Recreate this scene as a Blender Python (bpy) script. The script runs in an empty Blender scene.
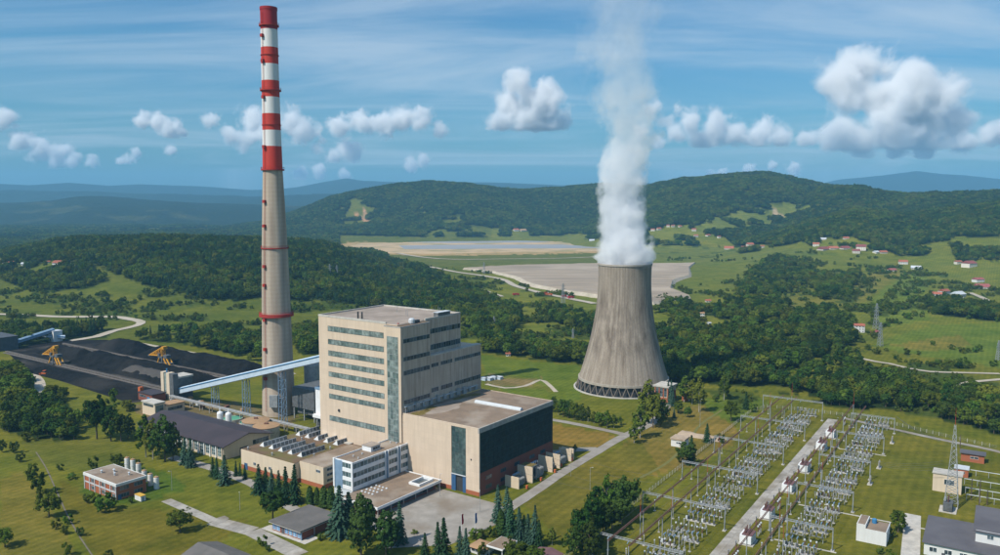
import bpy, bmesh, math, random
import numpy as np
from mathutils import Vector, Matrix

random.seed(7)
RNG = np.random.default_rng(11)
sc = bpy.context.scene
C = sc.collection

# ------------------------------------------------------------------ camera
H, F, CX, CY, YH = 160.0, 800.0, 500.0, 277.5, 203.0
T = (CY - YH) / F
TH = math.atan(T)
cam_d = bpy.data.cameras.new('camera')
cam = bpy.data.objects.new('camera', cam_d)
C.objects.link(cam)
cam.location = (0, 0, H)
cam.rotation_euler = (math.pi / 2 - TH, 0, 0)
cam_d.sensor_width = 36.0
cam_d.lens = 36.0 * F / 1000.0
cam_d.clip_start = 1.0
cam_d.clip_end = 80000.0
sc.camera = cam

# ------------------------------------------------------------------ light
SUN_EL = math.radians(49.5)
SUN_AZ = math.radians(231.3)           # clockwise from +Y
SV = Vector((math.sin(SUN_AZ) * math.cos(SUN_EL), math.cos(SUN_AZ) * math.cos(SUN_EL), math.sin(SUN_EL)))
world = bpy.data.worlds.new('World')
sc.world = world
world.use_nodes = True
wn = world.node_tree
bg = wn.nodes['Background']
sky = wn.nodes.new('ShaderNodeTexSky')
sky.sky_type = 'NISHITA'
sky.sun_disc = False
sky.sun_elevation = SUN_EL
sky.sun_rotation = SUN_AZ
sky.altitude = 300
sky.air_density = 1.25
sky.dust_density = 2.0
sky.ozone_density = 3.0
SKY_STRENGTH = 0.090
bg.inputs[1].default_value = SKY_STRENGTH

# thin streaks of cirrus in the sky, a fixed function of direction
def cirrus():
    N, L = wn.nodes, wn.links
    tc = N.new('ShaderNodeTexCoord')
    sep = N.new('ShaderNodeSeparateXYZ')
    L.new(tc.outputs['Generated'], sep.inputs[0])
    zc = N.new('ShaderNodeMath'); zc.operation = 'MAXIMUM'; zc.inputs[1].default_value = 0.04
    L.new(sep.outputs[2], zc.inputs[0])
    zz = N.new('ShaderNodeMath'); zz.operation = 'ADD'; zz.inputs[1].default_value = 0.10
    L.new(zc.outputs[0], zz.inputs[0])
    dx = N.new('ShaderNodeMath'); dx.operation = 'DIVIDE'
    dy = N.new('ShaderNodeMath'); dy.operation = 'DIVIDE'
    L.new(sep.outputs[0], dx.inputs[0]); L.new(zz.outputs[0], dx.inputs[1])
    L.new(sep.outputs[1], dy.inputs[0]); L.new(zz.outputs[0], dy.inputs[1])
    cmb = N.new('ShaderNodeCombineXYZ')
    L.new(dx.outputs[0], cmb.inputs[0]); L.new(dy.outputs[0], cmb.inputs[1])
    mp = N.new('ShaderNodeMapping')
    mp.inputs['Rotation'].default_value = (0, 0, math.radians(24))
    mp.inputs['Scale'].default_value = (0.55, 1.5, 1)
    L.new(cmb.outputs[0], mp.inputs[0])
    n1 = N.new('ShaderNodeTexNoise')
    n1.inputs['Scale'].default_value = 0.7; n1.inputs['Detail'].default_value = 10
    n1.inputs['Roughness'].default_value = 0.6; n1.inputs['Distortion'].default_value = 0.7
    L.new(mp.outputs[0], n1.inputs['Vector'])
    mr = N.new('ShaderNodeMapRange'); mr.interpolation_type = 'SMOOTHSTEP'
    mr.inputs['From Min'].default_value = 0.38; mr.inputs['From Max'].default_value = 0.74
    mr.inputs['To Min'].default_value = 0.0; mr.inputs['To Max'].default_value = 0.60
    L.new(n1.outputs['Fac'], mr.inputs['Value'])
    tint = N.new('ShaderNodeMix'); tint.data_type = 'RGBA'; tint.blend_type = 'MULTIPLY'
    tint.inputs[0].default_value = 1.0
    tint.inputs[7].default_value = (0.45, 0.85, 1.10, 1)
    L.new(sky.outputs[0], tint.inputs[6])
    mix = N.new('ShaderNodeMix'); mix.data_type = 'RGBA'
    mix.inputs[7].default_value = (6.0, 7.0, 8.0, 1)
    L.new(tint.outputs[2], mix.inputs[6])
    L.new(mr.outputs[0], mix.inputs[0])
    L.new(mix.outputs[2], bg.inputs[0])
cirrus()

sun_d = bpy.data.lights.new('sun', 'SUN')
sun_d.energy = 4.6
sun_d.angle = math.radians(0.53)
sun_d.color = (1.0, 0.93, 0.82)
sun = bpy.data.objects.new('sun', sun_d)
C.objects.link(sun)
sun.location = (-800, -500, 1500)
sun.rotation_euler = SV.to_track_quat('Z', 'Y').to_euler()

vs = sc.view_settings
vs.view_transform = 'Standard'
vs.look = 'None'
vs.exposure = 0.22
vs.gamma = 1.0
vs.use_curve_mapping = False
cy = sc.cycles
cy.use_denoising = True
try:
    cy.denoiser = 'OPENIMAGEDENOISE'
except Exception:
    pass
cy.max_bounces = 10
cy.diffuse_bounces = 2
cy.glossy_bounces = 2
cy.transmission_bounces = 2
cy.volume_bounces = 8
cy.transparent_max_bounces = 6
cy.caustics_reflective = False
cy.caustics_refractive = False
cy.use_adaptive_sampling = True
cy.adaptive_threshold = 0.015
cy.sample_clamp_indirect = 4.0

# ------------------------------------------------------------------ geometry of the place
def gp(x, y, z=0.0):
    h = H - z
    yc = y - CY
    return (h * (x - CX) / (math.cos(TH) * (y - YH)), h * (F - yc * T) / (y - YH))

def proj(X, Y, Z):
    z = Z - H
    f = Y * math.cos(TH) - z * math.sin(TH)
    u = Y * math.sin(TH) + z * math.cos(TH)
    return CX + F * X / f, CY - F * u / f

# plant grid: b runs along V, a along U; origin = corner of the turbine hall
AX, AY = -11.333, 424.998
V = (0.57827, 0.81585)
U = (-V[1], V[0])
RZ = math.atan2(V[1], V[0])

def W(b, a, z=0.0):
    return (AX + U[0] * a + V[0] * b, AY + U[1] * a + V[1] * b, z)

def to_ba(X, Y):
    dx, dy = X - AX, Y - AY
    return dx * V[0] + dy * V[1], dx * U[0] + dy * U[1]

# value noise for terrain
_perm = RNG.random((256, 256))
def vnoise(x, y):
    xi = np.floor(x).astype(int); yi = np.floor(y).astype(int)
    fx = x - xi; fy = y - yi
    fx = fx * fx * (3 - 2 * fx); fy = fy * fy * (3 - 2 * fy)
    g = lambda i, j: _perm[i % 256, j % 256]
    return (g(xi, yi) * (1 - fx) + g(xi + 1, yi) * fx) * (1 - fy) + (g(xi, yi + 1) * (1 - fx) + g(xi + 1, yi + 1) * fx) * fy
def fbm(x, y, o=4):
    s = 0; a = 0.5
    for i in range(o):
        s = s + a * vnoise(x + i * 17.3, y + i * 9.1); x = x * 2.03; y = y * 2.03; a *= 0.5
    return s
def sstep(e0, e1, x):
    t = np.clip((x - e0) / (e1 - e0), 0, 1)
    return t * t * (3 - 2 * t)

RIDGES = [  # skyline bearing/height samples, distance, front width, back width, tree height, roughness
    ([(-400, 262), (-150, 256), (0, 250), (20, 246), (50, 239), (90, 235.5), (140, 233.5), (200, 234.5), (250, 236), (300, 238), (330, 242), (350, 249), (380, 259), (410, 266), (440, 271), (2000, 271)], 1900, 850, 700, 15, .05),
    ([(-2000, 229), (200, 229), (260, 222), (290, 212), (330, 197), (360, 190), (400, 183), (432, 180.5), (470, 184), (500, 189), (530, 190), (560, 187), (600, 183.5), (640, 186), (700, 195), (2000, 200)], 4800, 1350, 1300, 14, .42),
    ([(-2000, 233), (560, 233), (600, 212), (640, 190), (660, 183.5), (690, 178), (730, 176), (765, 174.5), (800, 179), (830, 184.5), (870, 190), (950, 200), (2000, 205)], 4200, 1500, 1200, 14, .42),
    ([(-2000, 238), (700, 238), (760, 215), (800, 199), (820, 187), (846, 185), (864, 185.4), (885, 191), (907, 194), (931, 193), (959, 192), (1000, 190), (1150, 186), (2000, 190)], 3500, 1100, 1000, 14, .34),
    ([(-2000, 252), (690, 252), (760, 236), (800, 224), (830, 214), (855, 208), (880, 210), (905, 214), (940, 209), (1000, 202), (1100, 198), (2000, 200)], 2650, 1150, 900, 13, .22),
    ([(-2000, 205), (0, 203), (60, 201), (100, 199), (150, 200), (200, 203), (250, 204), (300, 206), (360, 210), (420, 216), (500, 219), (3000, 219)], 7600, 1900, 1800, 0, .5),
    ([(-2000, 190), (0, 192), (70, 191), (150, 194), (260, 197), (330, 194), (420, 198), (560, 205), (3000, 210)], 10500, 2200, 2000, 0, .4),
    ([(-2000, 184), (0, 184), (30, 185.5), (70, 183), (110, 186), (140, 184.5), (200, 186.5), (250, 190), (275, 190), (300, 187), (328, 181.7), (347, 178.7), (363, 181), (400, 182.5), (430, 184), (459, 182.4), (504, 183), (536, 184.5), (600, 187), (640, 182), (680, 188), (3000, 203)], 14500, 3200, 3000, 0, .03),
    ([(-2000, 203), (760, 200), (790, 193), (820, 184), (838, 180), (880, 176), (915, 171.5), (940, 174.5), (960, 175.5), (1000, 179.5), (1060, 184), (1200, 190), (3000, 195)], 16500, 3000, 2500, 0, .03),
]
def hgt(X, Y):
    X = np.asarray(X, float); Y = np.asarray(Y, float)
    Ys = np.maximum(Y, 50.0)
    px = 500 + 803.0 * X / Ys
    z = np.zeros_like(px)
    n1 = fbm(X / 620.0 + 40, Y / 620.0 + 40, 4) - 0.47
    for pts, Yc, wf, wb, th, rg in RIDGES:
        q = np.interp(px, [p[0] for p in pts], [p[1] for p in pts])
        cz = np.maximum(H + (YH - q) * Yc / 800.0 - th, 0.0)
        yc = Yc * (1.0 + 0.05 * np.sin(px / 90.0 + Yc))
        cz = np.maximum(H + (YH - q) * yc / 800.0 - th, 0.0)
        d = Y - yc
        pr = np.where(d < 0, 1 - sstep(0, 1, -d / wf), 1 - sstep(0, 1, d / wb))
        zz = cz * pr * (1.0 + rg * 4.0 * n1 * np.where(d < 0, (1 - pr) ** 0.5, 0.3))
        z = np.maximum(z, zz)
    z = z + 9.0 * (fbm(X / 240.0, Y / 240.0, 3) - 0.43) * sstep(850, 1500, Y) * sstep(-0.02, 0.25, X / Ys)
    z = z + 4.0 * (fbm(X / 200.0 + 5, Y / 200.0 + 9, 3) - 0.43) * sstep(900, 1500, Y)
    return np.maximum(z, -2.0) * (Y > 0)
def hz(X, Y):
    return float(hgt(np.array([X]), np.array([Y]))[0])

_ys = np.exp(np.linspace(math.log(300), math.log(19000), 6000))
def hit(px, py, lift=0.0):
    """the ground point seen in that direction"""
    yc = py - CY
    dy = math.cos(TH) * F - yc * math.sin(TH)
    dz = -math.sin(TH) * F - yc * math.cos(TH)
    t = _ys / dy
    X = (px - CX) * t
    zr = H + dz * t
    hh = hgt(X, _ys) + lift
    k = np.argmax(zr < hh)
    if zr[k] >= hh[k]:
        k = len(_ys) - 1
    return float(X[k]), float(_ys[k]), float(hh[k] - lift)

def inpoly(x, y, poly):
    x = np.asarray(x, float); y = np.asarray(y, float)
    r = np.zeros(x.shape, bool)
    n = len(poly)
    for i in range(n):
        x0, y0 = poly[i]; x1, y1 = poly[(i + 1) % n]
        if y0 == y1:
            continue
        c = ((y0 > y) != (y1 > y)) & (x < (x1 - x0) * (y - y0) / (y1 - y0) + x0)
        r ^= c
    return r

# ------------------------------------------------------------------ materials
MATS = {}
def mat(name, col, col2=None, scale=0.15, rough=0.85, detail=5, metallic=0.0, vary=0.0, lo=0.35, hi=0.65,
        stretch=(1, 1, 1), bump=0.0, bscale=1.0, col3=None, scale3=0.02, spec=0.3, coord='Position'):
    m = bpy.data.materials.new(name)
    m.use_nodes = True
    N, L = m.node_tree.nodes, m.node_tree.links
    bs = N['Principled BSDF']
    bs.inputs['Roughness'].default_value = rough
    bs.inputs['Metallic'].default_value = metallic
    bs.inputs['Specular IOR Level'].default_value = spec
    if coord == 'Position':
        vec = N.new('ShaderNodeNewGeometry').outputs['Position']
    else:
        vec = N.new('ShaderNodeTexCoord').outputs['Object']
    mp = N.new('ShaderNodeMapping')
    mp.inputs['Scale'].default_value = stretch
    L.new(vec, mp.inputs[0])
    c2 = col2 if col2 else tuple(c * 0.8 for c in col)
    nz = N.new('ShaderNodeTexNoise')
    nz.inputs['Scale'].default_value = scale; nz.inputs['Detail'].default_value = detail
    nz.inputs['Roughness'].default_value = 0.6
    L.new(mp.outputs[0], nz.inputs['Vector'])
    mr = N.new('ShaderNodeMapRange')
    mr.inputs['From Min'].default_value = lo; mr.inputs['From Max'].default_value = hi
    L.new(nz.outputs['Fac'], mr.inputs['Value'])
    mx = N.new('ShaderNodeMix'); mx.data_type = 'RGBA'
    mx.inputs[6].default_value = (*col, 1); mx.inputs[7].default_value = (*c2, 1)
    L.new(mr.outputs[0], mx.inputs[0])
    out = mx.outputs[2]
    if col3:
        n3 = N.new('ShaderNodeTexNoise')
        n3.inputs['Scale'].default_value = scale3; n3.inputs['Detail'].default_value = 6
        L.new(vec, n3.inputs['Vector'])
        m3 = N.new('ShaderNodeMapRange')
        m3.inputs['From Min'].default_value = 0.5; m3.inputs['From Max'].default_value = 0.68
        L.new(n3.outputs['Fac'], m3.inputs['Value'])
        x3 = N.new('ShaderNodeMix'); x3.data_type = 'RGBA'
        x3.inputs[7].default_value = (*col3, 1)
        L.new(out, x3.inputs[6]); L.new(m3.outputs[0], x3.inputs[0])
        out = x3.outputs[2]
    if vary:
        oi = N.new('ShaderNodeObjectInfo')
        hs = N.new('ShaderNodeHueSaturation')
        mv = N.new('ShaderNodeMapRange')
        mv.inputs['To Min'].default_value = 1 - vary; mv.inputs['To Max'].default_value = 1 + vary
        L.new(oi.outputs['Random'], mv.inputs['Value'])
        L.new(mv.outputs[0], hs.inputs['Value'])
        L.new(out, hs.inputs['Color'])
        out = hs.outputs[0]
    L.new(out, bs.inputs['Base Color'])
    if bump:
        nb = N.new('ShaderNodeTexNoise')
        nb.inputs['Scale'].default_value = bscale; nb.inputs['Detail'].default_value = 4
        L.new(vec, nb.inputs['Vector'])
        bp = N.new('ShaderNodeBump')
        bp.inputs['Strength'].default_value = bump; bp.inputs['Distance'].default_value = 1.0
        L.new(nb.outputs['Fac'], bp.inputs['Height'])
        L.new(bp.outputs[0], bs.inputs['Normal'])
    MATS[name] = m
    return m

def leafmat(name, col, col2, vary=0.25, trans=0.3, hue=0.03):
    m = bpy.data.materials.new(name)
    m.use_nodes = True
    N, L = m.node_tree.nodes, m.node_tree.links
    N.remove(N['Principled BSDF'])
    out = N['Material Output']
    tc = N.new('ShaderNodeTexCoord')
    nz = N.new('ShaderNodeTexNoise'); nz.inputs['Scale'].default_value = 0.45; nz.inputs['Detail'].default_value = 3
    L.new(tc.outputs['Object'], nz.inputs['Vector'])
    mx = N.new('ShaderNodeMix'); mx.data_type = 'RGBA'
    mx.inputs[6].default_value = (*col, 1); mx.inputs[7].default_value = (*col2, 1)
    mr = N.new('ShaderNodeMapRange'); mr.inputs['From Min'].default_value = 0.35; mr.inputs['From Max'].default_value = 0.65
    L.new(nz.outputs['Fac'], mr.inputs['Value']); L.new(mr.outputs[0], mx.inputs[0])
    oi = N.new('ShaderNodeObjectInfo')
    hs = N.new('ShaderNodeHueSaturation')
    a = N.new('ShaderNodeMapRange'); a.inputs['To Min'].default_value = 1 - vary; a.inputs['To Max'].default_value = 1 + vary
    L.new(oi.outputs['Random'], a.inputs['Value']); L.new(a.outputs[0], hs.inputs['Value'])
    wn_ = N.new('ShaderNodeTexWhiteNoise'); wn_.noise_dimensions = '1D'
    L.new(oi.outputs['Random'], wn_.inputs['W'])
    b = N.new('ShaderNodeMapRange'); b.inputs['To Min'].default_value = 0.5 - hue; b.inputs['To Max'].default_value = 0.5 + hue * 0.6
    L.new(wn_.outputs['Value'], b.inputs['Value']); L.new(b.outputs[0], hs.inputs['Hue'])
    L.new(mx.outputs[2], hs.inputs['Color'])
    d = N.new('ShaderNodeBsdfDiffuse'); t = N.new('ShaderNodeBsdfTranslucent'); ms = N.new('ShaderNodeMixShader')
    ms.inputs[0].default_value = trans
    L.new(hs.outputs[0], d.inputs[0]); L.new(hs.outputs[0], t.inputs[0])
    L.new(d.outputs[0], ms.inputs[1]); L.new(t.outputs[0], ms.inputs[2])
    L.new(ms.outputs[0], out.inputs[0])
    MATS[name] = m
    return m

def wallmat(name, col, col2, pw=6.0, ph=3.0, joint=0.82, streak=0.25, stain=(0.2, 0.16, 0.12)):
    """precast facade: cladding tint per panel, thin joints, rain streaks and stains"""
    m = bpy.data.materials.new(name)
    m.use_nodes = True
    N, L = m.node_tree.nodes, m.node_tree.links
    bs = N['Principled BSDF']; bs.inputs['Roughness'].default_value = 0.9; bs.inputs['Specular IOR Level'].default_value = 0.2
    tc = N.new('ShaderNodeTexCoord')
    sp = N.new('ShaderNodeSeparateXYZ'); L.new(tc.outputs['Object'], sp.inputs[0])
    ad = N.new('ShaderNodeMath'); ad.operation = 'ADD'
    L.new(sp.outputs[0], ad.inputs[0]); L.new(sp.outputs[1], ad.inputs[1])
    cb = N.new('ShaderNodeCombineXYZ'); L.new(ad.outputs[0], cb.inputs[0]); L.new(sp.outputs[2], cb.inputs[1])
    br = N.new('ShaderNodeTexBrick')
    br.offset = 0.0
    br.inputs['Scale'].default_value = 1.0
    br.inputs['Mortar Size'].default_value = 0.035
    br.inputs['Brick Width'].default_value = pw; br.inputs['Row Height'].default_value = ph
    br.inputs['Color1'].default_value = (*col, 1)
    br.inputs['Color2'].default_value = (*[c * 0.93 for c in col], 1)
    br.inputs['Mortar'].default_value = (*[c * joint for c in col], 1)
    L.new(cb.outputs[0], br.inputs['Vector'])
    mp = N.new('ShaderNodeMapping'); mp.inputs['Scale'].default_value = (0.5, 0.5, 0.035)
    L.new(tc.outputs['Object'], mp.inputs[0])
    nz = N.new('ShaderNodeTexNoise'); nz.inputs['Scale'].default_value = 1.0; nz.inputs['Detail'].default_value = 7
    nz.inputs['Roughness'].default_value = 0.65
    L.new(mp.outputs[0], nz.inputs['Vector'])
    mr = N.new('ShaderNodeMapRange'); mr.inputs['From Min'].default_value = 0.42; mr.inputs['From Max'].default_value = 0.75
    mr.inputs['To Max'].default_value = streak
    L.new(nz.outputs['Fac'], mr.inputs['Value'])
    mx = N.new('ShaderNodeMix'); mx.data_type = 'RGBA'; mx.inputs[7].default_value = (*stain, 1)
    L.new(br.outputs[0], mx.inputs[6]); L.new(mr.outputs[0], mx.inputs[0])
    n2 = N.new('ShaderNodeTexNoise'); n2.inputs['Scale'].default_value = 0.09; n2.inputs['Detail'].default_value = 5
    L.new(tc.outputs['Object'], n2.inputs['Vector'])
    m2 = N.new('ShaderNodeMapRange'); m2.inputs['From Min'].default_value = 0.35; m2.inputs['From Max'].default_value = 0.7
    L.new(n2.outputs['Fac'], m2.inputs['Value'])
    x2 = N.new('ShaderNodeMix'); x2.data_type = 'RGBA'; x2.inputs[7].default_value = (*col2, 1)
    L.new(mx.outputs[2], x2.inputs[6])
    sc2 = N.new('ShaderNodeMath'); sc2.operation = 'MULTIPLY'; sc2.inputs[1].default_value = 0.6
    L.new(m2.outputs[0], sc2.inputs[0]); L.new(sc2.outputs[0], x2.inputs[0])
    L.new(x2.outputs[2], bs.inputs['Base Color'])
    MATS[name] = m
    return m

def glassmat(name, col, col2, rough=0.12, vary=True):
    m = bpy.data.materials.new(name)
    m.use_nodes = True
    N, L = m.node_tree.nodes, m.node_tree.links
    bs = N['Principled BSDF']
    bs.inputs['Roughness'].default_value = rough
    bs.inputs['Specular IOR Level'].default_value = 0.5
    oi = N.new('ShaderNodeObjectInfo')
    mx = N.new('ShaderNodeMix'); mx.data_type = 'RGBA'
    mx.inputs[6].default_value = (*col, 1); mx.inputs[7].default_value = (*col2, 1)
    L.new(oi.outputs['Random'], mx.inputs[0])
    gm = N.new('ShaderNodeNewGeometry')
    nz = N.new('ShaderNodeTexNoise'); nz.inputs['Scale'].default_value = 0.5; nz.inputs['Detail'].default_value = 4
    L.new(gm.outputs['Position'], nz.inputs['Vector'])
    hs = N.new('ShaderNodeHueSaturation')
    mr = N.new('ShaderNodeMapRange'); mr.inputs['From Min'].default_value = 0.3; mr.inputs['From Max'].default_value = 0.7
    mr.inputs['To Min'].default_value = 0.6; mr.inputs['To Max'].default_value = 1.4
    L.new(nz.outputs['Fac'], mr.inputs['Value']); L.new(mr.outputs[0], hs.inputs['Value'])
    L.new(mx.outputs[2], hs.inputs['Color'])
    L.new(hs.outputs[0], bs.inputs['Base Color'])
    MATS[name] = m
    return m

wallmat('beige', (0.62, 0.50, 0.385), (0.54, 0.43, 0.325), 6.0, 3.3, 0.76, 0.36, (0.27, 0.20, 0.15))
wallmat('beige_shaded', (0.52, 0.43, 0.345), (0.42, 0.33, 0.26), 6.0, 3.3, 0.78, 0.75, (0.12, 0.075, 0.05))  # darker beige for sunless sides, their shade in the colour, with heavier streaks
wallmat('workwall', (0.62, 0.51, 0.385), (0.55, 0.45, 0.335), 6, 4, 0.84, 0.25)
wallmat('brickwall', (0.36, 0.115, 0.055), (0.30, 0.09, 0.045), 0.6, 0.3, 0.9, 0.2)
wallmat('darkbrick', (0.24, 0.075, 0.05), (0.19, 0.06, 0.04), 0.6, 0.3, 0.9, 0.2)
wallmat('whitewall', (0.66, 0.66, 0.65), (0.58, 0.58, 0.57), 6, 3, 0.9, 0.25, (0.3, 0.27, 0.23))
wallmat('bluewhite', (0.56, 0.62, 0.68), (0.52, 0.57, 0.62), 3, 3.2, 0.85, 0.15, (0.3, 0.3, 0.3))
wallmat('towerconc', (0.40, 0.36, 0.31), (0.34, 0.30, 0.26), 12, 5, 0.9, 0.5, (0.17, 0.14, 0.12))
mat('concrete', (0.38, 0.36, 0.33), (0.28, 0.26, 0.24), 0.3)
mat('dark_concrete', (0.17, 0.145, 0.12), (0.12, 0.10, 0.085), 0.3)
mat('pale_concrete', (0.50, 0.47, 0.42), (0.36, 0.34, 0.31), 0.25)
mat('paving', (0.31, 0.285, 0.255), (0.23, 0.21, 0.185), 0.14, col3=(0.20, 0.165, 0.13), scale3=0.045)
mat('slab', (0.36, 0.335, 0.30), (0.26, 0.24, 0.215), 0.3, vary=0.16, col3=(0.20, 0.17, 0.13), scale3=0.06)
mat('dirt_road', (0.44, 0.38, 0.31), (0.34, 0.30, 0.23), 0.08)
mat('roofgravel', (0.245, 0.18, 0.13), (0.18, 0.135, 0.10), 0.12, col3=(0.33, 0.28, 0.23), scale3=0.05, bump=0.3, bscale=1.5)
mat('roofpale', (0.34, 0.28, 0.235), (0.26, 0.215, 0.18), 0.10, col3=(0.23, 0.19, 0.155), scale3=0.06)
mat('roofmoss', (0.165, 0.10, 0.06), (0.11, 0.075, 0.045), 0.10, col3=(0.12, 0.11, 0.03), scale3=0.06)
mat('moss', (0.10, 0.085, 0.015), (0.19, 0.135, 0.045), 0.35)
mat('darkroof', (0.055, 0.042, 0.048), (0.042, 0.033, 0.038), 0.08, rough=0.6)
mat('greyroof', (0.135, 0.125, 0.12), (0.10, 0.095, 0.09), 0.15)
mat('slate', (0.11, 0.105, 0.115), (0.085, 0.08, 0.09), 0.10, rough=0.6)
mat('white', (0.74, 0.75, 0.76), (0.66, 0.67, 0.68), 0.3, rough=0.6)
mat('lightgrey', (0.52, 0.55, 0.58), (0.44, 0.47, 0.50), 0.3, rough=0.6)
mat('galv', (0.36, 0.38, 0.39), (0.26, 0.27, 0.28), 0.6, rough=0.5, metallic=0.2)
mat('porcelain', (0.40, 0.40, 0.39), (0.24, 0.22, 0.21), 0.8, rough=0.35)
mat('brownporcelain', (0.15, 0.07, 0.05), (0.10, 0.05, 0.04), 0.8, rough=0.3)
mat('rustbus', (0.20, 0.095, 0.065), (0.15, 0.075, 0.055), 0.4)
mat('steeldark', (0.085, 0.09, 0.10), (0.06, 0.062, 0.07), 0.4, rough=0.6)
mat('darkmetal', (0.035, 0.038, 0.042), (0.05, 0.05, 0.052), 0.3, rough=0.6)
mat('machine', (0.12, 0.13, 0.14), (0.08, 0.085, 0.09), 0.5, rough=0.6)
mat('bluepaint', (0.035, 0.10, 0.22), (0.03, 0.085, 0.18), 0.3, rough=0.6)
mat('bluegrey', (0.20, 0.30, 0.42), (0.16, 0.245, 0.35), 0.3, rough=0.6)
mat('conveyor_skin', (0.46, 0.55, 0.64), (0.39, 0.47, 0.55), 0.2, rough=0.6)
mat('conveyor_blue', (0.045, 0.21, 0.42), (0.04, 0.17, 0.34), 0.2, rough=0.6)
mat('stackred', (0.52, 0.035, 0.02), (0.45, 0.04, 0.025), 0.1, rough=0.7, stretch=(1, 1, .15))
mat('stackdeepred', (0.33, 0.012, 0.02), (0.28, 0.012, 0.018), 0.1, rough=0.7, stretch=(1, 1, .15))
mat('stackwhite', (0.70, 0.70, 0.70), (0.60, 0.60, 0.59), 0.12, rough=0.7, stretch=(1, 1, .15))
mat('redsteel', (0.36, 0.03, 0.022), (0.28, 0.03, 0.025), 0.5)
mat('yellow', (0.62, 0.31, 0.02), (0.50, 0.23, 0.02), 0.4, rough=0.55)
mat('yellowroof', (0.55, 0.34, 0.05), (0.48, 0.28, 0.05), 0.4)
mat('orange', (0.50, 0.12, 0.03), (0.42, 0.10, 0.03), 0.4)
mat('greenliner', (0.10, 0.34, 0.20), (0.08, 0.27, 0.17), 0.25, rough=0.4)
mat('tantop', (0.36, 0.22, 0.12), (0.29, 0.19, 0.11), 0.3)
mat('coal', (0.006, 0.0065, 0.008), (0.015, 0.015, 0.016), 0.12, rough=1.0, col3=(0.028, 0.026, 0.025), scale3=0.012, bump=1.0, bscale=0.35, spec=0.04)
mat('coalground', (0.010, 0.010, 0.012), (0.022, 0.020, 0.019), 0.05, rough=1.0, spec=0.04, col3=(0.075, 0.065, 0.055), scale3=0.02)
mat('coalgrey', (0.065, 0.057, 0.052), (0.05, 0.046, 0.043), 0.1, bump=0.5, bscale=0.6)
mat('rail', (0.18, 0.155, 0.13), (0.13, 0.11, 0.10), 0.3)
mat('ash', (0.335, 0.265, 0.195), (0.235, 0.19, 0.145), 0.05, rough=0.95, col3=(0.40, 0.325, 0.25), scale3=0.006, stretch=(.12, 1.0, 1), lo=.4, hi=.6)
mat('spoil', (0.46, 0.33, 0.19), (0.36, 0.255, 0.145), 0.01, rough=0.95, col3=(0.25, 0.22, 0.10), scale3=0.01)
mat('slurry', (0.27, 0.275, 0.28), (0.22, 0.225, 0.235), 0.004, rough=0.9, stretch=(.3, 2, 1))
mat('bark', (0.11, 0.085, 0.06), (0.07, 0.055, 0.04), 2.0)
mat('birchbark', (0.4, 0.38, 0.34), (0.2, 0.18, 0.16), 2.0)
mat('tileroof', (0.34, 0.115, 0.07), (0.26, 0.085, 0.055), 0.3, vary=0.25)
mat('pinkroof', (0.27, 0.085, 0.08), (0.21, 0.065, 0.065), 0.3, vary=0.2)
mat('maroon', (0.16, 0.085, 0.09), (0.12, 0.065, 0.07), 0.4)
mat('housewall', (0.62, 0.58, 0.50), (0.54, 0.50, 0.44), 0.3, vary=0.2)
mat('flagred', (0.40, 0.02, 0.03), (0.36, 0.02, 0.03), 0.3)
mat('flagblue', (0.06, 0.13, 0.34), (0.05, 0.11, 0.30), 0.3)
mat('poolblue', (0.05, 0.36, 0.36), (0.05, 0.30, 0.32), 0.3, rough=0.2)
mat('wornground', (0.145, 0.135, 0.042), (0.115, 0.120, 0.026), 0.3)
mat('wood', (0.10, 0.07, 0.05), (0.075, 0.05, 0.04), 0.6)
mat('rock', (0.42, 0.33, 0.24), (0.34, 0.26, 0.19), 0.25, bump=0.5, bscale=0.5)
mat('wirefence', (0.22, 0.23, 0.22), (0.18, 0.19, 0.18), 0.3)
glassmat('glass', (0.05, 0.085, 0.095), (0.13, 0.19, 0.195))
glassmat('glass_green', (0.085, 0.125, 0.122), (0.225, 0.27, 0.258))
glassmat('glass_teal', (0.03, 0.06, 0.062), (0.075, 0.115, 0.11))
glassmat('hall_glass', (0.006, 0.022, 0.026), (0.010, 0.030, 0.034), 0.55)
MATS['hall_glass'].node_tree.nodes['Principled BSDF'].inputs['Specular IOR Level'].default_value = 0.12
glassmat('window_dark', (0.02, 0.03, 0.04), (0.08, 0.11, 0.13))
glassmat('window_blue', (0.10, 0.22, 0.40), (0.18, 0.33, 0.50), 0.2)
leafmat('leaf_mid', (0.068, 0.110, 0.015), (0.118, 0.168, 0.024), 0.40, 0.3, 0.045)
leafmat('leaf_dark', (0.032, 0.068, 0.014), (0.056, 0.104, 0.021), 0.42, 0.3, 0.04)
leafmat('leaf_spruce', (0.016, 0.045, 0.020), (0.032, 0.072, 0.030), 0.2, 0.12)
leafmat('leaf_blue', (0.030, 0.066, 0.046), (0.052, 0.098, 0.068), 0.15, 0.12, 0.015)
leafmat('leaf_thuja', (0.034, 0.072, 0.018), (0.056, 0.102, 0.025), 0.15, 0.15)
leafmat('leaf_bush', (0.074, 0.112, 0.022), (0.115, 0.155, 0.034), 0.3)

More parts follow.
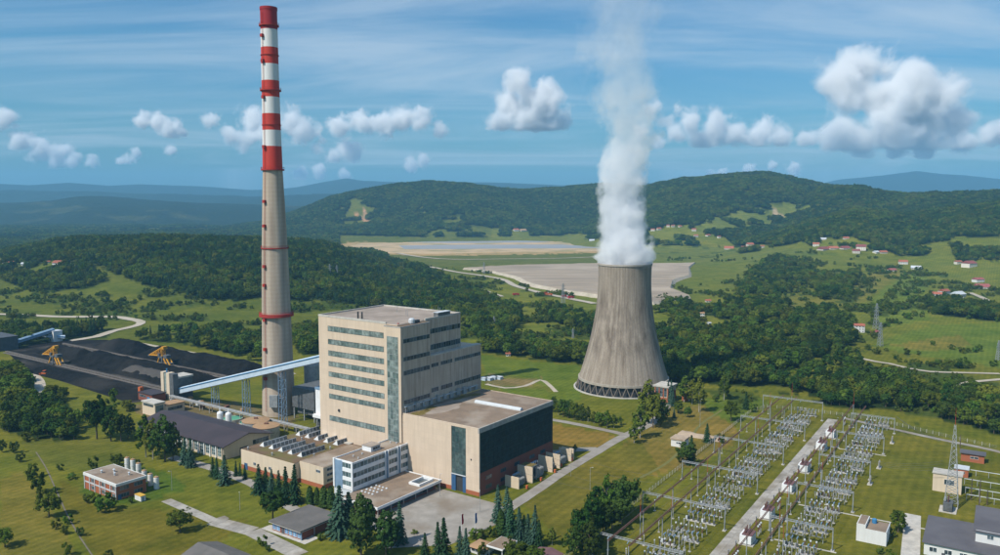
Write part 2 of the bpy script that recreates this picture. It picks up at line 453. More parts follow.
# cooling tower shell: lift joints, vertical ribs, sooty streaks and a dark stained waist
def shellmat():
    m = bpy.data.materials.new('tower_shell')
    m.use_nodes = True
    N, L = m.node_tree.nodes, m.node_tree.links
    bs = N['Principled BSDF']; bs.inputs['Roughness'].default_value = 0.95; bs.inputs['Specular IOR Level'].default_value = 0.15
    tc = N.new('ShaderNodeTexCoord')
    sp = N.new('ShaderNodeSeparateXYZ'); L.new(tc.outputs['Object'], sp.inputs[0])
    at = N.new('ShaderNodeMath'); at.operation = 'ARCTAN2'
    L.new(sp.outputs[1], at.inputs[0]); L.new(sp.outputs[0], at.inputs[1])
    def noise(sx, sz, scale, detail, lo, hi, rough=0.62):
        a = N.new('ShaderNodeMath'); a.operation = 'MULTIPLY'; a.inputs[1].default_value = sx
        L.new(at.outputs[0], a.inputs[0])
        z = N.new('ShaderNodeMath'); z.operation = 'MULTIPLY'; z.inputs[1].default_value = sz
        L.new(sp.outputs[2], z.inputs[0])
        c = N.new('ShaderNodeCombineXYZ'); L.new(a.outputs[0], c.inputs[0]); L.new(z.outputs[0], c.inputs[1])
        n = N.new('ShaderNodeTexNoise'); n.inputs['Scale'].default_value = scale; n.inputs['Detail'].default_value = detail
        n.inputs['Roughness'].default_value = rough
        L.new(c.outputs[0], n.inputs['Vector'])
        r = N.new('ShaderNodeMapRange'); r.inputs['From Min'].default_value = lo; r.inputs['From Max'].default_value = hi
        L.new(n.outputs['Fac'], r.inputs['Value'])
        return r.outputs[0]
    base = N.new('ShaderNodeMix'); base.data_type = 'RGBA'
    base.inputs[6].default_value = (0.37, 0.32, 0.265, 1); base.inputs[7].default_value = (0.215, 0.175, 0.14, 1)
    L.new(noise(16, 0.022, 1, 8, 0.36, 0.66, .72), base.inputs[0])
    s2 = N.new('ShaderNodeMix'); s2.data_type = 'RGBA'; s2.inputs[7].default_value = (0.085, 0.064, 0.05, 1)
    w = noise(4, 0.045, 1, 7, 0.40, 0.72)
    # stains gather in the waist band
    g = N.new('ShaderNodeMapRange'); g.interpolation_type = 'SMOOTHSTEP'
    g.inputs['From Min'].default_value = 16; g.inputs['From Max'].default_value = 50
    L.new(sp.outputs[2], g.inputs['Value'])
    g2 = N.new('ShaderNodeMapRange'); g2.interpolation_type = 'SMOOTHSTEP'
    g2.inputs['From Min'].default_value = 100; g2.inputs['From Max'].default_value = 62
    L.new(sp.outputs[2], g2.inputs['Value'])
    k = N.new('ShaderNodeMath'); k.operation = 'MULTIPLY'; L.new(g.outputs[0], k.inputs[0]); L.new(g2.outputs[0], k.inputs[1])
    k2 = N.new('ShaderNodeMath'); k2.operation = 'MULTIPLY_ADD'; k2.inputs[1].default_value = 0.75; k2.inputs[2].default_value = 0.22
    L.new(k.outputs[0], k2.inputs[0])
    k3 = N.new('ShaderNodeMath'); k3.operation = 'MULTIPLY'; L.new(k2.outputs[0], k3.inputs[0]); L.new(w, k3.inputs[1])
    L.new(base.outputs[2], s2.inputs[6]); L.new(k3.outputs[0], s2.inputs[0])
    s3 = N.new('ShaderNodeMix'); s3.data_type = 'RGBA'; s3.blend_type = 'MULTIPLY'; s3.inputs[7].default_value = (0.84, 0.83, 0.82, 1)
    L.new(s2.outputs[2], s3.inputs[6]); L.new(noise(60, 0.5, 1, 3, 0.45, 0.6), s3.inputs[0])
    L.new(s3.outputs[2], bs.inputs['Base Color'])
    MATS['tower_shell'] = m
shellmat()

def stackmat():
    """slip-formed concrete: faint lift rings, streaks below the platforms"""
    m = bpy.data.materials.new('stack_concrete')
    m.use_nodes = True
    N, L = m.node_tree.nodes, m.node_tree.links
    bs = N['Principled BSDF']; bs.inputs['Roughness'].default_value = 0.92; bs.inputs['Specular IOR Level'].default_value = 0.2
    tc = N.new('ShaderNodeTexCoord')
    wv = N.new('ShaderNodeTexWave'); wv.bands_direction = 'Z'
    wv.inputs['Scale'].default_value = 0.10; wv.inputs['Distortion'].default_value = 0.5; wv.inputs['Detail'].default_value = 2
    L.new(tc.outputs['Object'], wv.inputs['Vector'])
    mp = N.new('ShaderNodeMapping'); mp.inputs['Scale'].default_value = (0.22, 0.22, 0.012)
    L.new(tc.outputs['Object'], mp.inputs[0])
    nz = N.new('ShaderNodeTexNoise'); nz.inputs['Scale'].default_value = 1; nz.inputs['Detail'].default_value = 6
    L.new(mp.outputs[0], nz.inputs['Vector'])
    a = N.new('ShaderNodeMix'); a.data_type = 'RGBA'
    a.inputs[6].default_value = (0.47, 0.39, 0.31, 1); a.inputs[7].default_value = (0.30, 0.245, 0.195, 1)
    r = N.new('ShaderNodeMapRange'); r.inputs['From Min'].default_value = 0.36; r.inputs['From Max'].default_value = 0.68
    L.new(nz.outputs['Fac'], r.inputs['Value']); L.new(r.outputs[0], a.inputs[0])
    b = N.new('ShaderNodeMix'); b.data_type = 'RGBA'; b.blend_type = 'MULTIPLY'; b.inputs[7].default_value = (0.95, 0.945, 0.94, 1)
    L.new(a.outputs[2], b.inputs[6]); L.new(wv.outputs['Fac'], b.inputs[0])
    L.new(b.outputs[2], bs.inputs['Base Color'])
    MATS['stack_concrete'] = m
stackmat()

# ------------------------------------------------------------------ builders
class MB:
    def __init__(s):
        s.v = []; s.f = []
    def quad(s, *p):
        i = len(s.v); s.v += [tuple(q) for q in p]; s.f.append(tuple(range(i, i + len(p)))); return s
    def box(s, x0, x1, y0, y1, z0, z1):
        i = len(s.v)
        s.v += [(x0, y0, z0), (x1, y0, z0), (x1, y1, z0), (x0, y1, z0), (x0, y0, z1), (x1, y0, z1), (x1, y1, z1), (x0, y1, z1)]
        for f in ((0, 3, 2, 1), (4, 5, 6, 7), (0, 1, 5, 4), (1, 2, 6, 5), (2, 3, 7, 6), (3, 0, 4, 7)):
            s.f.append(tuple(i + k for k in f))
        return s
    def prism(s, poly, z0, z1):
        n = len(poly); i = len(s.v)
        s.v += [(p[0], p[1], z0) for p in poly] + [(p[0], p[1], z1) for p in poly]
        s.f.append(tuple(i + k for k in reversed(range(n)))); s.f.append(tuple(i + n + k for k in range(n)))
        for k in range(n):
            j = (k + 1) % n
            s.f.append((i + k, i + j, i + n + j, i + n + k))
        return s
    def lathe(s, prof, n=24, cx=0, cy=0, cap=True, a0=0.0, a1=2 * math.pi):
        full = abs(a1 - a0 - 2 * math.pi) < 1e-6
        m = n if full else n + 1
        i = len(s.v)
        for r, z in prof:
            for k in range(m):
                t = a0 + (a1 - a0) * k / n
                s.v.append((cx + r * math.cos(t), cy + r * math.sin(t), z))
        for j in range(len(prof) - 1):
            for k in range(n):
                q = (k + 1) % m
                s.f.append((i + j * m + k, i + j * m + q, i + (j + 1) * m + q, i + (j + 1) * m + k))
        if cap and full:
            s.f.append(tuple(i + k for k in reversed(range(n))))
            s.f.append(tuple(i + (len(prof) - 1) * m + k for k in range(n)))
        return s
    def tube(s, p, q, r0, r1=None, n=6):
        r1 = r0 if r1 is None else r1
        p = Vector(p); q = Vector(q); d = (q - p)
        if d.length < 1e-6:
            return s
        d.normalize()
        u = d.orthogonal().normalized(); w = d.cross(u)
        i = len(s.v)
        for c, r in ((p, r0), (q, r1)):
            for k in range(n):
                t = 2 * math.pi * k / n
                s.v.append(tuple(c + u * (r * math.cos(t)) + w * (r * math.sin(t))))
        for k in range(n):
            j = (k + 1) % n
            s.f.append((i + k, i + j, i + n + j, i + n + k))
        s.f.append(tuple(i + k for k in reversed(range(n)))); s.f.append(tuple(i + n + k for k in range(n)))
        return s
    def path(s, pts, r, n=5):
        for p, q in zip(pts, pts[1:]):
            s.tube(p, q, r, r, n)
        return s
    def mesh(s, name, m=None, smooth=False):
        me = bpy.data.meshes.new(name)
        me.from_pydata(s.v, [], s.f)
        if m:
            me.materials.append(MATS[m])
        if smooth:
            me.polygons.foreach_set('use_smooth', [True] * len(me.polygons))
        me.update()
        return me
    def build(s, name, m, parent=None, smooth=False, **k):
        return obj(name, s.mesh(name, m, smooth), parent, **k)

KIDS = {}
def obj(name, me, parent=None, loc=None, rz=0.0, label=None, kind=None):
    o = bpy.data.objects.new(name, me)
    C.objects.link(o)
    if parent is not None:
        o.parent = parent
        KIDS.setdefault(parent.name, []).append(o)
    if loc is not None:
        o.location = loc
    if rz:
        o.rotation_euler = (0, 0, rz)
    if label:
        o['label'] = label
    if kind:
        o['kind'] = kind
    return o
def tag(o, label, cat=None, group=None, kind=None):
    o['label'] = label
    if cat: o['category'] = cat
    if group: o['group'] = group
    if kind: o['kind'] = kind
    return o
def thing(name, label, cat, loc=(0, 0, 0), rz=0.0, group=None):
    o = bpy.data.objects.new(name, None)
    o.empty_display_size = 1.0
    C.objects.link(o)
    o.location = loc
    o.rotation_euler = (0, 0, rz)
    return tag(o, label, cat, group)
def dup(root, loc, rz=None, scale=None, label=None, group=None):
    r = root.copy(); C.objects.link(r)
    r.location = loc
    if rz is not None: r.rotation_euler = (0, 0, rz)
    if scale is not None: r.scale = scale if hasattr(scale, '__len__') else (scale,) * 3
    if label: r['label'] = label
    if group: r['group'] = group
    for ch in KIDS.get(root.name, []):
        c = ch.copy(); C.objects.link(c); c.parent = r
        KIDS.setdefault(r.name, []).append(c)
        for g in KIDS.get(ch.name, []):
            d = g.copy(); C.objects.link(d); d.parent = c
            KIDS.setdefault(c.name, []).append(d)
    return r
def box(name, m, parent, x0, x1, y0, y1, z0, z1, **k):
    return MB().box(x0, x1, y0, y1, z0, z1).build(name, m, parent, **k)

_msh = {}
def shared(key, m, fn):
    if key not in _msh:
        mb = MB(); fn(mb); _msh[key] = mb.mesh(key.split('|')[0], m)
    return _msh[key]
_cache = {}
def boxmesh(key, m, x, y, z):
    k = (key, m, round(x, 2), round(y, 2), round(z, 2))
    if k not in _cache:
        _cache[k] = MB().box(-x / 2, x / 2, -y / 2, y / 2, 0, z).mesh(key, m)
    return _cache[k]

def band(parent, axis, face, s0, s1, z0, z1, n, glass='glass', frame='lightgrey', depth=0.18, rows=1, name='window', skip=()):
    """a ribbon window on a wall plane: frame part with its panes as sub-parts.
    axis 'x': the wall runs along x at y=face facing -y; 'y': runs along y at x=face facing -x"""
    mb = MB()
    t = 0.12
    def bx(a0, a1, d0, d1, b0, b1):
        if axis == 'x': mb.box(a0, a1, face - d1, face - d0, b0, b1)
        else: mb.box(face - d1, face - d0, a0, a1, b0, b1)
    bx(s0, s1, -0.05, depth, z0, z0 + t); bx(s0, s1, -0.05, depth, z1 - t, z1)
    w = (s1 - s0) / n
    h = (z1 - z0) / rows
    for i in range(n + 1):
        c = s0 + w * i
        a0, a1 = max(s0, c - t / 2), min(s1, c + t / 2)
        bx(a0, a1, -0.05, depth, z0 + t, z1 - t)
    for j in range(1, rows):
        bx(s0 + t, s1 - t, -0.05, depth - 0.02, z0 + h * j - t / 2, z0 + h * j + t / 2)
    fr = mb.build(name, frame, parent)
    for i in range(n):
        for j in range(rows):
            if (i, j) in skip: continue
            c = s0 + w * (i + .5); zz = z0 + h * j + 0.06
            if axis == 'x':
                obj('pane', boxmesh('pane', glass, w - t, 0.10, h - 0.12), fr, (c, face - 0.04, zz))
            else:
                obj('pane', boxmesh('pane', glass, 0.10, w - t, h - 0.12), fr, (face - 0.04, c, zz))
    return fr

# ------------------------------------------------------------------ land cover
WOODS = [   # dense woods, as outlines on the ground seen from the air
    [(22, 251), (22, 240), (90, 222), (330, 226), (352, 246), (385, 258), (420, 268), (470, 289), (500, 303), (525, 312), (505, 338), (480, 340), (470, 330), (440, 318), (420, 312), (360, 306), (330, 301), (292, 301), (262, 299), (215, 301), (170, 292), (140, 284), (110, 272), (80, 262), (40, 257)],
    [(0, 250), (25, 250), (80, 264), (108, 280), (84, 291), (30, 291), (0, 280)],
    [(0, 328), (70, 328), (112, 331), (100, 339), (60, 339), (0, 347)],
    [(140, 341), (168, 333), (262, 335), (262, 364), (230, 354), (185, 345)],
    [(293, 330), (320, 330), (320, 356), (293, 352)],
    [(480, 338), (530, 345), (592, 352), (588, 366), (540, 360), (482, 352)],
    [(545, 308), (600, 318), (598, 338), (575, 334), (550, 322)],
    [(650, 332), (690, 316), (720, 331), (760, 331), (790, 318), (830, 310), (850, 322), (856, 342), (838, 356), (880, 380), (940, 394), (1000, 404), (1060, 412), (1060, 445), (1000, 436), (960, 424), (890, 411), (830, 406), (790, 394), (740, 386), (690, 384), (655, 386)],
    [(755, 268), (775, 256), (808, 264), (812, 284), (780, 295), (742, 298), (735, 292)],
    [(650, 312), (680, 301), (700, 311), (740, 301), (790, 306), (785, 320), (740, 326), (690, 320)],
    [(815, 274), (835, 281), (862, 272), (852, 296), (822, 300), (812, 288)],
    [(925, 302), (1000, 308), (1060, 312), (1060, 326), (1000, 322), (930, 313)],
    [(950, 246), (1000, 250), (1000, 262), (955, 262)],
    [(800, 240), (850, 232), (900, 240), (930, 252), (900, 258), (860, 258), (820, 252)],
    [(0, 395), (22, 390), (44, 392), (66, 400), (78, 418), (74, 440), (40, 441), (20, 436), (0, 430)],
    [(0, 362), (20, 362), (24, 378), (32, 396), (0, 404)],
]
SCRUB = [   # open ground dotted with bushes: outline, share covered
    ([(0, 282), (110, 288), (240, 300), (262, 326), (200, 322), (110, 320), (0, 318)], 0.34),
    ([(262, 298), (320, 300), (480, 330), (490, 345), (320, 345), (262, 330)], 0.45),
    ([(500, 303), (560, 306), (600, 316), (600, 352), (480, 345)], 0.5),
    ([(655, 300), (760, 262), (900, 262), (1000, 290), (1000, 310), (900, 310), (860, 340), (780, 320), (700, 318)], 0.20),
    ([(840, 345), (1000, 365), (1000, 430), (860, 405)], 0.5),
    ([(655, 380), (780, 392), (830, 408), (1000, 438), (1000, 450), (860, 420), (760, 410), (700, 400)], 0.16),
    ([(400, 262), (600, 300), (600, 312), (470, 290)], 0.3),
    ([(655, 246), (830, 246), (830, 262), (655, 262)], 0.06),
]
CLEAR = [   # clearings on the wooded hills
    [(345, 205), (352, 196), (372, 205), (378, 226), (340, 228)],
    [(420, 236), (440, 228), (470, 225), (500, 228), (505, 238), (470, 242), (420, 243)],
    [(396, 237), (420, 236), (418, 241), (396, 242)],
    [(562, 235), (600, 232), (600, 242), (562, 241)],
    [(690, 232), (705, 219), (740, 211), (778, 204), (830, 203), (826, 209), (800, 214), (782, 222), (745, 233)],
    [(655, 242), (662, 238), (700, 243), (690, 248), (655, 248)],
    [(930, 246), (960, 242), (975, 247), (955, 255), (930, 253)],
    [(790, 244), (812, 240), (820, 246), (800, 250)],
    [(655, 226), (690, 222), (700, 228), (660, 232)],
]
FIELDS = [  # outline, colour of the sward
    ([(0, 480), (20, 470), (60, 520), (80, 560), (0, 560)], (0.172, 0.154, 0.030)),
    ([(20, 440), (110, 440), (150, 462), (90, 470), (40, 462)], (0.127, 0.138, 0.024)),
    ([(60, 480), (120, 505), (250, 520), (200, 560), (100, 560), (60, 510)], (0.140, 0.129, 0.020)),
    ([(88, 478), (80, 492), (95, 505), (150, 500), (190, 488), (165, 472), (140, 466)], (0.081, 0.130, 0.018)),
    ([(552, 424), (616, 434), (606, 446), (552, 450)], (0.236, 0.165, 0.042)),
    ([(640, 428), (668, 408), (700, 405), (730, 420), (742, 440), (700, 462), (640, 478), (600, 470)], (0.212, 0.162, 0.040)),
    ([(520, 500), (600, 455), (640, 440), (660, 470), (600, 500), (560, 540)], (0.143, 0.134, 0.024)),
    ([(700, 400), (740, 395), (770, 402), (735, 425), (715, 415)], (0.114, 0.158, 0.022)),
    ([(600, 560), (770, 412), (860, 415), (1000, 450), (1000, 560)], (0.138, 0.141, 0.022)),
    ([(480, 355), (590, 367), (580, 400), (552, 412), (490, 385)], (0.112, 0.158, 0.022)),
    ([(500, 372), (530, 380), (560, 392), (520, 388)], (0.143, 0.158, 0.030)),
    ([(770, 305), (800, 292), (830, 300), (860, 290), (870, 300), (830, 312), (790, 320)], (0.172, 0.172, 0.035)),
    ([(870, 300), (905, 275), (930, 270), (925, 305), (930, 320), (880, 328)], (0.137, 0.186, 0.030)),
    ([(870, 345), (930, 325), (1000, 322), (1060, 322), (1060, 372), (1000, 368), (900, 352)], (0.122, 0.172, 0.026)),
    ([(890, 345), (960, 335), (970, 345), (930, 352)], (0.186, 0.172, 0.035)),
    ([(830, 300), (880, 268), (905, 262), (900, 276), (870, 296)], (0.179, 0.176, 0.036)),
    ([(655, 262), (700, 262), (760, 262), (745, 285), (700, 298), (665, 300)], (0.137, 0.165, 0.030)),
    ([(655, 248), (800, 248), (830, 262), (655, 262)], (0.137, 0.165, 0.034)),
    ([(350, 252), (600, 252), (600, 268), (430, 266)], (0.122, 0.144, 0.034)),
    ([(690, 232), (705, 219), (740, 211), (778, 204), (830, 203), (826, 209), (800, 214), (782, 222), (745, 233)], (0.137, 0.172, 0.035)),
]
BARE = [   # worn or dug ground
    ([(335, 246), (350, 242), (395, 243), (420, 250), (600, 249), (600, 253), (430, 256), (385, 254), (355, 252)], (0.42, 0.31, 0.17)),
    ([(355, 213), (362, 217), (372, 222), (370, 226), (360, 219), (352, 214)], (0.42, 0.25, 0.15)),
    ([(358, 210), (366, 209), (366, 214), (360, 214)], (0.40, 0.25, 0.15)),
    ([(768, 212), (774, 209), (786, 218), (780, 219)], (0.45, 0.35, 0.25)),
    ([(488, 372), (505, 378), (535, 380), (545, 376), (530, 386), (500, 388), (485, 382)], (0.22, 0.17, 0.08)),
    ([(130, 408), (160, 398), (230, 402), (300, 416), (290, 428), (240, 424), (200, 418), (150, 420)], (0.17, 0.14, 0.075)),
]
HOUSE_XY = []
for _p in [(816, 246), (824, 250), (833, 249), (845, 249), (856, 253), (861, 250), (876, 253), (883, 253), (823, 240), (846, 239), (903, 264), (892, 271), (916, 269), (969, 267), (958, 264), (978, 282), (982, 288), (937, 297), (944, 294), (958, 297), (957, 301), (859, 332), (875, 334), (702, 317), (709, 327), (708, 302), (516, 231), (523, 231), (592, 241), (653, 231), (659, 230), (668, 227), (673, 227), (680, 227), (694, 231), (696, 237), (708, 236), (719, 238), (729, 249), (744, 248), (750, 246), (762, 248), (3, 263), (13, 264), (25, 265), (59, 264), (48, 263)]:
    _x, _y, _z = hit(*_p)
    HOUSE_XY.append((_x, _y, 0.004 * _y, 0.055 * _y))
def cover_noise(X, Y, s):
    return fbm(X / s, Y / s, 4) / 0.94
def wooded(X, Y, Z, px, py):
    """True where dense wood grows"""
    nz = cover_noise(X + 900, Y, 45.0)
    jx = px + (nz - 0.5) * 14; jy = py + (nz - 0.5) * 7
    w = np.zeros(px.shape, bool)
    for p in WOODS:
        w |= inpoly(jx, jy, p)
    far = (Y > 2300) & (Z > 14) & (py < 262)
    far |= (px > 770) & (Y > 1700) & (jy < np.interp(px, [770, 820, 870, 920, 960, 1100], [243, 236, 240, 245, 236, 240]))
    far |= (px < 338) & (Y > 2300) & (cover_noise(X + 50, Y, 330.0) > 0.44)
    cl = np.zeros(px.shape, bool)
    for p in CLEAR:
        cl |= inpoly(jx, jy, p)
    cl &= cover_noise(X + 40, Y + 400, 55.0) < 0.60
    hills = far & ~cl & (cover_noise(X, Y, 210.0) > 0.24)
    for q in HOUSE_XY:
        hid = (np.abs(X - q[0]) < 14 + q[2]) & (Y < q[1] + 14) & (Y > q[1] - q[3])
        w &= ~hid; hills &= ~hid
    w &= cover_noise(X + 1234, Y + 77, 26.0) > np.where(X > 60, 0.385, 0.34)
    return (w & (Y < 2600)) | hills
def scrubby(X, Y, px, py):
    s = np.zeros(px.shape, bool)
    nz = cover_noise(X + 300, Y + 100, 38.0)
    for p, share in SCRUB:
        s |= inpoly(px, py, p) & (nz > np.interp(share, [0, 0.06, 0.2, 0.35, 0.5, 1], [1, .68, .60, .54, .49, 0]))
    return s

def make_ground():
    fine = np.radians(np.linspace(-41, 41, 560))
    side = np.radians(np.arange(44, 317, 6.5))
    ang = np.concatenate([fine, side])
    rad = np.concatenate([[0.0], np.exp(np.linspace(math.log(60), math.log(19500), 400))])
    na, nr = len(ang), len(rad)
    R, A = np.meshgrid(rad, ang, indexing='ij')
    X = R * np.sin(A); Y = R * np.cos(A)
    Z = hgt(X, Y)
    px, py = proj(X, np.maximum(Y, 1.0), Z)
    px = np.where(Y < 50, -9999, px)
    col = np.zeros(X.shape + (3,)); col[:] = (0.142, 0.152, 0.021)
    nz = cover_noise(X, Y, 120.0)
    mid = (Y > 900)
    col[mid] = (0.150, 0.172, 0.026)
    col[mid & (X < -40)] = (0.110, 0.134, 0.021)
    nzj = cover_noise(X + 77, Y + 31, 20.0)
    jx = px + (nzj - 0.5) * 5; jy = py + (nzj - 0.5) * 3
    far = Y > 5600
    pat = cover_noise(X + 5000, Y, 700.0)
    pat2 = cover_noise(X + 900, Y, 260.0)
    f = sstep(0.52, 0.60, pat) * sstep(0.45, 0.6, pat2) * (Y < 11500) * (Z < 170) * 0.55
    fc = np.array((0.022, 0.040, 0.014)); mc = np.array((0.11, 0.125, 0.045))
    col[far] = (fc + (mc - fc) * f[..., None])[far]
    for p, c in FIELDS:
        m = inpoly(jx, jy, p) & (Y < 5600)
        col[m] = c
    w = wooded(X, Y, Z, px, py) & (Y > 430) & (Y <= 5600)
    col[w] = (0.022, 0.042, 0.010)
    s = scrubby(X, Y, px, py) & ~w
    col[s] = (0.062, 0.092, 0.018)
    for p, c in BARE:
        m = inpoly(jx, jy, p)
        col[m] = c
    me = bpy.data.meshes.new('ground')
    i = np.arange(nr * na).reshape(nr, na)
    a0 = i[1:-1, :]; a1 = np.roll(i, -1, 1)[1:-1, :]; b1 = np.roll(i, -1, 1)[2:, :]; b0 = i[2:, :]
    quads = np.stack([a0, a1, b1, b0], -1).reshape(-1, 4)
    tris = np.stack([np.zeros(na, int), i[1], np.roll(i[1], -1)], -1)[:, [0, 2, 1]]
    verts = np.stack([X, Y, Z], -1).reshape(-1, 3)
    # orient quads upward
    quads = quads[:, ::-1]
    me.vertices.add(len(verts)); me.vertices.foreach_set('co', verts.ravel())
    loops = np.concatenate([quads.ravel(), tris.ravel()])
    me.loops.add(len(loops)); me.loops.foreach_set('vertex_index', loops.astype(np.int32))
    st = np.concatenate([np.arange(len(quads)) * 4, len(quads) * 4 + np.arange(len(tris)) * 3])
    me.polygons.add(len(st)); me.polygons.foreach_set('loop_start', st.astype(np.int32))
    me.update(calc_edges=True); me.validate()
    me.polygons.foreach_set('use_smooth', [True] * len(me.polygons))
    at = me.color_attributes.new('cover', 'FLOAT_COLOR', 'POINT')
    c4 = np.ones((len(verts), 4)); c4[:, :3] = col.reshape(-1, 3)
    at.data.foreach_set('color', c4.ravel())
    m = bpy.data.materials.new('ground')
    m.use_nodes = True
    N, L = m.node_tree.nodes, m.node_tree.links
    bs = N['Principled BSDF']; bs.inputs['Roughness'].default_value = 1.0; bs.inputs['Specular IOR Level'].default_value = 0.05
    at_n = N.new('ShaderNodeAttribute'); at_n.attribute_name = 'cover'
    g = N.new('ShaderNodeNewGeometry')
    cur = at_n.outputs['Color']
    def layer(scale, lo, hi, colr, amt, blend='MIX', stretch=(1, 1, 1), rot=0.0, detail=6):
        nonlocal cur
        mp = N.new('ShaderNodeMapping'); mp.inputs['Scale'].default_value = stretch; mp.inputs['Rotation'].default_value = (0, 0, rot)
        L.new(g.outputs['Position'], mp.inputs[0])
        n = N.new('ShaderNodeTexNoise'); n.inputs['Scale'].default_value = scale; n.inputs['Detail'].default_value = detail
        n.inputs['Roughness'].default_value = 0.65
        L.new(mp.outputs[0], n.inputs['Vector'])
        r = N.new('ShaderNodeMapRange'); r.inputs['From Min'].default_value = lo; r.inputs['From Max'].default_value = hi
        r.inputs['To Max'].default_value = amt
        L.new(n.outputs['Fac'], r.inputs['Value'])
        x = N.new('ShaderNodeMix'); x.data_type = 'RGBA'; x.blend_type = blend
        x.inputs[7].default_value = (*colr, 1)
        L.new(cur, x.inputs[6]); L.new(r.outputs[0], x.inputs[0])
        cur = x.outputs[2]
    layer(0.012, 0.35, 0.68, (1.45, 1.18, 1.15), 1.0, 'MULTIPLY')
    layer(0.035, 0.42, 0.66, (0.66, 0.74, 0.62), 1.0, 'MULTIPLY')
    layer(0.16, 0.40, 0.66, (0.70, 0.76, 0.66), 0.9, 'MULTIPLY')
    layer(0.9, 0.35, 0.7, (0.70, 0.72, 0.68), 0.7, 'MULTIPLY', detail=4)
    # mowing swathes
    layer(0.16, 0.44, 0.58, (1.22, 1.16, 1.12), 0.8, 'MULTIPLY', stretch=(0.05, 1.0, 1), rot=-RZ, detail=3)
    wmp = N.new('ShaderNodeMapping'); wmp.inputs['Rotation'].default_value = (0, 0, -RZ - .05); L.new(g.outputs['Position'], wmp.inputs[0])
    wv = N.new('ShaderNodeTexWave'); wv.bands_direction = 'Y'; wv.inputs['Scale'].default_value = 0.062; wv.inputs['Distortion'].default_value = 2.2; wv.inputs['Detail'].default_value = 3; wv.inputs['Detail Scale'].default_value = .25
    L.new(wmp.outputs[0], wv.inputs['Vector'])
    wr_ = N.new('ShaderNodeMapRange'); wr_.inputs['To Min'].default_value = 0.0; wr_.inputs['To Max'].default_value = 0.85; L.new(wv.outputs['Fac'], wr_.inputs['Value'])
    wx = N.new('ShaderNodeMix'); wx.data_type = 'RGBA'; wx.blend_type = 'MULTIPLY'; wx.inputs[7].default_value = (0.80, 0.85, 0.80, 1)
    L.new(cur, wx.inputs[6]); L.new(wr_.outputs[0], wx.inputs[0]); cur = wx.outputs[2]
    # dry tufts and bare specks
    layer(0.28, 0.60, 0.70, (0.20, 0.155, 0.06), 0.55, 'MIX', detail=8)
    layer(2.2, 0.42, 0.62, (0.72, 0.74, 0.70), 0.8, 'MULTIPLY', detail=3)
    L.new(cur, bs.inputs['Base Color'])
    nb = N.new('ShaderNodeTexNoise'); nb.inputs['Scale'].default_value = 0.35; nb.inputs['Detail'].default_value = 5
    L.new(g.outputs['Position'], nb.inputs['Vector'])
    nb2 = N.new('ShaderNodeTexNoise'); nb2.inputs['Scale'].default_value = 0.012; nb2.inputs['Detail'].default_value = 8
    nb2.inputs['Roughness'].default_value = 0.7
    L.new(g.outputs['Position'], nb2.inputs['Vector'])
    bp = N.new('ShaderNodeBump'); bp.inputs['Strength'].default_value = 0.5; bp.inputs['Distance'].default_value = 0.8
    L.new(nb.outputs['Fac'], bp.inputs['Height'])
    # crowns of the far woods, too small to build, give relief beyond six kilometres
    ln = N.new('ShaderNodeVectorMath'); ln.operation = 'LENGTH'; L.new(g.outputs['Position'], ln.inputs[0])
    rr = N.new('ShaderNodeMapRange'); rr.inputs['From Min'].default_value = 5200; rr.inputs['From Max'].default_value = 6500
    rr.inputs['To Max'].default_value = 0.8
    L.new(ln.outputs['Value'], rr.inputs['Value'])
    bp2 = N.new('ShaderNodeBump'); bp2.inputs['Distance'].default_value = 90
    L.new(rr.outputs[0], bp2.inputs['Strength'])
    L.new(nb2.outputs['Fac'], bp2.inputs['Height']); L.new(bp.outputs[0], bp2.inputs['Normal'])
    L.new(bp2.outputs[0], bs.inputs['Normal'])
    me.materials.append(m)
    o = obj('ground', me)
    tag(o, 'grassy valley floor and wooded hills around the power station', kind='structure')
make_ground()

# ------------------------------------------------------------------ flat sheets: roads, yards, paths
def strip(name, pts, w, m, lift, label, seg=12.0, ba=False, taper=None):
    """road of constant width draped on the ground along world points"""
    P = [Vector((p[0], p[1])) for p in pts]
    # resample with smoothing (catmull-rom)
    out = []
    for i in range(len(P) - 1):
        p0 = P[max(i - 1, 0)]; p1 = P[i]; p2 = P[i + 1]; p3 = P[min(i + 2, len(P) - 1)]
        n = max(2, int((p2 - p1).length / seg))
        for k in range(n):
            t = k / n
            out.append(0.5 * ((2 * p1) + (p2 - p0) * t + (2 * p0 - 5 * p1 + 4 * p2 - p3) * t * t + (3 * p1 - p0 - 3 * p2 + p3) * t ** 3))
    out.append(P[-1])
    v = []; f = []
    for i, p in enumerate(out):
        d = (out[min(i + 1, len(out) - 1)] - out[max(i - 1, 0)]); d.normalize()
        n = Vector((-d.y, d.x))
        ww = w * (1 + 0.12 * (random.random() - 0.5))
        for s in (-0.5, 0.0, 0.5):
            q = p + n * ww * s
            v.append((q.x, q.y, hz(q.x, q.y) + lift))
    for i in range(len(out) - 1):
        for k in range(2):
            f.append((3 * i + k, 3 * i + k + 1, 3 * i + 4 + k, 3 * i + 3 + k)[::-1])
    me = bpy.data.meshes.new(name); me.from_pydata(v, [], f); me.materials.append(MATS[m]); me.update()
    o = obj(name, me); tag(o, label, kind='structure')
    return o
def sheet(name, poly, z, m, label, ba=True, thick=0.0):
    pts = [W(p[0], p[1])[:2] if ba else p for p in poly]
    # make counter-clockwise
    ar = sum(pts[i][0] * pts[(i + 1) % len(pts)][1] - pts[(i + 1) % len(pts)][0] * pts[i][1] for i in range(len(pts)))
    if ar < 0: pts = pts[::-1]
    mb = MB()
    if thick: mb.prism(pts, z - thick, z)
    else: mb.quad(*[(p[0], p[1], z) for p in pts])
    o = mb.build(name, m)
    tag(o, label, kind='structure')
    return o
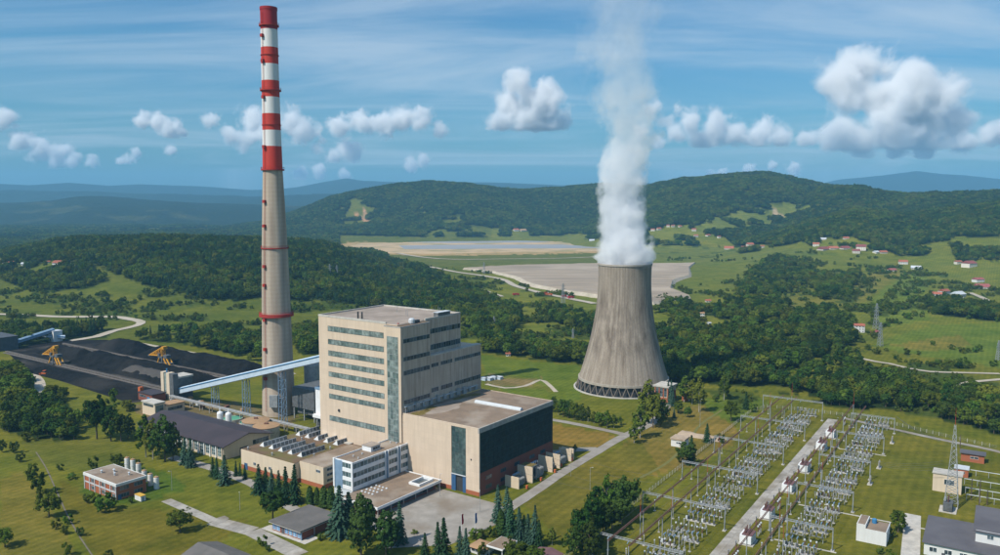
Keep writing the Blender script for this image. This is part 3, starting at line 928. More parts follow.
def hits(l):
    return [hit(*p)[:2] for p in l]

# forecourt and plant roads (b, a)
sheet('forecourt', [(-78, -4), (-58, -26), (-24, -30), (-8, -22), (-3, -17), (-3, 24), (-1, 52), (-5, 60), (-52, 60), (-62, 20)], 0.10, 'paving', 'wide worn concrete forecourt before the turbine hall gate')
strip('plant_road', [W(b, a)[:2] for b, a in ((-6, -23), (30, -20), (60, -17), (108, -14.5), (140, -13), (160, -13.5), (186, -15), (225, -8), (262, 2))], 7.0, 'paving', 0.13, 'pale concrete road running past the transformer walls towards the cooling tower', 8)
strip('branch_road', [W(b, a)[:2] for b, a in ((152, -16), (155, 10), (156, 49), (150, 90))], 6.0, 'paving', 0.16, 'pale branch road passing behind the turbine hall', 8)
strip('service_spur', [W(b, a)[:2] for b, a in ((112, -12), (106, -4), (98, 3), (88, 8))], 8.0, 'paving', 0.19, 'short paved spur turning in beside the transformers', 6)
strip('works_road', [W(b, a)[:2] for b, a in ((-66, 18), (-72, 60), (-62, 100), (-56, 150), (-58, 200))], 7, 'paving', 0.15, 'grey works road in front of the workshop wall', 10)
sheet('pavilion_apron', [(-97, 30), (-97, 62), (-92, 62), (-88, 58), (-88, 30)], 0.12, 'pale_concrete', 'worn concrete apron in front of the small flat pavilion')
# slab path by the pavilion: each cast slab a piece of the path
PATH = thing('slab_path', 'path of large cracked concrete slabs crossing the mown lawn', 'path', W(0, 0), RZ)
PATH['kind'] = 'structure'; del PATH['category']
def slabs(b0, a0, b1, a1, n, w):
    for i in range(n):
        t0, t1 = i / n, (i + 1) / n
        p0 = Vector((b0 + (b1 - b0) * t0, a0 + (a1 - a0) * t0)); p1 = Vector((b0 + (b1 - b0) * t1, a0 + (a1 - a0) * t1))
        d = (p1 - p0).normalized(); nn = Vector((-d.y, d.x)) * (w / 2); p0 = p0 + d * 0.12
        q = [p0 - nn, p1 - nn, p1 + nn, p0 + nn]
        MB().prism([tuple(x) for x in q], 0.02, 0.13 + random.random() * 0.03).build('slab', 'slab', PATH)
_pb = [to_ba(*gp(x, y)) for x, y in ((166, 500), (214, 521), (252, 531), (300, 555))]
slabs(*_pb[0], *_pb[1], 7, 5.5); slabs(*_pb[1], *_pb[2], 5, 9.5); slabs(*_pb[2], *_pb[3], 6, 9.0)
_q = to_ba(*gp(227, 517)); slabs(*_pb[1], _q[0], _q[1], 2, 5)
strip('coal_yard_track', hits([(-10, 372), (10, 366), (28, 372), (38, 380), (40, 390), (34, 400)]), 9, 'dirt_road', 0.2, 'pale dirt track curving round the edge of the coal yard', 8)
strip('village_lane', hits([(-20, 314), (20, 315), (60, 317), (110, 317), (128, 319), (141, 322), (136, 326), (114, 331), (96, 337), (70, 341)]), 12, 'dirt_road', 0.6, 'pale unpaved road looping through scrub above the coal yard', 15)
strip('haul_road', hits([(330, 245), (350, 255), (372, 260), (392, 265), (412, 273), (440, 281), (470, 287), (500, 297)]), 16, 'dirt_road', 1.0, 'pale haul road climbing through the woods to the ash terraces', 25)
strip('ash_road', hits([(430, 267), (455, 272), (500, 279), (515, 286), (540, 293), (565, 298), (595, 304)]), 14, 'dirt_road', 0.9, 'pale road skirting the near edge of the ash field', 25)
strip('bench_road', hits([(395, 253), (440, 259), (520, 259), (600, 257)]), 14, 'dirt_road', 1.0, 'thin pale road along the foot of the spoil bank', 40)
strip('village_road', hits([(970, 293), (980, 297), (992, 303), (1004, 310), (1020, 318)]), 9, 'dirt_road', 0.8, 'pale lane descending from the hamlet through the fields', 15)
strip('field_lane', hits([(858, 358), (876, 362), (890, 364), (906, 368), (930, 372), (962, 373), (1000, 374)]), 6, 'dirt_road', 0.5, 'pale lane running through scrub beyond the switchyard', 12)
strip('field_track', hits([(950, 388), (968, 383), (985, 381), (1010, 379)]), 6, 'dirt_road', 0.5, 'curved dirt track at the edge of the meadow', 12)
strip('perimeter_road', [W(b, a)[:2] for b, a in ((286, -126), (280, -145), (268, -185), (264, -202), (258, -225), (240, -250), (215, -262))], 5, 'paving', 0.14, 'narrow pale road along the far fence of the switchyard', 8)
strip('hall_track', hits([(486, 384), (505, 388), (525, 386), (540, 380), (548, 384), (556, 392)]), 4, 'dirt_road', 0.14, 'faint dirt track on the meadow behind the turbine hall', 8)

strip('drainage_ditch', hits([(36, 452), (46, 468), (56, 490), (66, 512), (78, 534), (94, 558)]), 0.7, 'dark_concrete', 0.08, 'narrow broken concrete ditch running through the rough meadow', 5)
strip('yard_track', hits([(640, 478), (668, 462), (690, 440), (700, 425), (722, 410)]), 2.0, 'wornground', 0.06, 'worn footpath over the dry slope beside the switchyard fence', 6)
# switchyard frame: turned slightly from the plant grid
def S(b, a):
    """switchyard coordinates -> plant b, a"""
    return (b, a + 0.046 * b)
def WS(b, a, z=0.0):
    return W(*S(b, a), z)
SRZ = RZ + math.atan(0.046)
SR = thing('switchyard_road', 'straight road of concrete slabs dividing the switchyard', None, WS(-30, -133), SRZ)
SR['kind'] = 'structure'
for i in range(44):
    for j in (0, 1):
        obj('slab', shared('slab|r', 'slab', lambda m: m.box(0, 6.92, -1.72, 1.72, 0.02, 0.16)), SR, (i * 7.0, -1.75 + 3.5 * j, random.uniform(-.02, .02)), random.uniform(-.004, .004))

# ash field and spoil terraces
def px_poly(pts, lift=0.0):
    return [hit(*p)[:2] for p in pts]
def terrace(name, pts, z0, z1, m, label, side=None, inset=0.0, base=None):
    fin = []
    jit = 1.0 if name == 'ash_field' else 0.0
    for i_ in range(len(pts)):
        (x0_, y0_), (x1_, y1_) = pts[i_], pts[(i_ + 1) % len(pts)]
        n_ = max(1, int(math.hypot(x1_ - x0_, y1_ - y0_) / 5))
        fin += [(x0_ + (x1_ - x0_) * k_ / n_ + random.gauss(0, .5) * jit, y0_ + (y1_ - y0_) * k_ / n_ + random.gauss(0, .12) * jit) for k_ in range(n_)]
    P = px_poly(fin)
    ar = sum(P[i][0] * P[(i + 1) % len(P)][1] - P[(i + 1) % len(P)][0] * P[i][1] for i in range(len(P)))
    if ar < 0: P = P[::-1]
    root = thing(name, label, None, (0, 0, 0))
    root['kind'] = 'structure'
    pick = np.max if name != 'spoil_terrace' else (lambda q: np.percentile(q, 70))
    k = RNG.dirichlet([0.35] * len(P), 300)
    pp = k @ np.array(P)
    if base is None: base = float(pick(hgt(np.concatenate([pp[:, 0], [p[0] for p in P]]), np.concatenate([pp[:, 1], [p[1] for p in P]])))) + 0.3
    z1 = base + z1; z0 = -3.0
    c = Vector((sum(p[0] for p in P) / len(P), sum(p[1] for p in P) / len(P)))
    Q = []
    for p in P:
        d = c - Vector(p); L_ = d.length
        Q.append(tuple(Vector(p) + d * (inset / L_)))
    n = len(P)
    mb = MB(); mb.quad(*[(q[0], q[1], z1) for q in Q]); mb.build('top_surface', m, root)
    if side:
        mb = MB()
        for i in range(n):
            j = (i + 1) % n
            mb.quad((*P[i], z0), (*P[j], z0), (*Q[j], z1), (*Q[i], z1))
        mb.build('bank', side, root)
    return base
terrace('ash_field', [(462, 269.5), (520, 266.5), (600, 264.5), (697, 263.5), (691, 268), (693, 277), (677, 283), (673, 291), (692, 299), (655, 305), (600, 299), (560, 293), (530, 287), (512, 279), (490, 273)], -1.0, 2.2, 'ash', 'broad flat grey-brown ash field behind the cooling tower', 'dirt_road', 9)
BASE = terrace('spoil_terrace', [(338, 248), (356, 243.5), (420, 242.5), (520, 241.5), (620, 243), (640, 247), (600, 251.5), (520, 252.5), (430, 254), (385, 253.5)], -1.0, 1.6, 'spoil', 'long tan spoil terrace below the wooded hills', 'spoil', 30)
terrace('settling_basin', [(396, 246.4), (470, 245.2), (560, 245.0), (616, 246.2), (612, 248.6), (560, 249.2), (450, 250.2), (402, 250)], 1.0, 2.2, 'slurry', 'bluish grey settling basin on top of the spoil terrace', 'spoil', 10, BASE)
terrace('upper_basin', [(400, 243.2), (450, 241.8), (520, 241.2), (556, 242.2), (540, 243.6), (450, 244.4)], 1.0, 2.8, 'slurry', 'narrow grey upper basin at the back of the spoil terrace', 'spoil', 12, BASE)
terrace('hamlet_pool', [(935, 297.5), (950, 296.8), (951, 299.2), (936, 300)], 0, 1.2, 'poolblue', 'turquoise covered court between the hamlet houses', 'poolblue', 0.5)

# ------------------------------------------------------------------ trees
def quads_mesh(name, c, n, up, sw, sh, m):
    """leaf sprays: centres c, normals n, half sizes"""
    c = np.asarray(c); n = np.asarray(n); n = n / np.linalg.norm(n, axis=1, keepdims=True)
    r = RNG.normal(size=n.shape) if up is None else np.asarray(up)
    u = np.cross(n, r); u /= (np.linalg.norm(u, axis=1, keepdims=True) + 1e-9)
    w = np.cross(n, u)
    sw = np.asarray(sw)[:, None]; sh = np.asarray(sh)[:, None]
    v = np.stack([c - u * sw * .7 - w * sh, c + u * sw * .7 - w * sh * .8, c + u * sw + w * sh * .6, c + w * sh * 1.15 - u * sw * .15, c - u * sw + w * sh * .5], 1).reshape(-1, 3)
    k = len(c)
    f = (np.arange(k)[:, None] * 5 + np.arange(5)).tolist()
    me = bpy.data.meshes.new(name)
    me.from_pydata(v.tolist(), [], f)
    me.materials.append(MATS[m]); me.update()
    return me

def crown_broad(m, seed, hgt_=10.0, wid=7.6, z0=1.3, clumps=72, per=24, leaf=0.30, shape='round'):
    r = np.random.default_rng(seed)
    cs = []
    zc = (z0 + hgt_) / 2; hh = (hgt_ - z0) / 2
    lob = r.uniform(0.62, 1.2, 7); ph = r.uniform(0, 6.28)
    while len(cs) < clumps:
        d = r.normal(size=3); d /= np.linalg.norm(d)
        rad = r.uniform(0.25, 1.0) ** 0.45 * r.uniform(.86, 1.1)
        a = math.atan2(d[1], d[0]); lb = np.interp((a + ph) % 6.283, np.linspace(0, 6.283, 8), np.append(lob, lob[0]))
        p = d * rad * lb
        wz = 1.0
        if shape == 'tall': wz = 1 - 0.35 * max(p[2], 0)
        if shape == 'round' and p[2] < -0.55 : continue
        cs.append((p[0] * wid / 2 * wz, p[1] * wid / 2 * wz, zc + p[2] * hh * (0.95 if p[2] > 0 else 0.85)))
    cs = np.array(cs)
    C_, N_ = [], []
    cen = np.array([0, 0, zc - 0.15 * hh])
    for c in cs:
        cr = r.uniform(0.5, 1.05) * wid / 7.6
        d = r.normal(size=(per, 3)); d /= np.linalg.norm(d, axis=1, keepdims=True)
        d[:, 2] = np.abs(d[:, 2]) * np.where(r.random(per) < 0.72, 1, -1)
        p = c + d * cr * r.uniform(0.55, 1.05, (per, 1))
        out = c - cen; out /= np.linalg.norm(out) + 1e-6
        C_.append(p); N_.append(d * 0.9 + out * 0.5 + r.normal(size=(per, 3)) * 0.45)
    C_ = np.concatenate(C_); N_ = np.concatenate(N_)
    s = r.uniform(0.7, 1.3, len(C_)) * leaf * wid / 7.6
    return quads_mesh('crown', C_, N_, None, s, s * 0.8, m)

def crown_spruce(m, seed, hgt_=12.0, wid=5.6, tiers=19, droop=0.35, leaf=0.42):
    r = np.random.default_rng(seed)
    C_, N_, U_, A_, B_ = [], [], [], [], []
    for t in range(tiers):
        f = t / (tiers - 1)
        z = 0.9 + f * (hgt_ - 1.2)
        R = wid / 2 * (1 - f) ** 0.85 * r.uniform(0.86, 1.08) + 0.12
        nb = int(6 + 9 * (1 - f))
        for k in range(nb):
            a = 6.283 * k / nb + r.uniform(-.25, .25) + t * 0.7
            L_ = R * r.uniform(0.78, 1.12)
            steps = max(2, int(L_ / 0.45))
            for s_ in range(steps):
                q = (s_ + 0.7) / steps
                rr = L_ * q
                zz = z - droop * rr * (0.6 + 0.6 * q) + 0.10 * q * q * L_ + r.uniform(-.1, .1)
                C_.append((rr * math.cos(a), rr * math.sin(a), zz))
                N_.append((0.55 * math.cos(a) + r.normal() * .25, 0.55 * math.sin(a) + r.normal() * .25, 0.8))
                U_.append((math.cos(a), math.sin(a), -droop))
                A_.append(leaf * (1.0 - 0.4 * q) * r.uniform(.7, 1.15)); B_.append(leaf * r.uniform(.65, 1.05))
    C_.append((0, 0, hgt_ - 0.3)); N_.append((1, 0, 0.1)); U_.append((0, 1, 0)); A_.append(0.5); B_.append(0.12)
    return quads_mesh('crown', C_, N_, U_, A_, B_, m)

def crown_thuja(m, seed, hgt_=9.0, wid=3.4, n=1500, leaf=0.26):
    r = np.random.default_rng(seed)
    z = r.uniform(0.02, 1, n)
    a = r.uniform(0, 6.283, n)
    prof = np.minimum(1, (z / 0.12)) ** 0.6 * (1 - z ** 2.2) ** 0.6
    lum = 0.86 + 0.16 * np.sin(a * 3 + z * 9 + r.uniform(0, 6)) + r.normal(size=n) * 0.05
    R = wid / 2 * prof * lum * r.uniform(0.72, 1.0, n)
    C_ = np.stack([R * np.cos(a), R * np.sin(a), 0.2 + z * (hgt_ - 0.3)], 1)
    N_ = np.stack([np.cos(a), np.sin(a), 0.35 + 0 * a], 1) + r.normal(size=(n, 3)) * 0.4
    s = r.uniform(.7, 1.3, n) * leaf
    return quads_mesh('crown', C_, N_, None, s, s * 1.3, m)

def trunk(hh, r0, m, limbs=5, seed=0, top=0.72):
    r = random.Random(seed)
    mb = MB()
    pts = [(0, 0, -0.25)]
    for i in range(1, 5):
        pts.append((r.uniform(-.12, .12) * i * .5, r.uniform(-.12, .12) * i * .5, hh * top * i / 4))
    for i in range(4):
        mb.tube(pts[i], pts[i + 1], r0 * (1 - i * .21), r0 * (1 - (i + 1) * .21), 7)
    for k in range(limbs):
        t = r.uniform(0.35, 0.9); j = min(3, int(t * 4))
        b = Vector(pts[j]).lerp(Vector(pts[j + 1]), t * 4 - j)
        a = 6.283 * k / max(1, limbs) + r.uniform(-.4, .4)
        e = b + Vector((math.cos(a), math.sin(a), 0.9)) * hh * r.uniform(.12, .22)
        mb.tube(b, e, r0 * .38, r0 * .12, 5)
    return mb.mesh('trunk', m)

TREE = {}
def proto(key, name, crown_me, trunk_me, hh):
    TREE[key] = (name, crown_me, trunk_me, hh)
proto('oak0', 'broadleaf_tree', crown_broad('leaf_mid', 1), trunk(10, .28, 'bark', 5, 1), 10)
proto('oak1', 'broadleaf_tree', crown_broad('leaf_mid', 2, wid=8.6, clumps=84), trunk(10, .30, 'bark', 6, 2), 10)
proto('oak2', 'broadleaf_tree', crown_broad('leaf_dark', 3, wid=7.8), trunk(10, .28, 'bark', 5, 3), 10)
proto('oak3', 'broadleaf_tree', crown_broad('leaf_dark', 4, wid=6.8, shape='tall', z0=0.9), trunk(10, .26, 'bark', 5, 4), 10)
proto('birch', 'birch_tree', crown_broad('leaf_mid', 5, wid=5.2, shape='tall', z0=0.9, clumps=64, leaf=.36), trunk(10, .17, 'birchbark', 5, 5), 10)
proto('spruce0', 'spruce_tree', crown_spruce('leaf_spruce', 6), trunk(12, .2, 'bark', 0, 6, .9), 12)
proto('spruce1', 'spruce_tree', crown_spruce('leaf_spruce', 7, wid=4.6), trunk(12, .2, 'bark', 0, 7, .9), 12)
proto('blue0', 'blue_spruce', crown_spruce('leaf_blue', 8, wid=5.8), trunk(12, .2, 'bark', 0, 8, .9), 12)
proto('blue1', 'blue_spruce', crown_spruce('leaf_blue', 9, wid=4.9), trunk(12, .2, 'bark', 0, 9, .9), 12)
proto('thuja', 'thuja_tree', crown_thuja('leaf_thuja', 10), trunk(9, .18, 'bark', 0, 10, .8), 9)
proto('pine', 'pine_tree', crown_broad('leaf_thuja', 21, wid=5.0, shape='tall', z0=0.1, clumps=100, per=24, leaf=.34), trunk(10, .22, 'bark', 4, 21), 10)
proto('bush0', 'bush', crown_broad('leaf_bush', 11, hgt_=4.0, wid=4.6, z0=-.1, clumps=20, per=26, leaf=.36, shape='bush'), trunk(3, .10, 'bark', 4, 11), 4)
proto('bush1', 'bush', crown_broad('leaf_mid', 12, hgt_=4.2, wid=5.2, z0=-.1, clumps=22, per=26, leaf=.36, shape='bush'), trunk(3, .10, 'bark', 4, 12), 4)
CROWN_OBJ = {}
def tree(key, X, Y, z, height, width=None, label='', group=None, cat='tree'):
    name, cm, tm, hh = TREE[key]
    t = thing(name, label, cat, (X, Y, z), random.uniform(0, 6.283), group)
    s = height / hh
    sx = s if width is None else width
    t.scale = (sx, sx, s)
    c = obj('crown', cm, t)
    obj('trunk', tm, t)
    CROWN_OBJ.setdefault(key, c)
    return t
PXW = {'oak0': 7.6, 'oak1': 8.6, 'oak2': 7.8, 'oak3': 6.8, 'birch': 5.2, 'spruce0': 5.6, 'spruce1': 4.6, 'blue0': 5.8, 'blue1': 4.9, 'thuja': 3.4, 'pine': 5.0, 'bush0': 5.0, 'bush1': 5.6}
def ptree(key, px, py, hpx, wpx, label, group):
    """tree whose foot is seen at px, py with a height and width in pixels"""
    X, Y = gp(px, py)
    k = math.hypot(Y, H) / 800.0
    h = hpx * k * 1.03
    w = None if not wpx else wpx * k / PXW[key]
    return tree(key, X, Y, 0.0, h, w, label, group, 'bush' if key.startswith('bush') else 'tree')

LOOK = {'oak0': 'light green round tree', 'oak1': 'broad light green tree', 'oak2': 'dark green round tree', 'oak3': 'dark upright tree', 'birch': 'slender light birch', 'spruce0': 'broad dark spruce', 'spruce1': 'narrow dark spruce', 'blue0': 'broad blue spruce', 'blue1': 'slim blue spruce', 'thuja': 'dense columnar thuja', 'pine': 'dense dark pine', 'bush0': 'pale green bush', 'bush1': 'mid green bush'}
def cluster(place_, group, items):
    for it in items:
        same = sorted([q[3] for q in items if q[0] == it[0]], reverse=True)
        word = ''
        if len(same) == 2 and same[0] != same[1]: word = 'taller ' if it[3] == same[0] else 'shorter '
        elif len(same) > 2: word = 'tallest ' if it[3] == same[0] and same.count(it[3]) == 1 else ('shortest ' if it[3] == same[-1] and same.count(it[3]) == 1 else 'medium-height ')
        ptree(*it, word + LOOK[it[0]] + ' ' + place_, group)
cluster('standing before the flat pavilion and office podium', 'spruces by the pavilion', [('blue0', 340, 536, 48, 30), ('blue0', 349, 534, 40, 26)])
cluster('hiding the podium front edge', 'conifers at the podium front', [('pine', 361, 557, 60, 26), ('pine', 367, 541, 43, 20), ('pine', 386, 557, 46, 21), ('pine', 391, 549, 37, 17)])
cluster('beside the podium corner and car park', 'blue spruce at the podium corner', [('blue1', 400, 543, 40, 17)])
cluster('rising in front of the concrete forecourt', 'spruces below the forecourt', [('spruce0', 425, 558, 24, 14), ('spruce1', 438, 560, 36, 15), ('spruce1', 444, 560, 40, 18), ('blue1', 460, 562, 34, 14), ('blue1', 466, 564, 34, 15)])
cluster('at the forecourt corner by the plant road', 'blue spruces by the plant road', [('blue1', 498, 521, 35, 15), ('blue1', 507, 526, 38, 17)])
cluster('in the clump between forecourt and gatehouse', 'spruces by the gatehouse', [('thuja', 501, 536, 25, 11), ('spruce1', 511, 540, 38, 17), ('blue1', 519, 541, 32, 14), ('spruce0', 524, 540, 24, 15), ('blue1', 528, 541, 26, 14), ('blue0', 535, 545, 38, 16), ('spruce0', 539, 547, 26, 13)])
cluster('screening the little gatehouse roofs', 'bushes by the gatehouse', [('bush1', 476, 540, 11, 16), ('bush0', 484, 537, 9, 13), ('bush1', 492, 537, 10, 12), ('oak0', 515, 566, 24, 30), ('oak1', 530, 566, 20, 26), ('bush0', 540, 547, 8, 9), ('birch', 552, 545, 18, 10), ('bush1', 482, 556, 12, 14)])
cluster('at the gable end of the dark roofed hall', 'spruces by the dark roofed hall', [('spruce1', 213, 476, 18, 9), ('spruce0', 217, 478, 20, 10), ('blue0', 225, 484, 28, 17), ('spruce1', 236, 476, 15, 6), ('spruce1', 240, 476, 13, 5), ('spruce1', 245, 479, 14, 6)])
cluster('in the row along the workshop wall', 'spruces along the workshop wall', [('spruce0', 259, 493, 28, 17), ('spruce1', 266, 492, 24, 12), ('blue1', 272, 493, 23, 12), ('spruce0', 279, 495, 24, 13), ('spruce1', 286, 503, 35, 15), ('spruce0', 295, 503, 37, 19)])
cluster('beside the slab path', 'round tree by the slab path', [('oak2', 273, 522, 34, 27)])
cluster('between pavilion and workshop', 'thujas behind the pavilion', [('thuja', 310, 505, 18, 9), ('thuja', 317, 505, 17, 7), ('thuja', 324, 508, 21, 11), ('thuja', 331, 509, 22, 10)])
cluster('in front of the dark roofed hall facade', 'blue spruces at the pilastered facade', [('blue0', 185, 464, 26, 13), ('blue0', 191, 467, 28, 13)])
cluster('on the lawn before the dark roofed hall', 'birches on the lawn', [('birch', 146, 457, 42, 20), ('birch', 153, 459, 40, 18), ('oak3', 165, 461, 42, 24), ('oak3', 173, 460, 34, 18)])
cluster('on the lawn below the pump building', 'trees below the pump building', [('oak2', 97, 439, 44, 26), ('oak3', 111, 441, 34, 22), ('oak2', 121, 441, 28, 20), ('oak3', 128, 438, 22, 14)])
cluster('below the concrete pump building', 'bushes below the pump building', [('oak0', 127, 411, 11, 13), ('bush1', 114, 404, 15, 13), ('bush0', 132, 411, 8, 10), ('bush1', 105, 412, 12, 13)])
cluster('alone on the lawn by the slab path', 'lone lawn tree', [('oak0', 180, 532, 22, 22)])
cluster('behind the brick building with white silos', 'trees by the brick silo building', [('bush1', 93, 469, 12, 13), ('oak0', 117, 466, 12, 14), ('bush1', 72, 479, 6, 12), ('bush0', 136, 465, 6, 13)])
cluster('against the front of the brick building', 'bushes against the brick building', [('bush1', 105, 512, 17, 24), ('bush1', 96, 506, 12, 16), ('bush0', 112, 508, 12, 14), ('bush0', 87, 503, 10, 11), ('bush0', 131, 503, 7, 8)])
cluster('along the old ditch across the meadow', 'shrubs along the ditch', [('bush1', 38, 493, 21, 20), ('bush1', 33, 478, 14, 15), ('oak0', 49, 517, 23, 21), ('bush1', 43, 505, 15, 17), ('bush0', 14, 453, 13, 14), ('bush1', 56, 529, 10, 12), ('bush0', 65, 534, 9, 12), ('bush1', 27, 441, 9, 16), ('bush0', 80, 536, 10, 12), ('oak0', 5, 547, 18, 18), ('bush1', 67, 556, 12, 14), ('bush0', 109, 558, 9, 12), ('bush0', 2, 452, 14, 12), ('bush1', 60, 470, 6, 10), ('bush0', 20, 462, 10, 12), ('bush1', 68, 524, 9, 12), ('bush0', 55, 493, 7, 10)])
cluster('in the grove beside the switchyard fence', 'grove beside the switchyard fence', [('oak3', 598, 520, 32, 22), ('birch', 606, 521, 46, 16), ('oak2', 616, 519, 40, 25), ('oak2', 628, 515, 40, 26), ('oak3', 592, 544, 44, 24), ('oak2', 603, 538, 34, 26), ('oak2', 582, 552, 46, 24), ('oak3', 574, 560, 32, 18), ('oak2', 612, 531, 26, 22), ('oak2', 622, 524, 30, 22), ('oak3', 590, 560, 36, 24), ('birch', 586, 528, 28, 14), ('bush1', 645, 503, 8, 10)])
cluster('in the row between the branch road and the cooling tower', 'tree row behind the turbine hall', [('oak3', 553, 412, 15, 10), ('birch', 558, 415, 14, 8), ('oak0', 563, 417, 18, 11), ('oak3', 568, 418, 17, 11), ('oak0', 574, 420, 18, 11), ('oak3', 581, 421, 16, 10), ('birch', 588, 422, 16, 8), ('birch', 594, 423, 12, 8), ('oak0', 599, 426, 14, 10), ('birch', 607, 428, 18, 10), ('birch', 614, 428, 14, 9), ('oak0', 603, 424, 10, 9), ('birch', 620, 425, 9, 7), ('bush0', 585, 414, 5, 7)])
cluster('in the clump beside the cooling tower road', 'birches beside the cooling tower', [('birch', 640, 438, 34, 18), ('birch', 647, 424, 44, 23), ('oak0', 653, 428, 34, 18), ('oak3', 660, 427, 26, 15), ('birch', 634, 443, 20, 12), ('blue1', 671, 404, 24, 9), ('spruce1', 668, 402, 20, 9), ('blue1', 673, 406, 16, 8), ('birch', 684, 402, 26, 17), ('birch', 692, 404, 25, 15), ('oak0', 678, 413, 11, 11), ('oak0', 688, 417, 10, 9), ('birch', 699, 412, 34, 15), ('blue1', 674, 418, 9, 5), ('oak3', 664, 420, 20, 10)])
cluster('behind the small white shed', 'trees behind the white shed', [('oak2', 687, 465, 24, 20), ('spruce0', 691, 464, 28, 14), ('bush1', 681, 462, 10, 12), ('bush0', 697, 466, 8, 8)])
cluster('on the grass between tower and switchyard', 'young trees near the switchyard', [('birch', 724, 400, 28, 13), ('spruce1', 707, 442, 18, 10), ('bush1', 721, 443, 9, 11), ('oak0', 731, 421, 20, 14), ('spruce1', 746, 409, 17, 9), ('bush0', 716, 402, 9, 10), ('bush0', 738, 413, 8, 9), ('birch', 575, 452, 8, 5), ('oak0', 752, 412, 9, 8)])
cluster('by the ruined slab yard', 'shrub by the slab yard', [('oak0', 898, 532, 21, 17), ('bush0', 904, 528, 8, 9), ('bush1', 892, 537, 9, 10)])
cluster('near the white stepped hut', 'bush by the white hut', [('bush1', 890, 560, 9, 16), ('bush0', 880, 554, 7, 10)])
cluster('beside the brick pavilion or slab path', 'shrub by the pavilion', [('bush0', 320, 540, 7, 11), ('bush1', 262, 546, 10, 13), ('bush0', 268, 551, 7, 9), ('bush0', 415, 533, 3, 12)])

# woods: sampled on the real ground
def sample(n, x0, x1, y0, y1):
    X = RNG.uniform(x0, x1, n); Y = RNG.uniform(y0, y1, n)
    k = np.abs(X / Y) < 0.72
    X, Y = X[k], Y[k]
    Z = hgt(X, Y)
    px, py = proj(X, Y, Z)
    return X, Y, Z, px, py
def keepout(X, Y):
    """no tree on built ground"""
    dx, dy = X - AX, Y - AY
    b = dx * V[0] + dy * V[1]; a = dx * U[0] + dy * U[1]
    k = (a > 335) & (a < 700) & (b > 5) & (b < 158)
    k |= (a > 125) & (a < 400) & (b > -50) & (b < 112)
    k |= (np.hypot(X - 107, Y - 686) < 52)
    k |= (a < -70) & (a > -270) & (b > -40) & (b < 292)
    return k
X, Y, Z, px, py = sample(150000, -1500, 1500, 480, 2350)
nearw = wooded(X, Y, Z, px, py) & ~keepout(X, Y)
scr = scrubby(X, Y, px, py) & ~nearw & ~keepout(X, Y) & (RNG.random(len(X)) < 0.55)
area = 3000.0 * 1870
# thin by distance-independent spacing: one tree per ~46 m2 of wood
pts_w = np.stack([X, Y, Z], 1)[nearw]
pts_s = np.stack([X, Y, Z], 1)[scr]
hillside = (pts_w[:, 0] < 60) & (pts_w[:, 1] > 950)

def grid_thin(P, d):
    """at most one point per jittered cell"""
    key = np.floor(P[:, :2] / d).astype(np.int64)
    _, i = np.unique(key[:, 0] * 100003 + key[:, 1], return_index=True)
    return P[i]
wl = grid_thin(pts_w[hillside], 7.2)
wr = grid_thin(pts_w[~hillside], 6.8)
ws = grid_thin(pts_s, 5.4)
# roads stay clear
def clear_of(P, lines, d):
    k = np.ones(len(P), bool)
    for ln in lines:
        for (x0, y0), (x1, y1) in zip(ln, ln[1:]):
            dx, dy = x1 - x0, y1 - y0; L2 = dx * dx + dy * dy + 1e-9
            t = np.clip(((P[:, 0] - x0) * dx + (P[:, 1] - y0) * dy) / L2, 0, 1)
            k &= np.hypot(P[:, 0] - x0 - t * dx, P[:, 1] - y0 - t * dy) > d
    return P[k]
LINES = [hits(l) for l in ([(-20, 314), (20, 315), (60, 317), (110, 317), (128, 319), (141, 322), (136, 326), (114, 331), (96, 337), (70, 341)],
    [(330, 245), (350, 255), (372, 260), (392, 265), (412, 273), (440, 281), (470, 287), (500, 297)],
    [(430, 267), (455, 272), (500, 279), (515, 286), (540, 293), (565, 298), (595, 304)],
    [(970, 293), (980, 297), (992, 303), (1004, 310)],
    [(-10, 372), (10, 366), (28, 372), (38, 380), (40, 390), (34, 400)],
    [(858, 358), (876, 362), (890, 364), (906, 368), (930, 372), (962, 373), (1000, 374)])]
wl = clear_of(wl, LINES, 12); wr = clear_of(wr, LINES, 9); ws = clear_of(ws, LINES, 9)

HEDGES = [[(760, 300), (800, 291), (830, 301)], [(862, 342), (900, 320), (930, 313), (1000, 322)], [(905, 275), (890, 298), (872, 318)], [(700, 298), (745, 286), (775, 291)], [(720, 262), (760, 259), (830, 263), (862, 268)], [(840, 272), (880, 282), (905, 278)], [(925, 300), (950, 306), (1000, 310)], [(870, 352), (905, 362), (960, 368), (1000, 366)], [(660, 284), (690, 292), (740, 296)], [(790, 275), (830, 262), (880, 258)], [(930, 345), (960, 352), (1000, 352)], [(400, 262), (440, 268), (500, 275)], [(0, 300), (60, 298), (110, 304)], [(150, 306), (200, 304), (255, 310)], [(30, 290), (70, 300), (120, 312)]]
hp = []
for ln in HEDGES:
    q = hits(ln)
    for (x0, y0), (x1, y1) in zip(q, q[1:]):
        L_ = math.hypot(x1 - x0, y1 - y0)
        for _ in range(int(L_ / 7)):
            u = random.random()
            hp.append((x0 + (x1 - x0) * u + random.gauss(0, 4), y0 + (y1 - y0) * u + random.gauss(0, 6)))
hp = np.array(hp); hp = hp[cover_noise(hp[:, 0], hp[:, 1], 40.0) > .40]
ws = np.concatenate([ws, np.stack([hp[:, 0], hp[:, 1], hgt(hp[:, 0], hp[:, 1])], 1)])
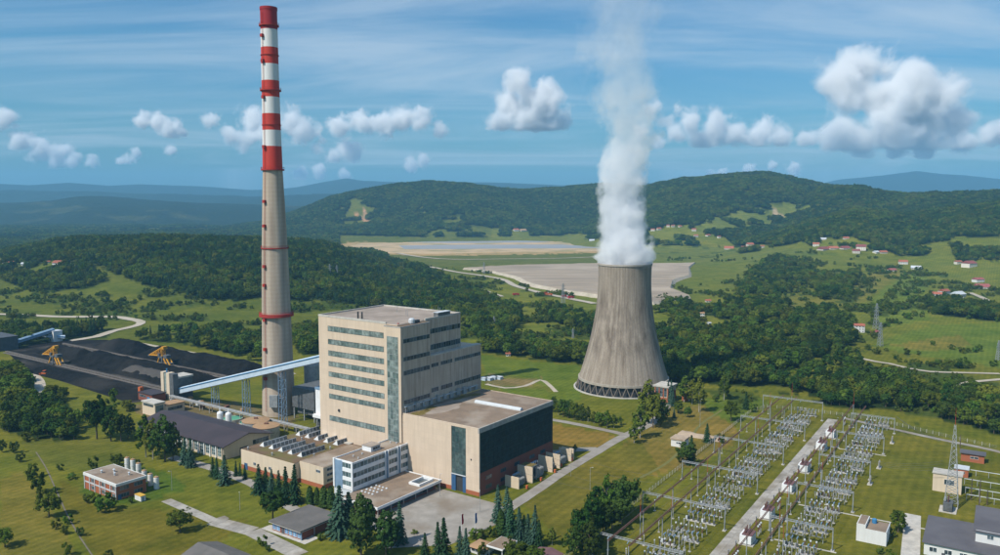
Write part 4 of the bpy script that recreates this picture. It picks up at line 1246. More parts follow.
def individual(P, n, labels, keys, hr, group):
    """the nearest become trees of their own, the rest are returned"""
    d = np.hypot(P[:, 0], P[:, 1])
    vis = np.abs(P[:, 0] / P[:, 1]) < 0.64
    o = np.argsort(np.where(vis, d, 1e9))
    for i in o[:n]:
        x, y, z = P[i]
        k = random.choice(keys)
        lb, gr = labels(x, y)
        tree(k, x, y, z - 0.2, random.uniform(*hr), None, LOOK[k] + ' ' + lb, gr, 'bush' if k.startswith('bush') else 'tree')
    return P[o[n:]]
def lab_wood(x, y):
    if x < -120 and y < 800: return 'in the dark grove below the coal yard', 'grove below the coal yard'
    if x < 60: return 'at the wood edge behind the plant', 'wood edge behind the plant'
    return 'in the wood between cooling tower and switchyard', 'wood behind the switchyard'
def lab_bush(x, y):
    if x < 60: return 'scattered on the meadow behind the coal yard and stack', 'bushes behind the plant'
    return 'scattered on rough ground beyond the switchyard fence', 'bushes beyond the switchyard'
wall = np.concatenate([wl, wr])
rest = individual(wall, 150, lab_wood, ['oak0', 'oak1', 'oak2', 'oak3', 'oak2'], (10, 15), None)
rest_s = individual(ws, 110, lab_bush, ['bush0', 'bush1'], (2.6, 5.0), None)

def scatter_group(keys):
    ng = bpy.data.node_groups.new('scatter', 'GeometryNodeTree')
    ng.interface.new_socket('Geometry', in_out='INPUT', socket_type='NodeSocketGeometry')
    ng.interface.new_socket('Geometry', in_out='OUTPUT', socket_type='NodeSocketGeometry')
    N, L = ng.nodes, ng.links
    gi = N.new('NodeGroupInput'); go = N.new('NodeGroupOutput'); jn = N.new('GeometryNodeJoinGeometry')
    def named(nm, ty):
        a = N.new('GeometryNodeInputNamedAttribute'); a.data_type = ty; a.inputs['Name'].default_value = nm
        return next(s for s in a.outputs if s.enabled and s.name == 'Attribute')
    k_ = named('kind_index', 'INT'); s_ = named('tree_scale', 'FLOAT_VECTOR'); r_ = named('tree_turn', 'FLOAT_VECTOR')
    for i, key in enumerate(keys):
        oi = N.new('GeometryNodeObjectInfo'); oi.inputs['Object'].default_value = CROWN_OBJ[key]
        oi.inputs['As Instance'].default_value = True
        oi.transform_space = 'ORIGINAL'
        cp = N.new('FunctionNodeCompare'); cp.data_type = 'INT'; cp.operation = 'EQUAL'
        ins = [s for s in cp.inputs if s.enabled]
        L.new(k_, ins[0]); ins[1].default_value = i
        ip = N.new('GeometryNodeInstanceOnPoints')
        L.new(gi.outputs[0], ip.inputs['Points'])
        L.new(cp.outputs[0], ip.inputs['Selection'])
        L.new(oi.outputs['Geometry'], ip.inputs['Instance'])
        L.new(r_, ip.inputs['Rotation']); L.new(s_, ip.inputs['Scale'])
        L.new(ip.outputs[0], jn.inputs[0])
    L.new(jn.outputs[0], go.inputs[0])
    return ng
def forest(name, P, keys, weights, h0, h1, label, wide=(0.9, 1.25)):
    n = len(P)
    me = bpy.data.meshes.new(name)
    me.vertices.add(n)
    P = P.copy(); P[:, 2] -= 0.4
    me.vertices.foreach_set('co', P.ravel())
    k = RNG.choice(len(keys), n, p=np.array(weights) / sum(weights))
    sw = fbm(P[:, 0] / 110.0 + 31, P[:, 1] / 110.0 + 7, 3) / 0.9
    k = np.where((sw > .56) & (RNG.random(n) < .7), 1, k)
    base = np.array([TREE[q][3] for q in keys])[k]
    patch_ = fbm(P[:, 0] / 70.0 + 3, P[:, 1] / 70.0, 3) / 0.9
    s = (h0 + (h1 - h0) * np.clip(0.25 + 0.75 * RNG.beta(1.6, 1.6, n) + (patch_ - .5) * 1.1, 0, 1.25)) / base
    wx = s * RNG.uniform(*wide, n)
    sc_ = np.stack([wx, wx, s], 1)
    rot = np.zeros((n, 3)); rot[:, 2] = RNG.uniform(0, 6.283, n)
    a = me.attributes.new('kind_index', 'INT', 'POINT'); a.data.foreach_set('value', k.astype(np.int32))
    a = me.attributes.new('tree_scale', 'FLOAT_VECTOR', 'POINT'); a.data.foreach_set('vector', sc_.ravel())
    a = me.attributes.new('tree_turn', 'FLOAT_VECTOR', 'POINT'); a.data.foreach_set('vector', rot.ravel())
    me.update()
    o = obj(name, me)
    md = o.modifiers.new('scatter', 'NODES'); md.node_group = scatter_group(keys)
    tag(o, label, 'forest', kind='stuff')
    return o
# one hillside forest, one valley wood, one scrub, one far hill forest
hs = (rest[:, 0] < 60) & (rest[:, 1] > 950)
# make sure the prototypes of every kind stand somewhere
forest('hillside_forest', rest[hs], ['oak2', 'oak0', 'spruce0', 'oak3', 'spruce1'], [4, 2, 2.2, 2.5, 1.6], 7, 18, 'dense mixed forest covering the low hill behind the stack')
forest('valley_woodland', rest[~hs], ['oak2', 'oak0', 'oak1', 'oak3'], [4, 2.2, 1.6, 2.2], 6, 17, 'broadleaf woodland filling the valley beyond the cooling tower and switchyard')
forest('meadow_scrub', rest_s, ['bush0', 'bush1', 'oak0', 'oak2'], [3, 3, 1.2, 1.4], 2.6, 8.5, 'scattered scrub bushes on the open meadows')
X, Y, Z, px, py = sample(520000, -3900, 3900, 2300, 5400)
fw = wooded(X, Y, Z, px, py)
for l in ([(655, 246), (840, 246), (840, 262), (655, 262)],):
    fw &= ~(inpoly(px, py, l) & (Y < 2900))
P = np.stack([X, Y, Z], 1)[fw]
P = P[(py[fw] < 262)]
P = grid_thin(P, 8.6)
forest('far_hill_forest', P, ['oak2', 'oak0', 'oak3', 'spruce0'], [4, 1.6, 2.4, 1.6], 10, 21, 'dark continuous forest covering the hills beyond the ash field', (1.15, 1.7))

# ------------------------------------------------------------------ turbine hall
def turbine_hall():
    t = thing('turbine_hall', 'broad beige turbine hall with dark glazed flank and blue gate', 'building', W(0, 0), RZ)
    LB, LA, Hh = 76.5, 55.7, 37.7
    # front wall (faces -x) in pieces around the glazing strip and the gate
    g0, g1 = 9.2, 19.4
    mb = MB()
    mb.box(0, 0.9, 0.0, g0, 2.3, Hh).box(0, 0.9, g1, LA, 2.3, Hh).box(0, 0.9, g0, g1, 36.6, Hh)
    mb.build('wall', 'beige', t)
    mb = MB(); mb.box(-0.06, 0.9, 0.0, g0, 0, 2.3).box(-0.06, 0.9, g1, LA, 0, 2.3)
    mb.build('plinth', 'brickwall', t, label='orange brick plinth')
    gl = band(t, 'y', 0.35, g0, g1, 9.6, 36.6, 4, 'glass_teal', 'steeldark', 0.1, rows=9, name='stair_window')
    gate = MB().box(0.5, 0.6, g0, g1, 0, 9.3).build('gate', 'darkmetal', t, label='open gateway, its inner shade a dark sheet')  # dark sheet: shade of the hall interior put into its colour
    MB().box(-0.15, 0.45, g0, g0 + 2.2, 0, 9.3).build('gate_leaf', 'bluepaint', gate)
    MB().box(-0.15, 0.45, g1 - 3.0, g1, 0, 9.3).build('gate_leaf', 'bluepaint', gate)
    MB().box(-0.5, 0.5, g0, g1, 9.3, 9.6).build('lintel', 'lightgrey', gate)
    # flank (faces -y): brick base, glazed wall, parapet
    MB().box(0.9, LB, 0.0, 0.8, 0, 12.6).build('brick_base', 'darkbrick', t, label='dark red brick base of the flank')
    fl = MB().box(0.9, LB, 0.25, 0.8, 12.6, 35.2).build('curtain_wall', 'steeldark', t, label='dark curtain wall of the flank')
    nx, nzr = 18, 6
    w = (LB - 0.9) / nx; h = (35.2 - 12.6) / nzr
    for i in range(nx):
        for j in range(nzr):
            obj('glass_panel', boxmesh('glass_panel', 'hall_glass', w - 0.14, 0.16, h - 0.12), fl, (0.9 + w * (i + .5), 0.20, 12.66 + h * j))
    MB().box(-0.02, LB + 0.1, -0.12, 0.8, 35.2, Hh + 0.3).build('parapet', 'concrete', t)
    MB().box(-0.03, 0.7, 0.81, LA, Hh + 0.001, Hh + 0.32).build('parapet', 'beige', t)
    MB().box(LB - 0.6, LB, 0.81, LA, 0, Hh + 0.3).build('rear_wall', 'beige_shaded', t)
    MB().box(0.91, LB - 0.61, LA - 0.6, LA, 0, Hh - 0.1).build('party_wall', 'beige_shaded', t)
    rf = MB().box(0.91, LB - 0.61, 0.81, LA - 0.61, Hh - 0.8, Hh).build('roof', 'roofgravel', t)
    # moss and stains lie on the roof as thin beds
    def patch(cx, cy_, rx, ry, m, z):
        n = 22; ph = random.random() * 6
        MB().quad(*[(cx + rx * (1 + .22 * math.sin(3 * k * .2856 + ph) + random.uniform(-.12, .12)) * math.cos(k * .2856), cy_ + ry * (1 + .2 * math.cos(2 * k * .2856 + ph) + random.uniform(-.12, .12)) * math.sin(k * .2856), z) for k in range(n)]).build('moss_patch' if m == 'moss' else 'bare_patch', m, rf)
    patch(8, 48, 7, 5.0, 'moss', Hh + 0.02); patch(30, 50, 16, 2.2, 'roofpale', Hh + 0.02); patch(22, 42, 14, 6, 'roofpale', Hh + 0.03)
    patch(52, 52.0, 11, 2.0, 'moss', Hh + 0.03); patch(20, 51, 5, 2.6, 'moss', Hh + 0.04); patch(62, 49, 4, 2.5, 'moss', Hh + 0.04)
    # long barrel ridge vent
    v = MB()
    prof = [(1.5 * math.cos(q), 1.7 * math.sin(q)) for q in [math.pi * k / 10 for k in range(11)]]
    for (p0, q0), (p1, q1) in zip(prof, prof[1:]):
        v.quad((46 + p0, 3, Hh + q0), (46 + p1, 3, Hh + q1), (46 + p1, 37, Hh + q1), (46 + p0, 37, Hh + q0))
    v.quad(*[(46 + p, 3, Hh + q) for p, q in prof]); v.quad(*[(46 + p, 37, Hh + q) for p, q in reversed(prof)])
    vb = v.build('ridge_vent', 'lightgrey', rf, smooth=False)
    for k in range(6): pass
    # windows in the brick base
    for x in (6, 20, 34, 50, 62):
        for z in (2.4, 7.6):
            band(t, 'x', 0.0, x, x + 5.5, z, z + 2.2, 3, 'window_dark', 'steeldark', 0.1)
    box('lamp', 'darkmetal', t, -0.45, 0.0, 5.2, 5.7, 19.5, 20.2)
    return t
turbine_hall()

# ------------------------------------------------------------------ boiler house
def boiler_house():
    t = thing('boiler_house', 'tall beige boiler house with ribbon windows and glazed stair tower', 'building', W(0, 0), RZ)
    # main block b 1..60, a 57..127, z 0..90 ; stair tower b -0.8..25, a 56..69, z 88.4 ; stepped bay b 25..70, a 48..57 z 72
    MB().box(1, 60, 60.0, 127, 0, 89.2).build('main_block', 'beige', t)
    mb = MB()
    mb.box(0.9, 60.1, 126.2, 127.1, 89.2, 90.3).box(0.9, 1.7, 69.0, 126.2, 89.2, 90.3).box(59.3, 60.1, 59.7, 126.2, 89.2, 90.3).box(25.5, 59.3, 59.7, 60.5, 89.2, 90.3)
    mb.build('parapet', 'pale_concrete', t)
    rf = MB().box(1.71, 59.29, 60.51, 126.19, 89.0, 89.45).build('roof', 'roofpale', t)
    st = MB().box(-0.9, 25.4, 56.0, 69.0, 0, 88.0).build('stair_tower', 'beige', t)
    MB().box(-0.95, 25.45, 55.95, 69.05, 88.0, 88.7).build('tower_coping', 'concrete', st)
    MB().box(-0.3, 24.8, 56.6, 68.4, 88.71, 88.8).build('tower_roof', 'roofmoss', st)
    # flank skin of main block and tower, shade put into its darker beige
    MB().box(25.4, 60.05, 59.75, 60.0, 37.7, 89.2).build('flank_wall', 'beige_shaded', t)
    MB().box(-0.9, 25.3, 55.75, 56.0, 37.8, 88.0).build('flank_wall', 'beige_shaded', t)
    bay = MB().box(25.45, 76.5, 55.72, 59.7, 37.8, 67.4).build('deaerator_bay', 'beige_shaded', t, label='lower stepped bay above the turbine hall roof')
    MB().box(25.46, 76.6, 55.62, 59.74, 67.4, 68.1).build('bay_coping', 'pale_concrete', bay)
    MB().box(60.1, 76.5, 59.7, 100, 37.8, 67.4).build('bay_return', 'beige', bay)
    # ribbon windows on the sunny face (faces -x)
    zb = [(80.5, 83.8), (72.3, 75.5), (65.0, 68.3), (58.4, 61.5), (51.8, 54.9), (44.1, 47.3), (37.8, 40.8), (23.6, 26.9)]
    for z0, z1 in zb:
        band(t, 'y', 1.0, 71.0, 118.5, z0, z1, 16, 'glass_green', 'steeldark', 0.14)
    # stair glazing
    band(t, 'y', -0.9, 57.8, 66.6, 5.5, 82.6, 4, 'glass_green', 'galv', 0.14, rows=22, name='stair_glazing')
    # flank windows (face -y)
    for z0, z1 in ((78.8, 81.4), (68.2, 70.8), (59.8, 62.6)):
        band(t, 'x', 55.75, 1.2, 24.6, z0, z1, 8, 'window_dark', 'galv', 0.12)
    band(t, 'x', 59.75, 26, 59.5, 80.2, 83.4, 12, 'window_dark', 'galv', 0.12)
    band(t, 'x', 59.75, 26, 59.5, 70.2, 73.6, 14, 'window_dark', 'galv', 0.12)
    for z0, z1 in ((60.5, 62.9), (45.0, 47.8)):
        band(bay, 'x', 55.72, 26, 75.8, z0, z1, 22, 'window_dark', 'galv', 0.12, skip=((3, 0), (9, 0)))
    band(t, 'x', 55.75, 1.2, 24.6, 42.5, 45.2, 8, 'window_dark', 'galv', 0.12)
    # plant on the hall roof along the foot of the flank
    for k in range(11):
        x = 4 + k * 6.5
        y = 55.7
        d = random.uniform(0.8, 1.8)
        box('vent_box', 'galv', t, x, x + random.uniform(1.6, 3.4), y - d, y - 0.06, 37.9 + random.uniform(0.3, 2), 41 + random.uniform(0, 2.0))
    mb = MB(); mb.box(1.0, 24.0, 54.6, 55.7, 41.2, 41.5).box(26, 72, 54.6, 55.6, 41.2, 41.5)
    for k in range(14): mb.box(1.5 + k * 1.7, 1.7 + k * 1.7, 54.7, 54.9, 37.75, 41.2)
    mb.build('service_walkway', 'lightgrey', t)
    # roof furniture
    p = MB().box(38, 50, 60, 63.5, 89.46, 92.2).build('penthouse', 'machine', t)
    MB().box(37.7, 50.3, 59.7, 63.8, 92.2, 92.5).build('roof_cap', 'lightgrey', p)
    f = MB(); f.lathe([(1.6, 88.8), (1.9, 89.4), (1.9, 91.2), (1.2, 92)], 12, 13, 59.5); f.build('fan_housing', 'lightgrey', t)
    box('fan_duct', 'steeldark', t, 14.6, 19.0, 58.4, 60.6, 88.8, 90.6)
    for q in ((5, 96), (5, 92.6)):
        MB().lathe([(0.5, 89.45), (0.5, 94)], 8, q[0], q[1]).build('vent_stack', 'darkmetal', t)
    for q in ((52, 70), (55, 74), (30, 78), (33, 82), (40, 96)):
        MB().lathe([(0.13, 89.45), (0.1, 93.5)], 5, q[0], q[1]).build('roof_mast', 'galv', t)
    box('roof_hatch', 'redsteel', t, 4, 5.2, 62, 63, 88.8, 89.8)
    # wall lamp and rust marks are separate pieces
    box('wall_box', 'darkmetal', t, 0.5, 1.0, 109, 110.5, 30.5, 32.0)
    # lower roof ledge on the sunny side where the workshop joins
    return t
boiler_house()

# ------------------------------------------------------------------ office block and podium
def office():
    t = thing('office_block', 'white three-storey office block with pale blue ribs beside the turbine hall', 'building', W(-44, 52), RZ)
    L_, D = 48.5, 15.0
    z0, z1 = 5.2, 20.2
    secs = [(0, 25.2, 9), (27.2, 35.4, 3), (37.4, L_, 5)]
    core = MB().box(0.25, L_, 0.35, D, 0.0, z1 - 0.5).build('core_wall', 'bluewhite', t)
    sp = MB()
    for s0, s1, n in secs:
        for k in range(4):
            zz = z0 + k * 4.9
            sp.box(s0 + (0.0 if s0 else 0), s1, 0, 0.34, zz, min(zz + 2.0, z1 + 0.3) if k < 3 else z1 + 0.35)
    sp.build('spandrel', 'white', t)
    for s0, s1, n in secs:
        for k in range(3):
            band(t, 'x', 0.30, s0 + 0.25, s1 - 0.2, z0 + k * 4.9 + 2.0, z0 + k * 4.9 + 4.9, n, 'glass', 'white', 0.22)
    for s0, s1 in ((25.2, 27.2), (35.4, 37.4)):
        MB().box(s0, s1, 0.05, 0.34, z0, z1 + 0.1).build('service_rib', 'bluegrey', t)
        MB().box(s0 - 0.4, s0, -0.5, 0.34, z0, z1 + 0.9).build('fin', 'white', t)
        MB().box(s1, s1 + 0.4, -0.5, 0.34, z0, z1 + 0.9).build('fin', 'white', t)
    # sunny end (faces -x)
    for k in range(4):
        zz = z0 + k * 4.9
        box('end_spandrel', 'white', t, -0.1, 0.25, 1.2, 8.0, zz, min(zz + 2.0, z1 + 0.3) if k < 3 else z1 + 0.3)
    for k in range(3):
        band(t, 'y', 0.25, 1.4, 7.8, z0 + k * 4.9 + 2.0, z0 + k * 4.9 + 4.9, 3, 'glass', 'white', 0.2)
    MB().box(-0.4, 0.24, 0.0, 1.2, z0, z1 + 0.9).build('fin', 'white', t)
    MB().box(-0.1, 0.24, 8.0, 13.8, z0, z1 + 0.2).build('service_rib', 'bluegrey', t)
    MB().box(-0.5, 0.24, 13.8, D, z0, z1 + 0.9).build('fin', 'white', t)
    rf = MB().box(0.6, L_ - 0.3, 0.6, D - 0.4, z1 - 0.5, z1 + 0.05).build('roof', 'roofgravel', t)
    pr = MB(); pr.box(0, L_, 0.0, 0.5, z1 + 0.351, z1 + 0.7).box(0, L_, D - 0.4, D, z1 - 0.5, z1 + 0.7).box(L_ - 0.3, L_, 0.5, D - 0.4, z1 - 0.5, z1 + 0.7).box(0.25, 0.6, 0.5, D - 0.4, z1 - 0.5, z1 + 0.7)
    pr.build('parapet', 'white', t)
    ph = MB().box(20.5, 28, 6.5, 13.5, z1 + 0.05, z1 + 3.0).build('lift_house', 'white', t)
    MB().box(20.2, 28.3, 6.2, 13.8, z1 + 3.0, z1 + 3.25).build('lift_roof', 'roofpale', ph)
    band(ph, 'x', 6.5, 22, 27.5, z1 + 0.7, z1 + 2.5, 3, 'window_dark', 'lightgrey', 0.12)
    for q in ((8, 4), (9.2, 9), (15, 8), (40, 10), (41, 6)):
        MB().lathe([(0.35, z1 + 0.05), (0.35, z1 + 0.8), (0.5, z1 + 0.9)], 8, *q).build('roof_vent', 'lightgrey', t)
    MB().lathe([(0.8, z1 + 0.05), (0.9, z1 + 1.0)], 10, 46, 11).build('roof_tank', 'orange', t)
    # podium
    p = thing('entrance_podium', 'single-storey flat podium with white fascia around the office block', 'building', W(-54, 24.5), RZ)
    MB().box(3, 49, 2.5, 27.0, 0, 4.2).build('recessed_wall', 'darkbrick', p)  # shade of the recess put into dark brick and dark panes
    band(p, 'x', 2.5, 5, 47, 1.0, 3.6, 14, 'window_dark', 'steeldark', .12)
    band(p, 'y', 3.0, 5, 24, 1.0, 3.6, 6, 'window_dark', 'steeldark', .12)
    MB().box(0, 51, 0, 27.2, 4.3, 5.0).build('roof', 'roofgravel', p)
    fa = MB(); fa.box(-0.25, 51.25, -0.25, 0.1, 4.0, 5.5).box(-0.25, 0.1, 0.1, 27.2, 4.0, 5.5).box(50.9, 51.25, 0.1, 27.2, 4.0, 5.5)
    fa.build('fascia', 'white', p)
    for k in range(6):
        box('column', 'concrete', p, 1 + k * 9.7, 1.4 + k * 9.7, 0.6, 1.0, 0, 4.3)
    # white framed light well near the entrance
    lw = MB(); lw.box(36, 48, 3.0, 3.8, 5.01, 6.3).box(36, 48, 10, 10.8, 5.01, 6.3).box(36, 36.8, 3.8, 10, 5.01, 6.3).box(47.2, 48, 3.8, 10, 5.01, 6.3)
    lw.build('light_well', 'white', p)
    box('light_well_floor', 'window_dark', p, 36.8, 47.2, 3.8, 10, 5.01, 5.1)
    for i in range(4):
        for j in range(4):
            obj('skylight_dome', _dome(), p, (13 + i * 3.6, 16 + j * 2.6, 5.0))
    return t
_dm = []
def _dome():
    if not _dm:
        _dm.append(MB().lathe([(0.7, 0), (0.66, 0.3), (0.42, 0.5), (0.05, 0.6)], 10).mesh('skylight_dome', 'lightgrey'))
    return _dm[0]
office()

# ------------------------------------------------------------------ workshop
def workshop():
    t = thing('workshop', 'low beige workshop with rows of white sawtooth skylights', 'building', W(0, 0), RZ)
    MB().box(-45.5, 12, 98, 146, 2.6, 11.8).build('wall', 'workwall', t)
    MB().box(-45.45, 11.9, 98.1, 145.9, 0, 2.6).build('plinth', 'brickwall', t)
    MB().box(-45.1, 12, 98.1, 145.6, 11.8, 12.05).build('roof', 'roofmoss', t)
    MB().box(-41.5, -2, 78, 97.9, 2.4, 12.4).build('annex_wall', 'workwall', t)
    MB().box(-41.45, -2.1, 78.1, 97.8, 0, 2.4).build('plinth', 'brickwall', t)
    MB().box(-41.1, -2, 78.4, 97.8, 12.4, 12.65).build('annex_roof', 'roofgravel', t)
    MB().box(-1.9, 0.9, 69.2, 127, 0, 11.5).build('link_wall', 'workwall', t)
    MB().box(-27, 0.85, 69.3, 97.8, 11.6, 12.0).build('link_roof', 'roofmoss', t)
    MB().box(-26.9, -2, 69.3, 77.9, 0, 11.6).build('link_block', 'workwall', t)
    MB().box(-2.0, 0.95, 98.0, 126.9, 12.06, 12.7).build('link_parapet', 'pale_concrete', t)
    def mon(b0, b1, a0):
        # sawtooth monitor: glazed upright side to -y ... sloped white back
        mb = MB(); h = 3.0; w = 4.4; z = 12.05
        mb.quad((b0, a0, z), (b1, a0, z), (b1, a0 + 0.6, z + h), (b0, a0 + 0.6, z + h))
        mb.quad((b0, a0 + 0.6, z + h), (b1, a0 + 0.6, z + h), (b1, a0 + w, z), (b0, a0 + w, z))
        mb.quad((b0, a0, z), (b0, a0 + .6, z + h), (b0, a0 + w, z)); mb.quad((b1, a0, z), (b1, a0 + w, z), (b1, a0 + .6, z + h))
        m = mb.build('skylight', 'white', t)
        n = 6; w_ = (b1 - b0) / n
        for k in range(n):
            x0, x1 = b0 + k * w_ + .15, b0 + (k + 1) * w_ - .15
            MB().quad((x0, a0 - .02, z + .35), (x1, a0 - .02, z + .35), (x1, a0 + .42, z + h - .35), (x0, a0 + .42, z + h - .35)).build('pane', 'window_dark', m)
    for i in range(5):
        mon(-35.2, -17.2, 103.0 + i * 8.6)
        mon(-7.2, 9.6, 103.0 + i * 8.6)
    # wall windows and doors, front face
    for k in range(3):
        band(t, 'y', -45.5, 104 + k * 14, 106.4 + k * 14, 4.2, 6.0, 2, 'window_dark', 'lightgrey', 0.12)
    box('door', 'bluepaint', t, -45.62, -45.4, 140, 143, 0, 4)
    band(t, 'y', -41.5, 80.5, 84, 8.8, 10.4, 2, 'window_dark', 'lightgrey', 0.12)
    for z in (3.4, 6.6, 9.6):
        band(t, 'x', 78.0, -39, -28, z, z + 1.7, 5, 'window_dark', 'lightgrey', 0.12)
    for q in ((-43, 120), (-15, 101), (-30, 98.5), (-12, 130), (5, 144), (-44, 141)):
        MB().lathe([(0.4, 12.0), (0.4, 13.4), (0.7, 13.6), (0.2, 14)], 8, *q).build('roof_vent', 'galv', t)
workshop()

# ------------------------------------------------------------------ dark roofed hall
def dark_hall():
    t = thing('dark_roofed_hall', 'long hall with low dark purple-brown gable roof and pilastered facade', 'building', W(0, 0), RZ)
    b0, b1, a0, a1, e, r = -42.5, -6.5, 167.5, 262.0, 9.2, 13.6
    bm_ = (b0 + b1) / 2
    MB().box(b0, b1, a0, a1, 0, e - 0.4).build('wall', 'workwall', t)
    g = MB()
    for a in (a0, a1):
        g.quad((b0, a, e - 0.4), (b1, a, e - 0.4), (bm_, a, r - 0.3))
    g.build('gable', 'workwall', t)
    o = 1.6
    rm = MB()
    z_e = e - 0.35
    for s in (-1, 1):
        eb = b0 - o if s < 0 else b1 + o
        rm.quad((eb, a0 - 2, z_e), (bm_, a0 - 2, r), (bm_, a1 + 1, r), (eb, a1 + 1, z_e))
        rm.quad((eb, a0 - 2, z_e - .4), (bm_, a0 - 2, r - .4), (bm_, a1 + 1, r - .4), (eb, a1 + 1, z_e - .4))
        rm.quad((eb, a0 - 2, z_e - .4), (eb, a0 - 2, z_e), (eb, a1 + 1, z_e), (eb, a1 + 1, z_e - .4))
        rm.quad((eb, a0 - 2, z_e - .4), (bm_, a0 - 2, r - .4), (bm_, a0 - 2, r), (eb, a0 - 2, z_e))
    rm.build('roof', 'darkroof', t)
    n = 15
    for k in range(n + 1):
        a = a0 + 1 + (a1 - a0 - 2) * k / n
        box('pilaster', 'white' if k else 'workwall', t, b0 - 0.8, b0, a - 0.35, a + 0.35, 0, e - 0.85)
    for k in range(n):
        a = a0 + 1 + (a1 - a0 - 2) * k / n
        band(t, 'y', b0, a + 1.2, a + 5.0, 1.6, 7.6, 2, 'glass', 'white', 0.12, rows=3)
    band(t, 'x', a0, b0 + 22, b1 - 1.5, 4.5, 7.5, 5, 'window_dark', 'galv', 0.12)
    box('loading_door', 'steeldark', t, b0 + 12, b0 + 18, a0 - 0.12, a0 + 0.1, 0, 5)
dark_hall()

# ------------------------------------------------------------------ brick silo building, container, pavilion
def brick_building():
    t = thing('brick_building', 'small flat-roofed orange brick building with white roof edge', 'building', W(-118, 156), RZ)
    LB, LA, Z = 17, 33.5, 8.9
    MB().box(0, LB, 0, LA, 0, Z - 1.2).build('wall', 'brickwall', t)
    fa = MB().box(-0.4, LB + .4, -0.4, LA + .4, Z - 1.2, Z + 0.3).build('fascia', 'whitewall', t)
    MB().box(0.2, LB - .2, 0.2, LA - .2, Z + 0.3, Z + 0.36).build('roof', 'roofgravel', t)
    for k in range(7):
        a = 0.15 + k * (LA - 0.9) / 6
        box('pilaster', 'lightgrey', t, -0.35, 0, a, a + 0.6, 0, Z - 1.2)
    MB().box(-0.2, 0.0, 0.8, LA - .8, 4.0, 4.7).build('band_course', 'lightgrey', t)
    for k in range(6):
        a = 1.6 + k * (LA - 0.9) / 6
        if k % 2 == 0:
            for z in (0.9, 5.0):
                band(t, 'y', 0, a, a + 2.8, z, z + 2.3, 2, 'window_dark', 'lightgrey', 0.1)
    for k in range(2):
        for z in (1.0, 5.0):
            band(t, 'x', 0, 2 + k * 8, 7 + k * 8, z, z + 2.2, 3, 'window_dark', 'galv', 0.1)
    box('door', 'bluepaint', t, 0.6, 2.6, -0.14, 0, 0, 3.0)
    for q in ((7, 14), (10, 20), (5, 24), (12, 8)):
        MB().lathe([(0.45, Z + .36), (0.45, Z + 1.6), (0.8, Z + 1.8), (0.1, Z + 2.3)], 9, *q).build('roof_vent', 'lightgrey', t)
    # six upright silos behind
    first = None
    for si, (x, y) in enumerate(((505, 215), (528, 222), (550, 238), (573, 268), (597, 282), (621, 295))):
        X, Y = gp(x / 3.964, 415 + (y - 4) / 3.964)
        if first is None:
            first = thing('white_silo', 'sixth white silo with rusty cap from the container, behind the brick building', 'silo', (X, Y, 0), RZ, 'silos behind the brick building')
            MB().lathe([(1.5, 0), (1.5, 0.4), (1.45, 0.45), (1.45, 6.2), (1.3, 6.5)], 18).build('shell', 'whitewall', first, smooth=False)
            MB().lathe([(1.35, 6.5), (1.25, 6.9), (0.3, 7.2)], 18).build('cap', 'tantop', first)
            MB().lathe([(0.12, 7.1), (0.12, 7.9)], 6).build('vent_pipe', 'galv', first)
            MB().lathe([(1.56, 3.0), (1.56, 3.2)], 18).build('hoop', 'lightgrey', first)
        else:
            dup(first, (X, Y, 0), None, None, ['fifth', 'fourth', 'third', 'second', 'first'][si - 1] + ' white silo with rusty cap from the container, behind the brick building')
    X, Y = gp(141, 502)
    c = thing('site_container', 'small white site container with yellow roof by the brick building', 'container', (X, Y, 0), RZ)
    MB().box(0, 2.8, 0, 6.0, 0.2, 3.0).build('body', 'whitewall', c)
    MB().box(-.15, 2.95, -.15, 6.15, 3.0, 3.25).build('roof', 'yellowroof', c)
    box('door', 'bluegrey', c, 0.8, 1.8, -0.05, 0, 0.25, 2.5)
    box('skid', 'steeldark', c, 0.1, 2.7, 0.2, 5.8, 0, 0.2)
brick_building()

def pavilion():
    t = thing('flat_pavilion', 'small grey flat-roofed pavilion with blue painted front', 'building', W(-95, 34.5), RZ)
    LB, LA = 24, 22
    MB().box(0.3, LB, 0.3, LA - .3, 0, 4.2).build('wall', 'darkbrick', t)
    MB().box(-1.2, LB + .6, -0.6, LA + .6, 4.2, 4.5).build('eave', 'pale_concrete', t)
    rf = MB(); o = [(-1.2, -.6), (LB + .6, -.6), (LB + .6, LA + .6), (-1.2, LA + .6)]
    rf.prism(o, 4.5, 5.1); rf.build('roof', 'greyroof', t)
    for k in range(7):
        a = 0.8 + k * 3.0
        if k == 4:
            box('door', 'steeldark', t, 0.15, 0.3, a, a + 1.8, 0, 3.2)
        else:
            band(t, 'y', 0.3, a, a + 2.5, 0.7, 3.7, 2, 'window_blue', 'white', 0.12)
    box('corner_post', 'bluegrey', t, -0.1, 0.35, -0.05, 0.5, 0, 4.2)
    box('downpipe', 'lightgrey', t, 8, 8.3, 0.05, 0.3, 0, 4.2)
pavilion()
